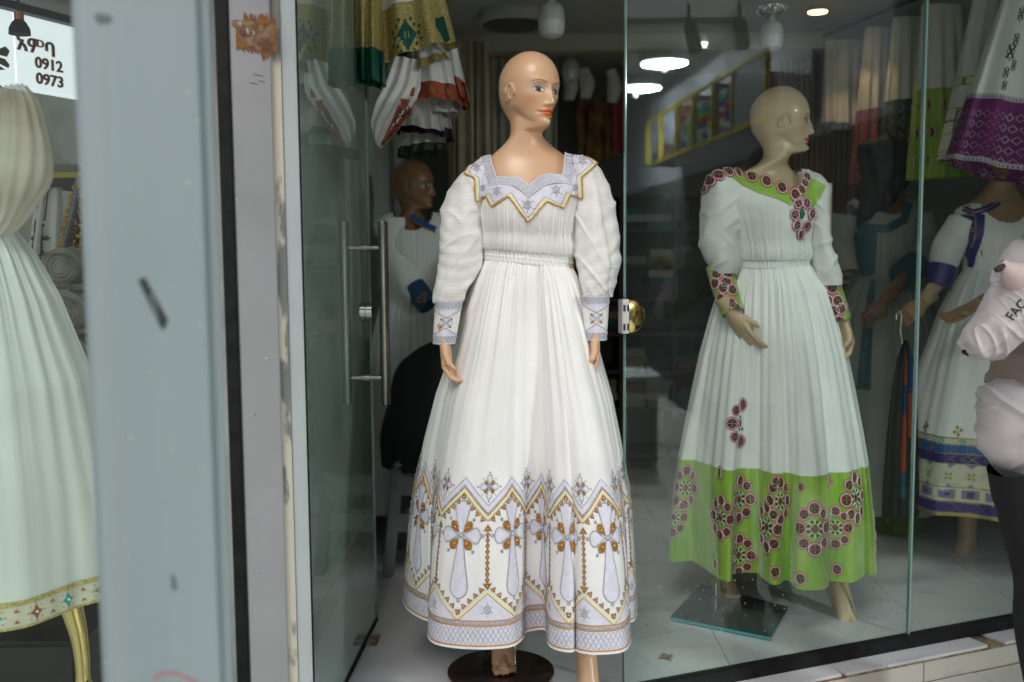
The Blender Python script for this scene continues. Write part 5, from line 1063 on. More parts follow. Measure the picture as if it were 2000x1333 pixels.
# ================================================================== cloth hanging from rails
M_voile = mat('hanging_cotton', (.76, .75, .68), .9, col2=(.66, .65, .58), nscale=4, coords='UV', bump=.4, bscale=1, bstretch=(40, 6, 1))
def hanging(label, px_top, px_bot, Y, folds=5, m_=M_voile, band=None, group='dresses hanging from the ceiling rail', seed=1, deep=.10, extra=None, cat='dress', amp=.10):
    """px_top: (x0, x1, y), px_bot: (x0, x1, y0, y1) along the hem"""
    r_ = random.Random(seed); ns = 220; nt_ = 50; G = []
    a = np.linspace(0, 2 * np.pi, ns, endpoint=False)
    for i in range(nt_):
        k = i / (nt_ - 1); x0 = px_top[0] + (px_bot[0] - px_top[0]) * k; x1 = px_top[1] + (px_bot[1] - px_top[1]) * k; yl = px_top[2] + (px_bot[2] - px_top[2]) * k; yr = px_top[2] + (px_bot[3] - px_top[2]) * k
        p, q = at(x0, yl, Y), at(x1, yr, Y); cx_, rx = (p.x + q.x) / 2, (q.x - p.x) / 2
        w_ = 1 + amp * k * np.sin(a * folds + seed); xx = cx_ + rx * np.cos(a) * (.9 + .1 * w_); yy = Y + (deep * (.3 + .7 * k)) * np.sin(a) * w_ + .02 * k * np.sin(a * (folds * 2 + 1)); zz = p.z + (q.z - p.z) * (np.cos(a) * .5 + .5)
        G.append(np.stack([xx, yy, zz], 1))
    cl = Cloth(np.array(G)); c_ = at((px_top[0] + px_top[1]) / 2, px_top[2], Y)
    t = thing('hanging_dress', c_, label, cat, group)
    hb = band[0] if band else 0; row = int(round((1 - hb / cl.H) * (cl.nt - 1))) if band else cl.nt
    o = cl.mesh('cloth', m_, t, rows=(0, min(row + 1, cl.nt)))
    if band:
        ob_ = cl.mesh('hem_band', band[1], t, rows=(row, cl.nt), off=.001)
        if len(band) > 2: D = Deco(cl.ev); band[2](D, cl, hb); D.build('band_pattern', ob_)
    if extra: extra(cl, t, o)
    return t
def front(cl, n): # cloth coordinates of the visible half
    return [i * cl.L / n for i in range(n)]
def pat_diamonds(m1, m2, sp=.045):
    def fn(D, cl, hb):
        n = max(3, int(cl.L / sp)); rows = max(1, int(hb / sp))
        for j in range(rows):
            for i in range(n):
                c = ((i + .5 * (j % 2)) * cl.L / n, (j + .5) * hb / rows); r = sp * .42
                D.stroke([(c[0] - r, c[1]), (c[0], c[1] + r), (c[0] + r, c[1]), (c[0], c[1] - r)], sp * .10, m1, .0016, True, .03)
                D.poly([(c[0] - r * .45, c[1]), (c[0], c[1] + r * .45), (c[0] + r * .45, c[1]), (c[0], c[1] - r * .45)], m2, .002, .03, 1)
    return fn
def pat_rings(D, cl, hb):
    n = max(3, int(cl.L / .10))
    for i in range(n):
        for j in range(3): m_rings(D, (i * cl.L / n + .03 * (j % 2), hb * (.2 + .3 * j)), .024, True, i)
M_wine = mat('dull_red_brocade', (.36, .07, .06), .7, col2=(.24, .05, .045), nscale=40); M_slate = mat('dark_slate_brocade', (.05, .06, .05), .7); M_chart = mat('chartreuse_trim', (.22, .27, .02), .5); M_mag = mat('magenta_weave', (.22, .015, .17), .7, col2=(.14, .01, .12), nscale=60); M_pwht = mat('pale_weave', (.62, .56, .66), .8); M_dull = mat('dull_white_pattern', (.42, .42, .34), .8)
hanging('plain pale cotton length hanging furthest left on the rail behind the glass', (1612, 1690, 80), (1608, 1672, 240, 252), 5.0, 4, seed=2)
hanging('pale hanging dress with a dull red patterned hem on the rail', (1690, 1740, 55), (1662, 1722, 362, 350), 4.75, 4, band=(.33, M_wine, pat_diamonds(M_dull, M_red, .05)), seed=3)
hanging('pale hanging dress with a dark grey hem of white lattice pattern', (1745, 1800, 35), (1716, 1790, 345, 338), 4.5, 4, band=(.32, M_slate, pat_diamonds(M_dull, M_grn2, .055)), seed=4)
hanging('pale hanging dress with a lime green hem of dark rings', (1800, 1880, 10), (1775, 1895, 352, 345), 4.25, 5, band=(.37, M_green, pat_rings), seed=5)
def stripes(D, cl, hb):
    ln = np.linspace(0, cl.L, 120); o = lambda h: np.stack([ln, np.full(120, h)], 1)
    for h0, h1 in ((0, .03), (.10, .20), (.29, .32)): D.band(o(h0), o(h1), M_chart, .001, 1); D.stroke(o(h0), .006, M_lime, .002, cell=.03); D.stroke(o(h1), .006, M_lime, .002, cell=.03)
    for i in range(int(cl.L / .02)): D.bead((i * .02, .15), .006, M_grn2, .001, 5); D.bead((i * .02 + .01, .015), .004, M_grn2, .001, 5)
hanging('white hanging dress with three narrow yellow-green trims', (1905, 1960, -20), (1838, 1905, 312, 318), 4.0, 3, M_cot, band=(.33, M_cot, stripes), seed=6)
def blackcross(cl, t, o):
    D = Deco(cl.ev)
    for px, py, k in ((1990, 30, 1), (1983, 75, .9), (1972, 100, 1.2), (1985, 128, .8), (1962, 142, .8), (1966, 165, .7), (1955, 190, .5)):
        s_, h_ = cl.pix(px, py)
        for a in range(4): D.stroke([(s_, h_), (s_ + .022 * k * math.cos(a * 1.571 + .78), h_ + .03 * k * math.sin(a * 1.571 + .78))], .007 * k, mat('black_violet_thread', (.03, .02, .04), .7), .002, cell=.01)
        D.stroke([(s_ - .016 * k, h_), (s_, h_ + .03 * k), (s_ + .016 * k, h_), (s_, h_ - .03 * k)], .004, mat('black_violet_thread', (.03, .02, .04)), .002, True, .01)
    D.build('black_cross_embroidery', o)
def woven(D, cl, hb):
    pat_diamonds(M_pwht, M_mag, .034)(D, cl, hb * .78)
    ln = np.linspace(0, cl.L, 160); o = lambda h: np.stack([ln, np.full(160, h)], 1)
    for h in (.0, hb - .02): D.band(o(h), o(h + .018), M_pwht, .0014, 1)
    for i in range(int(cl.L / .012)):
        for h in (.0, hb - .02): D.poly([(i * .012, h + .003), (i * .012 + .006, h + .003), (i * .012 + .003, h + .016)], M_mag, .003, .03, 1)
hanging('white hanging dress with dark cross embroidery and a broad magenta woven hem', (1985, 2120, -80), (1852, 2075, 312, 372), 3.72, 4, M_cot, band=(.26, M_mag, woven), seed=7, deep=.14, extra=blackcross)
rl = thing('hanging_rail', at(1850, -30, 4.3), 'thin dark rail near the ceiling from which pale dresses hang behind the glass', 'rail'); MB().tube([at(1610, 78, 5.0) + Vector((0, 0, .02)), at(2050, -90, 3.72) + Vector((0, 0, .03))], .008, 10).build('rail', M_blackmetal, rl)
# the cluster above the door handles
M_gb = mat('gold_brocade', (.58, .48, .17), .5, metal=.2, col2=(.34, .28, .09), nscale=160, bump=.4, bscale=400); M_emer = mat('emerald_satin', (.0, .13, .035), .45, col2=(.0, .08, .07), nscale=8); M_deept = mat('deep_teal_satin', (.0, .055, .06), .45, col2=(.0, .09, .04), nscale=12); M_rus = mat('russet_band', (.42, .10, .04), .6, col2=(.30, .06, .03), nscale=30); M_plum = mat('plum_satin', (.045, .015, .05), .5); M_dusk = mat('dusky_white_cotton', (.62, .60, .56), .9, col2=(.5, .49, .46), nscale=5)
def green_diamond(cl, t, o):
    D = Deco(cl.ev); s_, h_ = cl.pix(798, 70); D.poly([(s_ - .042, h_), (s_, h_ + .045), (s_ + .042, h_), (s_, h_ - .045)], M_emer, .003, .02, 3); D.poly([(s_ - .018, h_ - .012), (s_ + .018, h_ - .012), (s_ + .018, h_ + .012), (s_ - .018, h_ + .012)], M_deept, .005, .02, 1); D.stroke([(s_ - .006, h_ - .01), (s_ - .006, h_ + .01)], .003, M_gb, .007); D.stroke([(s_ + .006, h_ - .01), (s_ + .006, h_ + .01)], .003, M_gb, .007)
    for a in range(16):
        q = (s_ + (.062 if a % 2 else .05) * math.cos(a * .3927), h_ + (.052 if a % 2 else .042) * math.sin(a * .3927)); D.poly([(q[0] - .007, q[1]), (q[0], q[1] + .008), (q[0] + .007, q[1]), (q[0], q[1] - .008)], M_deept, .003, .02, 1)
    D.build('green_diamond', o); D = Deco(cl.ev); s_, h_ = cl.pix(865, 52); D.poly([(s_ - .025, h_), (s_ - .02, h_ + .03), (s_ + .03, h_ + .04), (s_ + .04, h_ - .04), (s_, h_ - .05), (s_ - .01, h_ - .02)], M_deept, .003, .02, 2); D.build('teal_motif', o)
hanging('white hanging garment with a gold brocade hem and emerald diamond motif', (735, 832, -150), (752, 892, 132, 88), 3.18, 3, M_cot, band=(.155, M_gb), group='garments bunched above the door handles', seed=3, deep=.12, extra=green_diamond, cat='garment', amp=.06)
hanging('folded white garment edge with gold and teal lining beside the emerald diamond hem', (690, 742, -120), (700, 752, 160, 168), 3.12, 3, M_gb, band=(.10, M_deept), group='garments bunched above the door handles', seed=5, deep=.07, cat='garment', amp=.25)
def rus_pat(D, cl, hb):
    n = int(cl.L / .08)
    for i in range(n):
        c = (i * cl.L / n, hb / 2); D.stroke([(c[0] - .022, c[1]), (c[0], c[1] + .025), (c[0] + .022, c[1]), (c[0], c[1] - .025)], .005, M_plum, .002, True, .02); D.stroke([(c[0] - .010, c[1]), (c[0], c[1] + .011), (c[0] + .010, c[1]), (c[0], c[1] - .011)], .004, M_gb, .003, True, .02)
hanging('white hanging garment with a russet and gold patterned band, second tier of the bunch', (800, 868, 40), (790, 915, 196, 212), 3.30, 4, M_cot, band=(.055, M_rus, rus_pat), group='garments bunched above the door handles', seed=6, deep=.13, cat='garment', amp=.14)
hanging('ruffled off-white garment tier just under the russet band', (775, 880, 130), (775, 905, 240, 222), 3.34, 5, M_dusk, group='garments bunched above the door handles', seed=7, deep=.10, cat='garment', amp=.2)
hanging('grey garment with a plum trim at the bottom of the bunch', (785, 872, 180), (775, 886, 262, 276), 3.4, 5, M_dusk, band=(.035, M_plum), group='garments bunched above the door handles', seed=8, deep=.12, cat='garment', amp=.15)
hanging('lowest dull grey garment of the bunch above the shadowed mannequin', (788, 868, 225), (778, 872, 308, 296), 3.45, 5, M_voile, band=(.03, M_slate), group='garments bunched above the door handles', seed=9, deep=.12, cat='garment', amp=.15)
hanging('short white sleeve end with gold and green edging under the emerald diamond hem', (800, 850, 60), (806, 878, 152, 118), 3.24, 3, M_cot, band=(.028, M_gb), group='garments bunched above the door handles', seed=13, deep=.07, cat='garment', amp=.2)
hanging('white sleeve end with a coral square patch at the right of the bunch', (850, 885, 60), (868, 918, 170, 205), 3.28, 3, M_cot, band=(.06, M_rus, rus_pat), group='garments bunched above the door handles', seed=14, deep=.06, cat='garment', amp=.15)
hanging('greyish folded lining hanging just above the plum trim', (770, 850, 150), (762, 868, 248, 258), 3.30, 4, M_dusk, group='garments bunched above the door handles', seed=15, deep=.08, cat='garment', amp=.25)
hanging('white crumpled garment half behind the glass door at the top', (640, 700, -60), (618, 700, 150, 168), 3.05, 4, M_dusk, band=(.05, M_gb), group='garments bunched above the door handles', seed=16, deep=.05, cat='garment', amp=.2) if False else None
def swag():
    Lf = [(762, 110), (748, 160), (733, 203), (724, 240), (729, 268), (736, 284)]; Rt = [(822, 120), (822, 175), (808, 208), (786, 242), (764, 272), (744, 290)]; G = []
    for i in range(46):
        k = i / 45 * 5; row = []
        for j in range(60):
            a = 2 * math.pi * j / 60; u = .5 - .5 * math.cos(a); x = np.interp(k, range(6), [p[0] for p in Lf]) * (1 - u) + np.interp(k, range(6), [p[0] for p in Rt]) * u; y = np.interp(k, range(6), [p[1] for p in Lf]) * (1 - u) + np.interp(k, range(6), [p[1] for p in Rt]) * u
            p = at(x, y, 3.2); row.append((p.x, p.y - .025 * math.sin(a) * (1 - k / 6) + .008 * math.sin(u * 22 + k * 2), p.z))
        G.append(row)
    return Cloth(np.array(G))
def sl_pat(D, cl, hb):
    for i in range(int(cl.L / .05)):
        for j in range(5): D.stroke([(i * .05 + .005, .03 + j * .06), (i * .05 + .03, .06 + j * .06)], .005, M_plum, .002, cell=.02); D.stroke([(i * .05 + .03, .03 + j * .06), (i * .05 + .005, .06 + j * .06)], .005, M_plum, .002, cell=.02)
for (pts, rad, lab, bd) in (([at(800, 155, 3.16), at(785, 190, 3.12), at(762, 240, 3.10), at(740, 285, 3.10)], [.05, .042, .032, .008], 'white sleeve with an orange patterned strip dangling by the door edge', 1),):
    cl = swag(); t = thing('hanging_sleeve', pts[0], lab, 'sleeve', 'garments bunched above the door handles'); o = cl.mesh('cloth', M_cot if bd == 1 else M_rus, t)
    D = Deco(cl.ev); s_, h_ = cl.pix(776, 235); sgn = 1 if cl.pix(790, 225)[0] > cl.pix(760, 225)[0] else -1
    if bd == 1:
        D.poly([(s_ - sgn * .01, cl.H * .03), (s_ + sgn * .028, cl.H * .03), (s_ + sgn * .026, cl.H * .66), (s_ - sgn * .014, cl.H * .66)], M_rus, .002, .015, 3)
        for j in range(5): c = (s_ + sgn * .007, cl.H * (.1 + .11 * j)); D.stroke([(c[0] - .014, c[1]), (c[0], c[1] + .018), (c[0] + .014, c[1]), (c[0], c[1] - .018)], .004, M_plum, .004, True, .01)
    else:
        for j in range(6): D.stroke([(s_ - .02, .02 + j * .04), (s_, .04 + j * .04), (s_ + .02, .02 + j * .04)], .004, M_plum, .002, cell=.01)
    D.build('orange_strip', o)

# ================================================================== things inside the shop
M_bulb = mat('frosted_bulb', (.62, .64, .66), .3, coat=.3); M_bulbb = mat('bulb_collar', (.5, .5, .47), .4)
def bulb(px, py, Y, sc, label, crystal):
    p = at(px, py, Y); t = thing('light_bulb', p, label, 'light bulb', 'unlit bulbs hanging from the ceiling')
    MB().lathe(p, [(.001, -.066 * sc), (.022 * sc, -.064 * sc), (.043 * sc, -.052 * sc), (.050 * sc, -.030 * sc), (.050 * sc, .0)], 28).build('diffuser', M_bulb, t, True)
    MB().lathe(p, [(.0505 * sc, .0), (.0505 * sc, .02 * sc), (.046 * sc, .045 * sc), (.034 * sc, .062 * sc), (.015 * sc, .068 * sc), (.014 * sc, .10 * sc)], 28).build('collar', M_bulbb, t, True)
    if crystal:
        MB().lathe(p + Vector((0, 0, .085 * sc)), [(.02 * sc, 0), (.055 * sc, .02 * sc), (.07 * sc, .045 * sc), (.06 * sc, .055 * sc)], 24).build('ceiling_rose', M_chrome, t, True)
        for k in range(16): a = k * 2 * math.pi / 16; c_ = p + Vector((math.cos(a) * .066 * sc, math.sin(a) * .066 * sc, (.115 + .012 * (k % 2)) * sc)); MB().lathe(c_, [(.001, -.016 * sc), (.012 * sc, 0), (.001, .012 * sc)], 5).build('crystal', M_chrome, t)
    else: MB().tube([p + Vector((0, 0, .09 * sc)), p + Vector((0, 0, 2.32 - p.z))], .006, 8).build('cord', M_bulbb, t)
bulb(1077, 42, 3.75, .98, 'large frosted bulb hanging from the ceiling above the bald head in the doorway', False)
bulb(1115, 138, 5.3, .92, 'frosted bulb under a silver crystal rose right beside the mannequin face', True)
bulb(1507, 72, 3.95, .86, 'frosted bulb under a silver crystal rose above the mannequin behind the glass', True)
q = at(1003, 32, 4.66); t = thing('ceiling_lamp', q, 'unlit flat round ceiling lamp with a pale rim left of the large bulb', 'ceiling lamp'); q.z = 2.32; MB().lathe(q, [(.155, -.0), (.16, -.012), (.16, -.05), (.15, -.055)], 40).build('rim', mat('pale_lamp_rim', (.45, .45, .43), .5), t, True); MB().lathe(q, [(.14, -.052), (.142, -.058), (.13, -.062)], 40).build('diffuser', mat('dark_diffuser', (.08, .08, .07), .4), t, True)
q = at(1597, 30, 4.6); t = thing('downlight', q, 'small warm lit downlight in the ceiling behind the glass near the wooden panel', 'downlight'); MB().lathe((q.x, q.y, 2.30), [(.045, 0), (.045, .019)], 24).build('lamp_ring', M_chrome, t, True); MB().lathe((q.x, q.y, 2.296), [(.042, 0), (.042, .004)], 24).build('lamp', mat('warm_lamp', (1, .62, .22), emit=9), t)
pl_ = bpy.data.lights.new('downlight_light', 'SPOT'); pl_.energy = 3.5; pl_.color = (1, .6, .28); pl_.spot_size = R(110); pl_.shadow_soft_size = .04; lo_ = bpy.data.objects.new('downlight_light', pl_); lo_.location = (q.x, q.y, 2.29); C.objects.link(lo_)
# wooden slatted panel lit by it
t = thing('slatted_panel', at(1605, 200, 5.3), 'brown vertical slatted wall panel lit warmly at its top behind the pale hanging cloth', 'wall panel'); M_slat = mat('brown_slats', (.20, .12, .065), .6, col2=(.14, .08, .045), nscale=12, stretch=(6, 6, .6))
xa, xb = X_(1500, 100, 5.3), X_(1672, 100, 5.3); z1_ = 2.22
ns_ = 16; sm_ = None
for i in range(ns_):
    x = xa + (xb - xa) * i / ns_; b_ = MB().box((0, 0, .4), ((xb - xa) / ns_ * .62, .025, z1_))
    if sm_ is None: sm_ = b_.build('slat', M_slat, t); sm_.matrix_parent_inverse = Matrix(); sm_.location = Vector((x, 5.3, 0)) - t.location; s0_ = sm_
    else: c_ = s0_.copy(); C.objects.link(c_); c_.parent = t; c_.location = Vector((x, 5.3, 0)) - t.location
MB().box((xa, 5.327, .4), (xb, 5.34, z1_)).build('backing', mat('dark_backing', (.05, .035, .025), .8), t)
# curtains at the back
def curtain(label, x0, x1, y0, y1, Y, m_, n, grp=None):
    a, b = at(x0, y0, Y), at(x1, y1, Y); ns = 90; t = thing('curtain', ((a.x + b.x) / 2, Y, a.z), label, 'curtain', grp); G = []
    for i in range(24):
        k = i / 23; xx = np.linspace(a.x, b.x, ns); G.append(np.stack([xx + .01 * np.sin(xx * 60 + k * 2), Y + .022 * np.sin(np.linspace(0, n * 6.283, ns) + .6 * math.sin(k * 2)), np.full(ns, a.z + (b.z - a.z) * k)], 1))
    Cloth(np.array(G), False).mesh('cloth', m_, t); return t
M_cur = mat('dusty_curtain', (.44, .40, .28), .9, col2=(.38, .34, .24), nscale=5); M_cur2 = mat('olive_white_curtain', (.45, .46, .37), .9)
curtain('tall dusty beige curtain at the back left of the shop', 870, 962, 82, 900, 4.9, M_cur, 5)
curtain('pale olive curtain behind the bald head in the doorway', 948, 1092, 112, 900, 5.6, M_cur2, 8)
M_gbr = mat('dark_gold_cloth', (.26, .16, .04), .6, col2=(.14, .06, .02), nscale=14, bump=.3, bscale=80)
curtain('hanging dark gold patterned cloth at the back beside the crystal bulb', 1128, 1198, 190, 310, 5.9, M_gbr, 2)
curtain('narrow dark red hanging cloth left of the window pane edge', 1198, 1222, 195, 300, 5.85, M_wine, 1)
for x0, x1, y0, y1, lab in ((1100, 1112, 135, 195, 'limp pale sleeve hanging beside the crystal bulb'), (1128, 1148, 135, 192, 'limp pale sleeve hanging over the dark gold cloth'), (1178, 1206, 138, 200, 'crumpled pale cloth hung above the dark red cloth')):
    p, q = at((x0 + x1) / 2, y0, 5.7), at((x0 + x1) / 2 + 4, y1, 5.7); t = thing('hanging_cloth', p, lab, 'cloth'); tube_cloth([p, (p + q) / 2 + Vector((.02, 0, 0)), q], [.03, .045, .03], 20, 24, .008, (20, 20, 12), x0).mesh('cloth', M_voile, t)
# shelves of folded cloth at the back
M_rack = mat('dark_shelf_board', (.06, .055, .045), .6)
t = thing('shelf_rack', at(1300, 700, 5.9), 'dark rack of shelves at the back full of folded cloth', 'shelf')
xa, xb = X_(1105, 600, 5.9), X_(1620, 600, 5.9); zs = [.02, .30, .52, .74, .94, 1.14, 1.34, 1.54]
for z in zs: MB().box((xa, 5.75, z), (xb, 6.15, z + .018)).build('shelf_board', M_rack, t)
nb = 5
for i in range(nb + 1): x = xa + (xb - xa) * i / nb; MB().box((x - .009, 5.76, .001), (x + .009, 6.14, 1.56)).build('upright', M_rack, t)
cols_f = [(.42, .42, .37), (.36, .35, .30), (.20, .03, .03), (.04, .045, .04), (.24, .22, .10), (.03, .12, .13), (.30, .28, .24), (.12, .03, .09)]
FM = [mat('folded_%d' % i, c, .9) for i, c in enumerate(cols_f)]; folded = None
def foldmesh(m_):
    mb = MB(); rr = [(-.09, .0), (.09, .0), (.094, .012), (.094, .03), (.088, .04), (-.088, .04), (-.093, .03), (-.093, .012)]
    v = [(x, y_, z) for y_ in (-.12, .12) for x, z in rr]; n = len(rr); mb.add(v, [(i, (i + 1) % n, n + (i + 1) % n, n + i) for i in range(n)] + [tuple(range(n))[::-1], tuple(range(n, 2 * n))]); return mb
ORD = ['first', 'second', 'third', 'fourth', 'fifth', 'sixth', 'seventh', 'eighth', 'ninth', 'last']; names = ['white', 'cream', 'dark red', 'black', 'olive', 'teal', 'beige', 'plum']; protoF = {}
def put_fold(ci, x, y_, z, label, grp, rz=0, sx=1):
    if ci not in protoF: o = foldmesh(0).build('folded_cloth', FM[ci]); protoF[ci] = o
    else: o = protoF[ci].copy(); C.objects.link(o)
    o.location = (x, y_, z); o.rotation_euler = (0, 0, rz); o.scale = (sx, 1, 1); tag(o, label, 'folded cloth', grp); return o
for j, z in enumerate(zs[1:-1]):
    for i in range(nb):
        for k in range(2):
            for l in range(random.choice((0, 1, 2, 3, 4))):
                ci = random.choice((0, 0, 1, 1, 6, 2, 3, 4, 5, 7)); lab_ = '%s cloth folded %s in the %s pile on the %s' % (names[ci], ('lowest', 'second up', 'third up', 'topmost')[l], ORD[i * 2 + k], ('bottom shelf', 'second shelf', 'third shelf', 'fourth shelf', 'fifth shelf', 'top shelf')[j]); put_fold(ci, xa + (xb - xa) * (i + .27 + .46 * k) / nb, 5.90, z + .0185 + l * .041, lab_, 'folded cloths on the back shelves', random.uniform(-.12, .12), random.uniform(.65, .85))
# grey plastic stool and the dark figure of cloth on it
M_pla = mat('grey_plastic', (.13, .15, .15), .4)
def stool(cx_, cy_, label, ztop=.44):
    t = thing('plastic_stool', (cx_, cy_, 0), label, 'stool'); MB().hexa([(cx_ - .155, cy_ - .155, ztop - .03), (cx_ + .155, cy_ - .155, ztop - .03), (cx_ + .155, cy_ + .155, ztop - .03), (cx_ - .155, cy_ + .155, ztop - .03), (cx_ - .145, cy_ - .145, ztop), (cx_ + .145, cy_ - .145, ztop), (cx_ + .145, cy_ + .145, ztop), (cx_ - .145, cy_ + .145, ztop)]).build('seat', M_pla, t, bevel=.01)
    for sx, sy in ((-1, -1), (1, -1), (1, 1), (-1, 1)):
        a, b, w_ = (cx_ + sx * .13, cy_ + sy * .13), (cx_ + sx * .175, cy_ + sy * .175), .022
        MB().hexa([(b[0] - w_, b[1] - w_, .0), (b[0] + w_, b[1] - w_, .0), (b[0] + w_, b[1] + w_, .0), (b[0] - w_, b[1] + w_, .0), (a[0] - w_, a[1] - w_, ztop - .031), (a[0] + w_, a[1] - w_, ztop - .031), (a[0] + w_, a[1] + w_, ztop - .031), (a[0] - w_, a[1] + w_, ztop - .031)]).build('leg', M_pla, t, bevel=.005)
    for s_ in (-1, 1):
        MB().box((cx_ - .135, cy_ + s_ * .155 - .006, ztop - .13), (cx_ + .135, cy_ + s_ * .155 + .006, ztop - .031)).build('apron', M_pla, t); MB().box((cx_ + s_ * .155 - .006, cy_ - .135, ztop - .13), (cx_ + s_ * .155 + .006, cy_ + .135, ztop - .031)).build('apron', M_pla, t)
        MB().box((cx_ - .14, cy_ + s_ * .162 - .006, .17), (cx_ + .14, cy_ + s_ * .162 + .006, .24)).build('apron', M_pla, t)
    return t
sp = atz(765, 1125, 0); stool(sp.x + .16, sp.y + .17, 'dark grey plastic stool on the marble floor beside the open door')
bc = Vector((sp.x + .17, sp.y + .18, 0)); t = thing('black_garment', (bc.x, bc.y, .44), 'black rounded heap of cloth piled on the dark grey stool', 'garment')
HP = ring_loft([(at(830, 645, bc.y).z, bc.x + .10, bc.y, .02, .02), (at(830, 660, bc.y).z, bc.x + .09, bc.y, .10, .08), (at(830, 700, bc.y).z, bc.x + .05, bc.y, .165, .13), (at(830, 780, bc.y).z, bc.x + .02, bc.y, .20, .16), (.56, bc.x, bc.y, .215, .17), (.40, bc.x, bc.y - .01, .225, .20)], 60, 120, .022, (7, 7, 5), 2); HP.mesh('heap', mat('black_cloth', (.006, .006, .008), .9), t)
# green bucket and the folded black cloth held by the figure with the blue hem
M_bkt = mat('olive_green_plastic', (.10, .16, .015), .4); q = atz(1775, 985, 0); qx = X_(1752, 900, 4.3)
t = thing('plastic_bucket', (qx, 4.3, 0), 'olive green plastic bucket with a pale rim behind the window joint', 'bucket'); zt_ = Z_(1752, 872, 4.3)
MB().lathe((qx, 4.3, 0), [(.11, .002), (.125, .01), (.158, zt_ - .01), (.158, zt_), (.150, zt_), (.118, .02)], 36).build('tub', M_bkt, t, True); MB().lathe((qx, 4.3, zt_ - .008), [(.157, 0), (.168, .002), (.168, .011), (.155, .013)], 36).build('rim', mat('yellow_green_rim', (.20, .26, .03), .4), t, True)
h0 = at(1757, 620, YD - .18); t = thing('hanger_cloth', h0, 'black, blue and orange striped cloth on a wire hanger held beside the window joint', 'cloth')
MB().tube([h0 + Vector((-.012, 0, -.01)), h0 + Vector((-.012, 0, .012)), h0 + Vector((.0, 0, .022)), h0 + Vector((.008, 0, .008)), h0 + Vector((.004, 0, -.05)), h0 + Vector((.014, 0, -.10))], .0022, 8).build('hook', M_chrome, t, True)
yh = YD - .16; LW = [(1766, 665, 1772), (1752, 700, 1786), (1742, 760, 1792), (1732, 850, 1796), (1724, 950, 1798), (1722, 1010, 1798)]
def strip(k0, k1, m_, nm, off, a0=0, a1=1):
    G = []
    for i in np.linspace(a0, a1, 30):
        yy = 665 + 345 * i; xl = np.interp(yy, [r[1] for r in LW], [r[0] for r in LW]); xr = np.interp(yy, [r[1] for r in LW], [r[2] for r in LW]); row = []
        for k in np.linspace(k0, k1, 12): p = at(xl + (xr - xl) * k, yy, yh - off); row.append((p.x, p.y + .012 * math.sin(k * 14), p.z))
        G.append(row)
    return Cloth(np.array(G), False).mesh(nm, m_, t)
strip(0, 1, M_blk, 'cloth', 0); M_or = mat('orange_stripe', (.36, .06, .01), .7); M_bl = mat('blue_stripe', (.01, .05, .17), .7)
for k0, k1, m1, a0, a1 in ((.42, .62, M_or, .03, .26), (.42, .62, M_bl, .26, .42), (.42, .62, M_or, .42, .75), (.42, .62, M_teal, .75, .90), (.66, .84, M_bl, .03, .3), (.66, .84, M_or, .3, .55)): strip(k0, k1, m1, 'stripe', .002, a0, a1)
# shard of tile and dry leaf on the floor
q = [atz(x, y, .003) for x, y in ((690, 1262), (735, 1260), (743, 1241), (712, 1247))]; o = MB().hexa([(p.x, p.y, .001) for p in q] + [(p.x, p.y, .010) for p in q]).build('tile_shard', mat('terracotta_shard', (.40, .33, .28), .7, col2=(.16, .08, .05), nscale=40)); tag(o, 'broken tile shard lying by the foot of the open glass door', 'shard')
q = atz(1302, 1284, .003); v = []; 
for k in range(11): a = k * 6.283 / 11; r = .014 * (1 + .5 * math.sin(k * 2.3)); v.append((q.x + r * 1.3 * math.cos(a), q.y + r * 1.6 * math.sin(a), .004 + .002 * (k % 3)))
v += [(x, y, z - .0015) for x, y, z in v]; o = MB().add(v, [tuple(range(11)), tuple(range(21, 10, -1))] + [(i, (i + 1) % 11, 11 + (i + 1) % 11, 11 + i) for i in range(11)]).build('dry_leaf', mat('brown_leaf', (.20, .09, .035), .9)); tag(o, 'small crumpled brown leaf on the marble just inside the window', 'leaf')
D = Deco(lambda P: np.array([tuple(fp(a, -.0022 - o, z)) for a, z, o in P])); random.seed(11)
for _ in range(420):
    px, py = random.gauss(1500, 110), random.gauss(1150, 55); uu, zz = atf(px, py)
    if uu < .02 or zz < .01: continue
    r = random.uniform(.0006, .0016); D.poly(circle((uu, zz), r, r * random.uniform(.7, 1.8), 5), random.choice((M_dark, M_dark, M_wht)), .0002, .02, 1)
tag(D.build('dirt_specks'), 'dried dirt specks splashed low on the window pane before the glass base plate', 'dirt', kind='stuff')
# ================================================================== left-hand shop
YE = 2.30
M_wpl = mat('white_marbled_plaster', (.50, .50, .47), .8, col2=(.33, .33, .30), nscale=6, nlo=.45, nhi=.65, detail=8, bump=.3, bscale=25); M_lfl = mat('dark_blue_grey_mat', (.025, .028, .035), .5)
tag(MB().box((-4.2, 3.95, ZP), (-.96, 4.05, 3)).build('left_shop_wall', M_wpl), kind='structure')
tag(MB().box((-.95, 2.62, -.02), (-.745, 4.0, 3)).build('party_wall', M_wpl), kind='structure')
tag(MB().box((-4.2, 1.75, 2.12), (-.96, 3.945, 2.2)).build('left_shop_ceiling', mat('grey_board_ceiling', (.34, .32, .29), .8)), kind='structure')
tag(MB().box((-4.2, 1.6, ZP), (-.96, 3.945, -.06)).build('left_shop_floor', mat('lilac_tile_floor', (.42, .42, .50), .3, col2=(.30, .30, .38), nscale=2)), kind='structure')
tag(MB().box((-4.3, 1.6, ZP), (-4.2, 4.05, 3)).build('left_shop_side_wall', M_wpl), kind='structure')
q = [atz(-60, 1300, -.05), atz(150, 1225, -.05)]
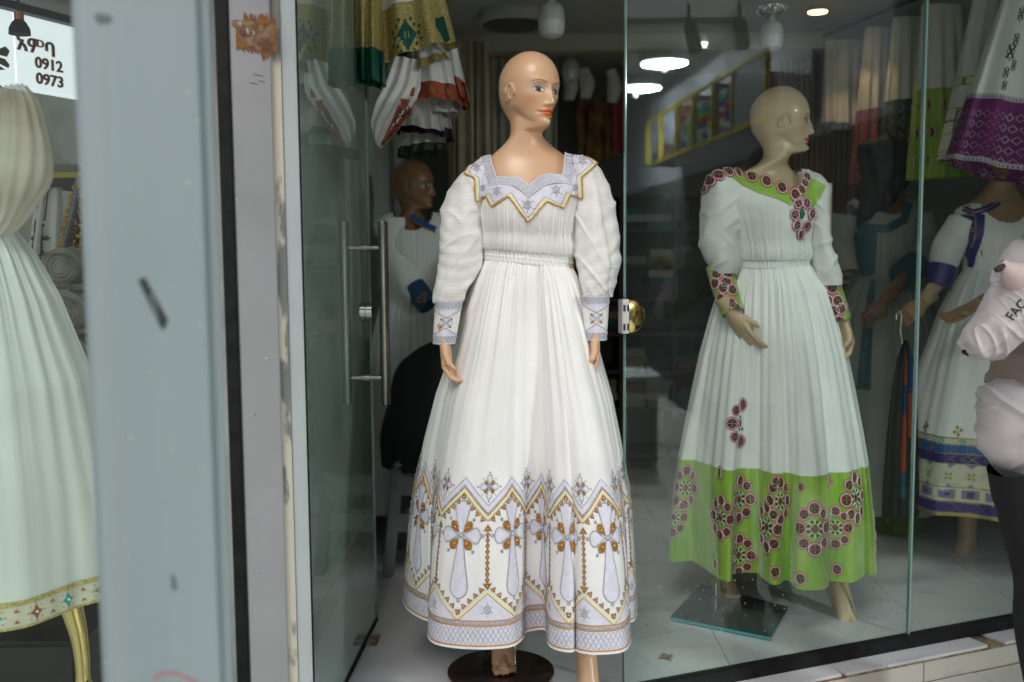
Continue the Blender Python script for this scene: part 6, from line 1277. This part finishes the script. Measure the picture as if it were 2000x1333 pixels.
t = thing('floor_mat', atz(20, 1260, -.05), 'dark blue-grey mat on the floor under the pale dress in the left shop', 'mat'); MB().box((-1.9, 2.02, -.058), (-.985, 2.62, -.045)).build('mat', M_lfl, t, bevel=.003)
# light box with brown lettering: seen from an angle
YS = 3.30
M_lb = mat('light_box_face', (.80, .86, .90), .4, emit=.8); M_ltr = mat('brown_letters', (.20, .075, .02), .4, metal=.2); M_ltr2 = mat('dark_gold_letters', (.20, .13, .01), .4, metal=.3)
def sp_(px, py): return at(px, py, YS)
ang = math.atan2(sp_(143, 44).z - sp_(-100, 5).z, 1)
t = thing('shop_sign', at(60, 100, YS), 'lit white shop sign with brown Ethiopic letters and phone numbers above the pale dress', 'sign')
# the sign turns away from the camera: left end nearer
aL, aR = at(-330, 0, 2.75), at(240, 0, 3.72)
def sg(px, py):          # point on the sign's plane
    r = ray(px, py); n_ = Vector((-(aR.y - aL.y), aR.x - aL.x, 0)).normalized(); k = (Vector((aL.x, aL.y, 0)) - Vector((CO.x, CO.y, 0))).dot(n_) / Vector((r.x, r.y, 0)).dot(n_); return CO + r * k
sx_ = Vector((aR.x - aL.x, aR.y - aL.y, 0)).normalized(); sn_ = Vector((-sx_.y, sx_.x, 0)); so_ = sg(0, 100)
def sq(px, py): p = sg(px, py); return (Vector((p.x, p.y, 0)) - Vector((so_.x, so_.y, 0))).dot(sx_), p.z
def sw(a, z, o=0): return Vector((so_.x, so_.y, z)) + sx_ * a - sn_ * o
zt0, zb0 = sq(60, 33)[1], sq(60, 171)[1]; aa, ab, am = sq(-300, 100)[0], sq(230, 100)[0], sq(29, 100)[0]
for u, v_ in ((aa, am - .002), (am + .002, ab)): MB().hexa([sw(u, zb0, 0), sw(v_, zb0, 0), sw(v_, zb0, -.08), sw(u, zb0, -.08), sw(u, zt0, 0), sw(v_, zt0, 0), sw(v_, zt0, -.08), sw(u, zt0, -.08)]).build('light_panel', M_lb, t)
MB().hexa([sw(aa, zt0 + .002, .03), sw(ab, zt0 + .002, .03), sw(ab, zt0 + .002, -.08), sw(aa, zt0 + .002, -.08), sw(aa, zt0 + .028, .03), sw(ab, zt0 + .028, .03), sw(ab, zt0 + .028, -.08), sw(aa, zt0 + .028, -.08)]).build('black_rail', M_blackmetal, t)
def text(s_, px, py, hpx, m_, name, wide=1.0, bold=.022):
    cu = bpy.data.curves.new('t', 'FONT'); cu.body = s_; cu.extrude = .01; cu.offset = bold; cu.resolution_u = 3; o = bpy.data.objects.new('t', cu); C.objects.link(o)
    e = o.evaluated_get(bpy.context.evaluated_depsgraph_get()).to_mesh(); v = np.zeros(len(e.vertices) * 3); e.vertices.foreach_get('co', v); v = v.reshape(-1, 3); f = [tuple(p.vertices) for p in e.polygons]; bpy.data.objects.remove(o)
    v[:, 0] -= v[:, 0].min(); hh = v[:, 1].max() - v[:, 1].min(); v[:, 1] -= v[:, 1].min()
    a0, z0 = sq(px, py); k = (sq(px, py - hpx)[1] - z0) / hh
    V = [tuple(sw(a0 + x * k * wide, z0 + y * k, .002 + (z + .01) * .25)) for x, y, z in v]; obj(name, V, f, m_, t)
text('አምባሰል'[:3], 31, 97, 29, M_ltr, 'letters', 1.25); text('0912', 67, 133, 23, M_ltr, 'numbers', 1.12); text('0973', 69, 164, 23, M_ltr, 'numbers', 1.12)
D = Deco(lambda P: np.array([tuple(sw(a, z, .004 + o)) for a, z, o in P])); fl_ = lambda L_: [sq(x, y) for x, y in L_]
D.poly(fl_([(-14, 100), (8, 91), (17, 100), (12, 112), (-5, 108)]), M_ltr2, .002, .05, 1); D.poly(fl_([(-12, 110), (8, 116), (17, 128), (14, 134), (-6, 124)]), M_ltr2, .002, .05, 1); D.poly(fl_([(-12, 128), (-2, 130), (9, 137), (-8, 138)]), M_ltr2, .002, .05, 1); D.poly(fl_([(-34, 90), (-20, 96), (-18, 106), (-30, 104)]), M_ltr2, .002, .05, 1); D.poly(fl_([(-34, 130), (-20, 124), (-18, 112), (-32, 116)]), M_ltr2, .002, .05, 1)
D.build('flower_emblem', t)
q = at(38, 56, 2.75); t = thing('pendant_lamp', q, 'small black and copper pendant lamp in front of the lit shop sign', 'pendant lamp')
MB().lathe(q, [(.0, -.016), (.028, -.016), (.0265, .0), (.018, .016), (.012, .022)], 24).build('shade', M_blackmetal, t, True); MB().lathe(q, [(.0125, .0222), (.0125, .044)], 16).build('copper_neck', mat('copper', (.45, .17, .09), .3, metal=.8), t, True); MB().tube([q + Vector((0, 0, .0445)), q + Vector((0, 0, 2.12 - q.z))], .004, 8).build('cord', M_blackmetal, t)
# yellow shelf and vestments behind
t = thing('yellow_shelf', at(120, 346, 3.4), 'narrow yellow-edged shelf with grey boxes above the hanging vestments', 'shelf'); p, q = at(82, 350, 3.5), at(200, 350, 3.5)
MB().box((p.x, 3.45, p.z), (q.x, 3.75, p.z + .018)).build('board', mat('yellow_edge', (.50, .42, .06), .5), t); MB().box((p.x, 3.45, p.z - .03), (q.x, 3.76, p.z - .002)).build('under_board', M_blk, t)
o = MB().box((p.x + .02, 3.5, p.z + .0185), (p.x + .03 + .09, 3.6, p.z + .05)).build('grey_box', mat('grey_cardboard', (.25, .26, .23), .8)); tag(o, 'flat grey box on the yellow-edged shelf', 'box')
def vest(label, pt, pb, Y, m_, deco, seed): 
    G = []
    for i in range(30):
        k = i / 29; x0 = pt[0] + (pb[0] - pt[0]) * k; x1 = pt[1] + (pb[1] - pt[1]) * k; y_ = pt[2] + (pb[2] - pt[2]) * k; row = []
        for j in range(60): u = j / 59; p = at(x0 + (x1 - x0) * u, y_, Y); row.append((p.x, p.y + .02 * math.sin(u * 12 + seed) * (.4 + k), p.z))
        G.append(row)
    cl = Cloth(np.array(G), False); t = thing('vestment', at((pt[0] + pt[1]) / 2, pt[2], Y), label, 'vestment'); o = cl.mesh('cloth', m_, t)
    bm = bmesh.new(); bm.from_mesh(o.data); bv = BVHTree.FromBMesh(bm); bm.free()
    def mp(P):
        out = []
        for x, z, o_ in P:
            r = bv.find_nearest(Vector((x, Y, z))); n_ = r[1]; n_ = -n_ if n_.y > 0 else n_; out.append(tuple(r[0] + n_ * (.002 + o_)))
        return np.array(out)
    D = Deco(mp); deco(D, lambda L_: [(at(x, y, Y).x, at(x, y, Y).z) for x, y in L_]); D.build('embroidery', o); return t
M_olt = mat('olive_thread', (.085, .075, .035), .6)
def dv1(D, w):
    D.stroke(w([(90, 360), (84, 400), (80, 430)]), .028, M_olt, .003); D.stroke(w([(90, 365), (80, 428)]), .008, M_voile, .005)
    for (x, y, k) in ((76, 466, 1), (75, 440, .5), (72, 492, .7)):
        for dx, dy in ((0, -1), (0, 1), (-1, 0), (1, 0)): D.stroke(w([(x, y), (x + dx * 14 * k, y + dy * 16 * k)]), .012, M_olt, .003); D.poly(w([(x + dx * 15 * k - 6 * k, y + dy * 17 * k), (x + dx * 15 * k, y + dy * 17 * k - 6 * k), (x + dx * 15 * k + 6 * k, y + dy * 17 * k), (x + dx * 15 * k, y + dy * 17 * k + 6 * k)]), M_olt, .004, .02, 1)
vest('white vestment with olive cross embroidery hanging behind the pale puffed sleeve', (70, 120, 362), (40, 125, 560), 3.5, M_cot, dv1, 1)
def dv2(D, w):
    r_ = random.Random(2)
    for _ in range(150):
        x, y = r_.uniform(112, 175), r_.uniform(362, 492)
        if x < 150 - (y - 350) * .28: continue
        D.bead(w([(x, y)])[0], r_.uniform(.004, .009), mat('gold_sequins', (.55, .32, .02), .3, metal=.5), .002, 5)
    D.stroke(w([(118, 456), (135, 462), (160, 460)]), .012, M_gthr, .003); D.stroke(w([(139, 422), (139, 448)]), .014, M_gold, .004); D.stroke(w([(128, 436), (152, 436)]), .014, M_gold, .004)
vest('grey and gold sequinned vestment at the edge of the pale blue panel', (146, 200, 345), (108, 190, 500), 3.2, mat('silver_grey_cloth', (.30, .30, .34), .6, col2=(.20, .20, .24), nscale=80), dv2, 2)
# rolls of white cloth in clear bags
M_film = glass('clear_film', (.97, .97, .97), 2.5, .06); M_roll = mat('rolled_white_cloth', (.62, .60, .54), .9, col2=(.48, .46, .41), nscale=30, bump=.6, bscale=60)
for i, (x, y, r) in enumerate(((142, 520, .040), (150, 605, .044), (158, 694, .046))):
    p = at(x + 6, y, 2.75); t = thing('cloth_roll', p, ('upper', 'middle', 'lowest')[i] + ' roll of white cloth wrapped in clear film beside the pale dress', 'cloth roll', 'film-wrapped rolls beside the pale dress')
    rr = r * 1.25; MB().lathe(p, [(rr * .25, -.10), (rr * .8, -.10), (rr, -.09), (rr, .25), (rr * .8, .26)], 28, axis='y').build('roll', M_roll, t, True)
    for k in range(3): MB().tube([p + Vector((math.cos(a) * rr * (.3 + .22 * k), -.101, math.sin(a) * rr * (.3 + .22 * k))) for a in np.linspace(0, 6.1, 20)], .004, 6).build('fold', M_roll, t, True)
    V = []; 
    for j in range(6):
        for k in range(16): a = k * math.pi / 8; q_ = rr * (1.12 if j else .9) * (1 + .10 * math.sin(a * 3 + j * 2 + i)); V.append(tuple(p + Vector((math.cos(a) * q_ - (.05 * (1 - j / 5.) if math.cos(a) < -.5 else 0), -.13 + j * .08, math.sin(a) * q_ - .01))))
    obj('film', V, [(j * 16 + k, j * 16 + (k + 1) % 16, (j + 1) * 16 + (k + 1) % 16, (j + 1) * 16 + k) for j in range(5) for k in range(16)], M_film, t, True)
t = thing('cloth_bundle', at(150, 640, 3.1), 'dim stack of grey and blue cloth bundles on a rack behind the wrapped rolls', 'bundle'); 
for k, (y, m_) in enumerate(((545, M_voile), (590, M_teal), (640, M_voile), (690, M_slate), (745, M_voile), (800, mat('slate_violet', (.2, .19, .36))), (850, M_voile))):
    p = at(160, y, 3.2); b_ = MB().box((p.x - .13, 3.1, p.z - .035), (p.x + .2, 3.4, p.z + .03)).build('bundle', m_, t, bevel=.02)
MB().box((at(100, 600, 3.3).x, 3.42, -.06), (at(240, 600, 3.3).x, 3.45, at(0, 520, 3.4).z)).build('rack_back', M_blk, t)
# the pale dress
cE = at(-62, 667, YE).x
M_sheer = mat('sheer_organza', (.62, .58, .50), .7, col2=(.46, .40, .28), nscale=4, trans=.25, coords='UV', bump=.6, bscale=1, bstretch=(20, 6, 1)); M_pgr = mat('pale_mint_voile', (.66, .69, .65), .85, col2=(.60, .63, .59), nscale=3, coords='UV', bump=.4, bscale=1, bstretch=(50, 4, 1))
zsE, zwE, zhE = at(0, 185, YE).z, at(0, 455, YE).z, at(60, 1180, YE - .1).z
t = thing('mannequin', (cE, YE, ZP), 'mannequin at the far left in a pale mint dress with sheer puffed sleeves', 'mannequin'); bE = Body((.50, .33, .19))
V, f, c = head_loft((cE, YE - .01, zsE + .20), R(-10), [(zsE + .075, .046, .036, .052, cE, YE + .01), (zsE + .03, .075, .05, .056, cE, YE + .015), (zsE, .15, .06, .066, cE, YE + .02), (zsE - .1, .15, .09, .08, cE, YE), (zwE, .115, .08, .08, cE, YE), (zwE - .1, .11, .08, .08, cE, YE)], .98, .92, (.50, .33, .19), lo=.4)
bE.add(V, f, c); bE.tube([at(30, 215, YE), at(50, 330, YE), at(20, 430, YE - .05)], (.036, .034, .026)); bE.tube([at(-160, 215, YE), at(-185, 330, YE), at(-150, 430, YE - .05)], (.036, .034, .026)); bE.build(t, M_skin)
bo_ = ring_loft([(zsE + .01, cE, YE + .02, .125, .062), (zsE - .04, cE, YE + .012, .165, .088), (zsE - .12, cE, YE, .155, .115), (zwE + .04, cE, YE, .13, .1), (zwE, cE, YE, .122, .095)], 50, 140, .003, (16, 16, 6), 3); ob = bo_.mesh('bodice', M_pgr, t)
D = Deco(chest_map(bo_, cE, YE)); D.stroke(bx([(-70, 205), (-20, 200), (10, 178), (30, 165)], YE - .05), .03, mat('dark_green_sequins', (.01, .04, .035), .3), .002); D.stroke(bx([(-70, 222), (-18, 214), (14, 190), (38, 172)], YE - .05), .016, M_gb, .003); D.build('neck_trim', ob)
for pth, rad in (([at(28, 176, YE - .02), at(36, 215, YE - .04), at(38, 290, YE - .06), at(30, 360, YE - .07), at(14, 420, YE - .06), at(-4, 448, YE - .06)], [.028, .05, .062, .066, .045, .03]), ([at(-160, 178, YE), at(-180, 290, YE), at(-170, 360, YE - .07), at(-150, 445, YE - .06)], [.028, .065, .066, .03])):
    cl = tube_cloth(pth, [(r, r * .9) for r in rad], 80, 90, .012, (18, 18, 5), 4); cl.disp(.003 * np.sin(np.linspace(0, 2 * np.pi, 90, endpoint=False) * 13)[None] + 0 * cl.G[..., 0]); cl.mesh('puffed_sleeve', M_sheer, t)
skE = skirt(ringhem(cE, YE, .33, .30, 7, .06, 2), (cE, YE, .122, .095), zwE, zhE, [(0, 0), (.06, .17), (.18, .42), (.4, .74), (.7, .93), (1, 1)], nt=110, ns=640, folds=.0025, gath=.002, seed=21, q=1.2, sm=30); o = skE.mesh('skirt', M_pgr, t)
D = Deco(skE.ev); ln = np.linspace(0, skE.L, 320); oo_ = lambda h: np.stack([ln, np.full(320, h)], 1); D.band(oo_(0), oo_(.062), M_ivory, .001, 2); D.band(oo_(-.0), oo_(.006), M_gb, .002); D.band(oo_(.050), oo_(.062), M_gb, .002); D.build('hem_band', o)
D = Deco(skE.ev); M_tq = mat('turquoise_beads', (.02, .32, .27), .4); M_br = mat('rust_beads', (.28, .07, .02), .5)
for i in range(int(skE.L / .082)):
    s_ = i * .082; m_ = M_tq if i % 2 else M_br
    D.poly([(s_ - .016, .028), (s_ - .006, .034), (s_, .046), (s_ + .006, .034), (s_ + .016, .028), (s_ + .006, .022), (s_, .010), (s_ - .006, .022)], m_, .003, .02, 1); D.bead((s_, .028), .003, M_pearl, .004)
    for a in range(8): D.bead((s_ + .019 * math.cos(a * .785), .028 + .019 * math.sin(a * .785)), .0022, M_gthr, .001, 5)
    for h in (.016, .040): D.poly([(s_ + .041 - .007, h - .004), (s_ + .041, h + .005), (s_ + .041 + .007, h - .004)], M_gthr, .003, .02, 1); D.bead((s_ + .041, h), .003, M_br, .003)
D.build('hem_jewels', o)
# gilt chair leg
p0 = at(140, 1150, 2.1); t = thing('gilt_chair', (p0.x + .1, 2.15, ZP), 'polished gold cabriole chair leg under the hem of the pale mint dress', 'chair'); cb = [at(128, 1140, 2.2), at(140, 1190, 2.2), at(153, 1240, 2.2), at(160, 1290, 2.2), at(162, 1330, 2.2), at(166, 1372, 2.2)]; cb[-1].z = max(cb[-1].z, -.058)
MB().tube(crom([tuple(p) for p in cb], 24), list(np.interp(np.linspace(0, 1, 24), [0, .2, .5, .8, .88, 1], [.034, .026, .019, .016, .024, .022])), 16).build('leg', M_brass, t, True)
sz_ = cb[0].z; MB().box((p0.x - .34, 2.24, sz_ + .02), (p0.x - .04, 2.5, sz_ + .05)).build('seat', mat('dark_seat', (.03, .03, .04), .6), t, bevel=.012)
for x_, y_ in ((p0.x - .31, 2.26), (p0.x - .31, 2.46), (p0.x - .06, 2.46)): MB().tube([(x_, y_, sz_ - .012), (x_ + .005, y_, .1), (x_, y_, -.059)], [.024, .016, .02], 12).build('leg', M_brass, t, True)
t = thing('black_plinth', (cE, YE, ZP), 'black plinth under the pale mint dress in the left shop', 'plinth'); MB().box((cE - .22, YE - .08, -.044), (cE + .25, YE + .2, zhE - .10)).build('plinth', M_blk, t, bevel=.01)
pE = thing('shop_window', (-1.6, 1.74, 0), 'glass pane of the left shop in front of the pale mint dress', 'window'); MB().box((-4.1, 1.739, ZP + .01), (xs_at(445, 2.02) - .1, 1.741, 2.1)).build('glass', glass('left_window_glass', (.93, .97, .95), .7, 0), pE)

# ================================================================== passer-by at the right edge
YP = 2.42; cP = at(2150, 667, YP).x
M_jk = mat('pale_pink_grey_nylon', (.50, .455, .47), .5, col2=(.45, .41, .425), nscale=4, sheen=.1, bump=.5, bscale=16); M_in = mat('taupe_lining', (.27, .205, .19), .7, bump=.2, bscale=25); M_pk = mat('pink_cuff', (.54, .42, .40), .7); M_tr = mat('black_trousers', (.006, .006, .007), .8)
t = thing('person', (cP, YP, ZP), 'person cropped by the frame edge in a pale pink-grey jacket and black trousers', 'person'); sp_k = (.14, .05, .03)
bP = Body(sp_k); V, f, c = head_loft((cP, YP, 1.46), R(120), [(1.36, .05, .04, .055, cP, YP + .01), (1.33, .07, .05, .06, cP, YP + .01), (1.29, .16, .07, .07, cP, YP), (1.15, .16, .10, .1, cP, YP), (.95, .13, .1, .1, cP, YP), (.8, .15, .11, .12, cP, YP)], 1, .95, sp_k, lips=(.2, .06, .05), shade=sp_k, lo=.4); bP.add(V, f, c)
hw = at(1996, 548, YP - .13); bP.local(hand_local('grip'), frame(hw, (.5, -.35, .7), (0, .7, .5)), False, 1.0); bP.tube([at(1948, 640, YP - .12), at(1975, 600, YP - .13), hw], (.032, .032, .028)); bP.tube([at(2120, 480, YP), at(2040, 580, YP - .08), at(1948, 640, YP - .12)], (.04, .036, .03))
for sx in (-.09, .10): bP.local(foot_local(True), Matrix.Translation((cP + sx, YP + .02, ZP + .085)) @ Matrix.Rotation(R(70), 4, 'Z'), False, 1.0)
bP.build(t, M_person)
hr_ = MB().lathe((cP, YP + .03, 1.49), [(.001, .125), (.06, .115), (.095, .06), (.102, .0), (.09, -.07), (.04, -.10)], 28).build('hair', mat('black_hair', (.01, .008, .007), .7, bump=.5, bscale=90), t, True)
JK = px_loft([(2055, 2245, 430), (1998, 2290, 470), (1985, 2300, 560), (1972, 2300, 640), (1950, 2300, 700), (1938, 2300, 752)], YP, (.07, .12, .14, .14, .15, .15), 100, 240, .012, (9, 9, 5), 2); crease(JK, .009, 10, 1); JK.mesh('jacket_back', M_in, t)
J2 = px_loft([(1948, 2300, 738), (1925, 2300, 756), (1914, 2302, 785), (1913, 2304, 850), (1922, 2300, 895), (1946, 2296, 915), (1975, 2290, 936)], YP - .02, (.08, .10, .105, .11, .105, .10, .095), 110, 260, .010, (9, 9, 5), 8); crease(J2, .008, 9, 4); jo = J2.mesh('jacket', M_jk, t); D = Deco(J2.ev); M_seam2 = mat('seam_line', (.22, .19, .20), .8); ln = np.linspace(0, J2.L, 200); D.stroke(np.stack([ln, np.full(200, .030)], 1), .0022, M_seam2, .001, cell=.05)
D.build('seams', jo)
def pair_loft(prs, Y, deep, nt, ns):      # a sleeve given by its upper and lower outline
    Q = crom([(a[0], a[1], b[0], b[1], d) for (a, b), d in zip(prs, deep)], nt); G = []
    for x0, y0, x1, y1, d in Q:
        a, b = at(x0, y0, Y), at(x1, y1, Y); c_ = (a + b) / 2; h_ = (a - b) / 2
        G.append([tuple(c_ + h_ * math.cos(k) + Vector((0, 1, 0)) * (-d) * math.sin(k)) for k in np.linspace(0, 2 * np.pi, ns, endpoint=False)])
    return Cloth(np.array(G))
SP = pair_loft([((1990, 470), (2110, 590)), ((1958, 515), (2070, 606)), ((1944, 556), (2022, 640)), ((1926, 592), (1988, 668)), ((1904, 622), (1964, 690)), ((1887, 646), (1936, 700)), ((1879, 664), (1908, 704)), ((1884, 682), (1892, 694))], YP - .15, [.08, .075, .07, .065, .058, .05, .035, .008], 170, 150)
SP.disp(.004 * vnoise(SP.G, (24, 24, 24), 3)); crease(SP, .0060, 11, 3); crease(SP, .0022, 22, 12); SP.mesh('sleeve', M_jk, t); SP2 = SP
CFp = tube_cloth([at(1955, 512, YP - .20), at(1972, 530, YP - .20), at(2000, 548, YP - .18), at(2040, 520, YP - .16)], [.008, .032, .052, .06], 30, 50, .005, (20, 20, 20), 3); CFp.mesh('cuff', M_pk, t)
MB().tube([at(1962, 518, YP - .21), at(1952, 525, YP - .21), at(1944, 528, YP - .21)], [.005, .0075, .006], 10).build('toggle', M_blk, t, True)
zA = at(1975, 617, YP - .25)
cu = bpy.data.curves.new('t', 'FONT'); cu.body = 'FAC'; cu.extrude = .002; cu.offset = .01; o = bpy.data.objects.new('t', cu); C.objects.link(o); e = o.evaluated_get(bpy.context.evaluated_depsgraph_get()).to_mesh(); v = np.zeros(len(e.vertices) * 3); e.vertices.foreach_get('co', v); v = v.reshape(-1, 3); f = [tuple(p.vertices) for p in e.polygons]; bpy.data.objects.remove(o)
bm = bmesh.new()
for cc_ in (SP,): oo2 = cc_.mesh('tmpc', M_cot); bm.from_mesh(oo2.data); bpy.data.objects.remove(oo2)
bv = BVHTree.FromBMesh(bm); bm.free(); V = []; o0 = at(1979, 628, YP - .22); ca_, sa_ = math.cos(R(52)), math.sin(R(52))
for x, y, z in v:
    x *= .027; y *= .026; X = o0.x + x * ca_ - y * sa_; Z = o0.z + x * sa_ + y * ca_; r = bv.ray_cast(Vector((X, YP - .6, Z)), Vector((0, 1, 0))); yy = r[0].y if r[0] is not None else YP - .2; V.append((X, yy - .002 - max(0, z) * .5, Z))
obj('letters', V, f, M_blk, t)
for sx, pl in ((-1, [(1968, 905, .10), (1990, 1000, .095), (2010, 1110, .062), (2004, 1200, .07), (2030, 1330, .062), (2035, 1400, .05)]), (1, [(2210, 905, .10), (2200, 1000, .095), (2190, 1110, .065), (2190, 1200, .06), (2190, 1330, .055), (2190, 1400, .05)])):
    pp = [at(x + r / YP * F * .55, y, YP - (.04 if sx < 0 else 0)) for x, y, r in pl]; pp[-1].z = ZP + .06; tube_cloth(pp, [r for _, _, r in pl], 60, 60, .005, (12, 12, 12), sx + 3).mesh('trouser_leg', M_tr, t)

# ================================================================== the shop across the alley, seen mirrored in the window
def mthing(name, p, label, cat, group=None): return thing(name, mirror_pt(p), label, cat, group)
M_oc = mat('across_ceiling', (.40, .41, .39), .7); M_ow = mat('across_wall', (.42, .43, .52), .6); M_of = mat('across_floor', (.30, .30, .30), .5); M_goldf = mat('gilt_shelf_frame', (.85, .68, .06), .35, metal=.25)
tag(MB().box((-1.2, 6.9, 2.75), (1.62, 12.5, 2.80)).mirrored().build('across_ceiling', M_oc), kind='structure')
wx0, wy0 = at(1493, 160, 5.5).x, 5.5; dirw = Vector((at(1262, 260, 8.6).x - wx0, 8.6 - 5.5, 0)).normalized(); nw = Vector((dirw.y, -dirw.x, 0))
def ow(s_, o_, z): return Vector((wx0, wy0, z)) + dirw * s_ + nw * o_
def obox(mb, s0, s1, o0, o1, z0, z1): return mb.hexa([ow(s0, o0, z0), ow(s1, o0, z0), ow(s1, o1, z0), ow(s0, o1, z0), ow(s0, o0, z1), ow(s1, o0, z1), ow(s1, o1, z1), ow(s0, o1, z1)])
tag(obox(MB(), -.9, 6.5, .30, .36, 1.85, 2.9).mirrored().build('across_side_wall', M_ow), kind='structure'); tag(obox(MB(), -.9, 6.5, .30, .36, -.1, 1.849).mirrored().build('across_side_wall', mat('across_shaded_wall', (.05, .055, .055), .7)), kind='structure')  # lower wall, like the back, darkened in colour to mimic an unlit interior
M_afc = mat('across_facade_paint', (.055, .065, .065), .8, col2=(.10, .11, .105), nscale=2)
tag(MB().fbox(2.35, 9, -2.3, -1.95, ZP, 5.5).build('across_facade', M_afc), kind='structure')  # unseen dark facade, added so the right of the window mirrors no sky
tag(MB().box((-2.4, 12.4, -.1), (1.6, 12.5, 2.9)).mirrored().build('across_back_wall', mat('across_shaded_wall', (.05, .055, .055), .7)), kind='structure')
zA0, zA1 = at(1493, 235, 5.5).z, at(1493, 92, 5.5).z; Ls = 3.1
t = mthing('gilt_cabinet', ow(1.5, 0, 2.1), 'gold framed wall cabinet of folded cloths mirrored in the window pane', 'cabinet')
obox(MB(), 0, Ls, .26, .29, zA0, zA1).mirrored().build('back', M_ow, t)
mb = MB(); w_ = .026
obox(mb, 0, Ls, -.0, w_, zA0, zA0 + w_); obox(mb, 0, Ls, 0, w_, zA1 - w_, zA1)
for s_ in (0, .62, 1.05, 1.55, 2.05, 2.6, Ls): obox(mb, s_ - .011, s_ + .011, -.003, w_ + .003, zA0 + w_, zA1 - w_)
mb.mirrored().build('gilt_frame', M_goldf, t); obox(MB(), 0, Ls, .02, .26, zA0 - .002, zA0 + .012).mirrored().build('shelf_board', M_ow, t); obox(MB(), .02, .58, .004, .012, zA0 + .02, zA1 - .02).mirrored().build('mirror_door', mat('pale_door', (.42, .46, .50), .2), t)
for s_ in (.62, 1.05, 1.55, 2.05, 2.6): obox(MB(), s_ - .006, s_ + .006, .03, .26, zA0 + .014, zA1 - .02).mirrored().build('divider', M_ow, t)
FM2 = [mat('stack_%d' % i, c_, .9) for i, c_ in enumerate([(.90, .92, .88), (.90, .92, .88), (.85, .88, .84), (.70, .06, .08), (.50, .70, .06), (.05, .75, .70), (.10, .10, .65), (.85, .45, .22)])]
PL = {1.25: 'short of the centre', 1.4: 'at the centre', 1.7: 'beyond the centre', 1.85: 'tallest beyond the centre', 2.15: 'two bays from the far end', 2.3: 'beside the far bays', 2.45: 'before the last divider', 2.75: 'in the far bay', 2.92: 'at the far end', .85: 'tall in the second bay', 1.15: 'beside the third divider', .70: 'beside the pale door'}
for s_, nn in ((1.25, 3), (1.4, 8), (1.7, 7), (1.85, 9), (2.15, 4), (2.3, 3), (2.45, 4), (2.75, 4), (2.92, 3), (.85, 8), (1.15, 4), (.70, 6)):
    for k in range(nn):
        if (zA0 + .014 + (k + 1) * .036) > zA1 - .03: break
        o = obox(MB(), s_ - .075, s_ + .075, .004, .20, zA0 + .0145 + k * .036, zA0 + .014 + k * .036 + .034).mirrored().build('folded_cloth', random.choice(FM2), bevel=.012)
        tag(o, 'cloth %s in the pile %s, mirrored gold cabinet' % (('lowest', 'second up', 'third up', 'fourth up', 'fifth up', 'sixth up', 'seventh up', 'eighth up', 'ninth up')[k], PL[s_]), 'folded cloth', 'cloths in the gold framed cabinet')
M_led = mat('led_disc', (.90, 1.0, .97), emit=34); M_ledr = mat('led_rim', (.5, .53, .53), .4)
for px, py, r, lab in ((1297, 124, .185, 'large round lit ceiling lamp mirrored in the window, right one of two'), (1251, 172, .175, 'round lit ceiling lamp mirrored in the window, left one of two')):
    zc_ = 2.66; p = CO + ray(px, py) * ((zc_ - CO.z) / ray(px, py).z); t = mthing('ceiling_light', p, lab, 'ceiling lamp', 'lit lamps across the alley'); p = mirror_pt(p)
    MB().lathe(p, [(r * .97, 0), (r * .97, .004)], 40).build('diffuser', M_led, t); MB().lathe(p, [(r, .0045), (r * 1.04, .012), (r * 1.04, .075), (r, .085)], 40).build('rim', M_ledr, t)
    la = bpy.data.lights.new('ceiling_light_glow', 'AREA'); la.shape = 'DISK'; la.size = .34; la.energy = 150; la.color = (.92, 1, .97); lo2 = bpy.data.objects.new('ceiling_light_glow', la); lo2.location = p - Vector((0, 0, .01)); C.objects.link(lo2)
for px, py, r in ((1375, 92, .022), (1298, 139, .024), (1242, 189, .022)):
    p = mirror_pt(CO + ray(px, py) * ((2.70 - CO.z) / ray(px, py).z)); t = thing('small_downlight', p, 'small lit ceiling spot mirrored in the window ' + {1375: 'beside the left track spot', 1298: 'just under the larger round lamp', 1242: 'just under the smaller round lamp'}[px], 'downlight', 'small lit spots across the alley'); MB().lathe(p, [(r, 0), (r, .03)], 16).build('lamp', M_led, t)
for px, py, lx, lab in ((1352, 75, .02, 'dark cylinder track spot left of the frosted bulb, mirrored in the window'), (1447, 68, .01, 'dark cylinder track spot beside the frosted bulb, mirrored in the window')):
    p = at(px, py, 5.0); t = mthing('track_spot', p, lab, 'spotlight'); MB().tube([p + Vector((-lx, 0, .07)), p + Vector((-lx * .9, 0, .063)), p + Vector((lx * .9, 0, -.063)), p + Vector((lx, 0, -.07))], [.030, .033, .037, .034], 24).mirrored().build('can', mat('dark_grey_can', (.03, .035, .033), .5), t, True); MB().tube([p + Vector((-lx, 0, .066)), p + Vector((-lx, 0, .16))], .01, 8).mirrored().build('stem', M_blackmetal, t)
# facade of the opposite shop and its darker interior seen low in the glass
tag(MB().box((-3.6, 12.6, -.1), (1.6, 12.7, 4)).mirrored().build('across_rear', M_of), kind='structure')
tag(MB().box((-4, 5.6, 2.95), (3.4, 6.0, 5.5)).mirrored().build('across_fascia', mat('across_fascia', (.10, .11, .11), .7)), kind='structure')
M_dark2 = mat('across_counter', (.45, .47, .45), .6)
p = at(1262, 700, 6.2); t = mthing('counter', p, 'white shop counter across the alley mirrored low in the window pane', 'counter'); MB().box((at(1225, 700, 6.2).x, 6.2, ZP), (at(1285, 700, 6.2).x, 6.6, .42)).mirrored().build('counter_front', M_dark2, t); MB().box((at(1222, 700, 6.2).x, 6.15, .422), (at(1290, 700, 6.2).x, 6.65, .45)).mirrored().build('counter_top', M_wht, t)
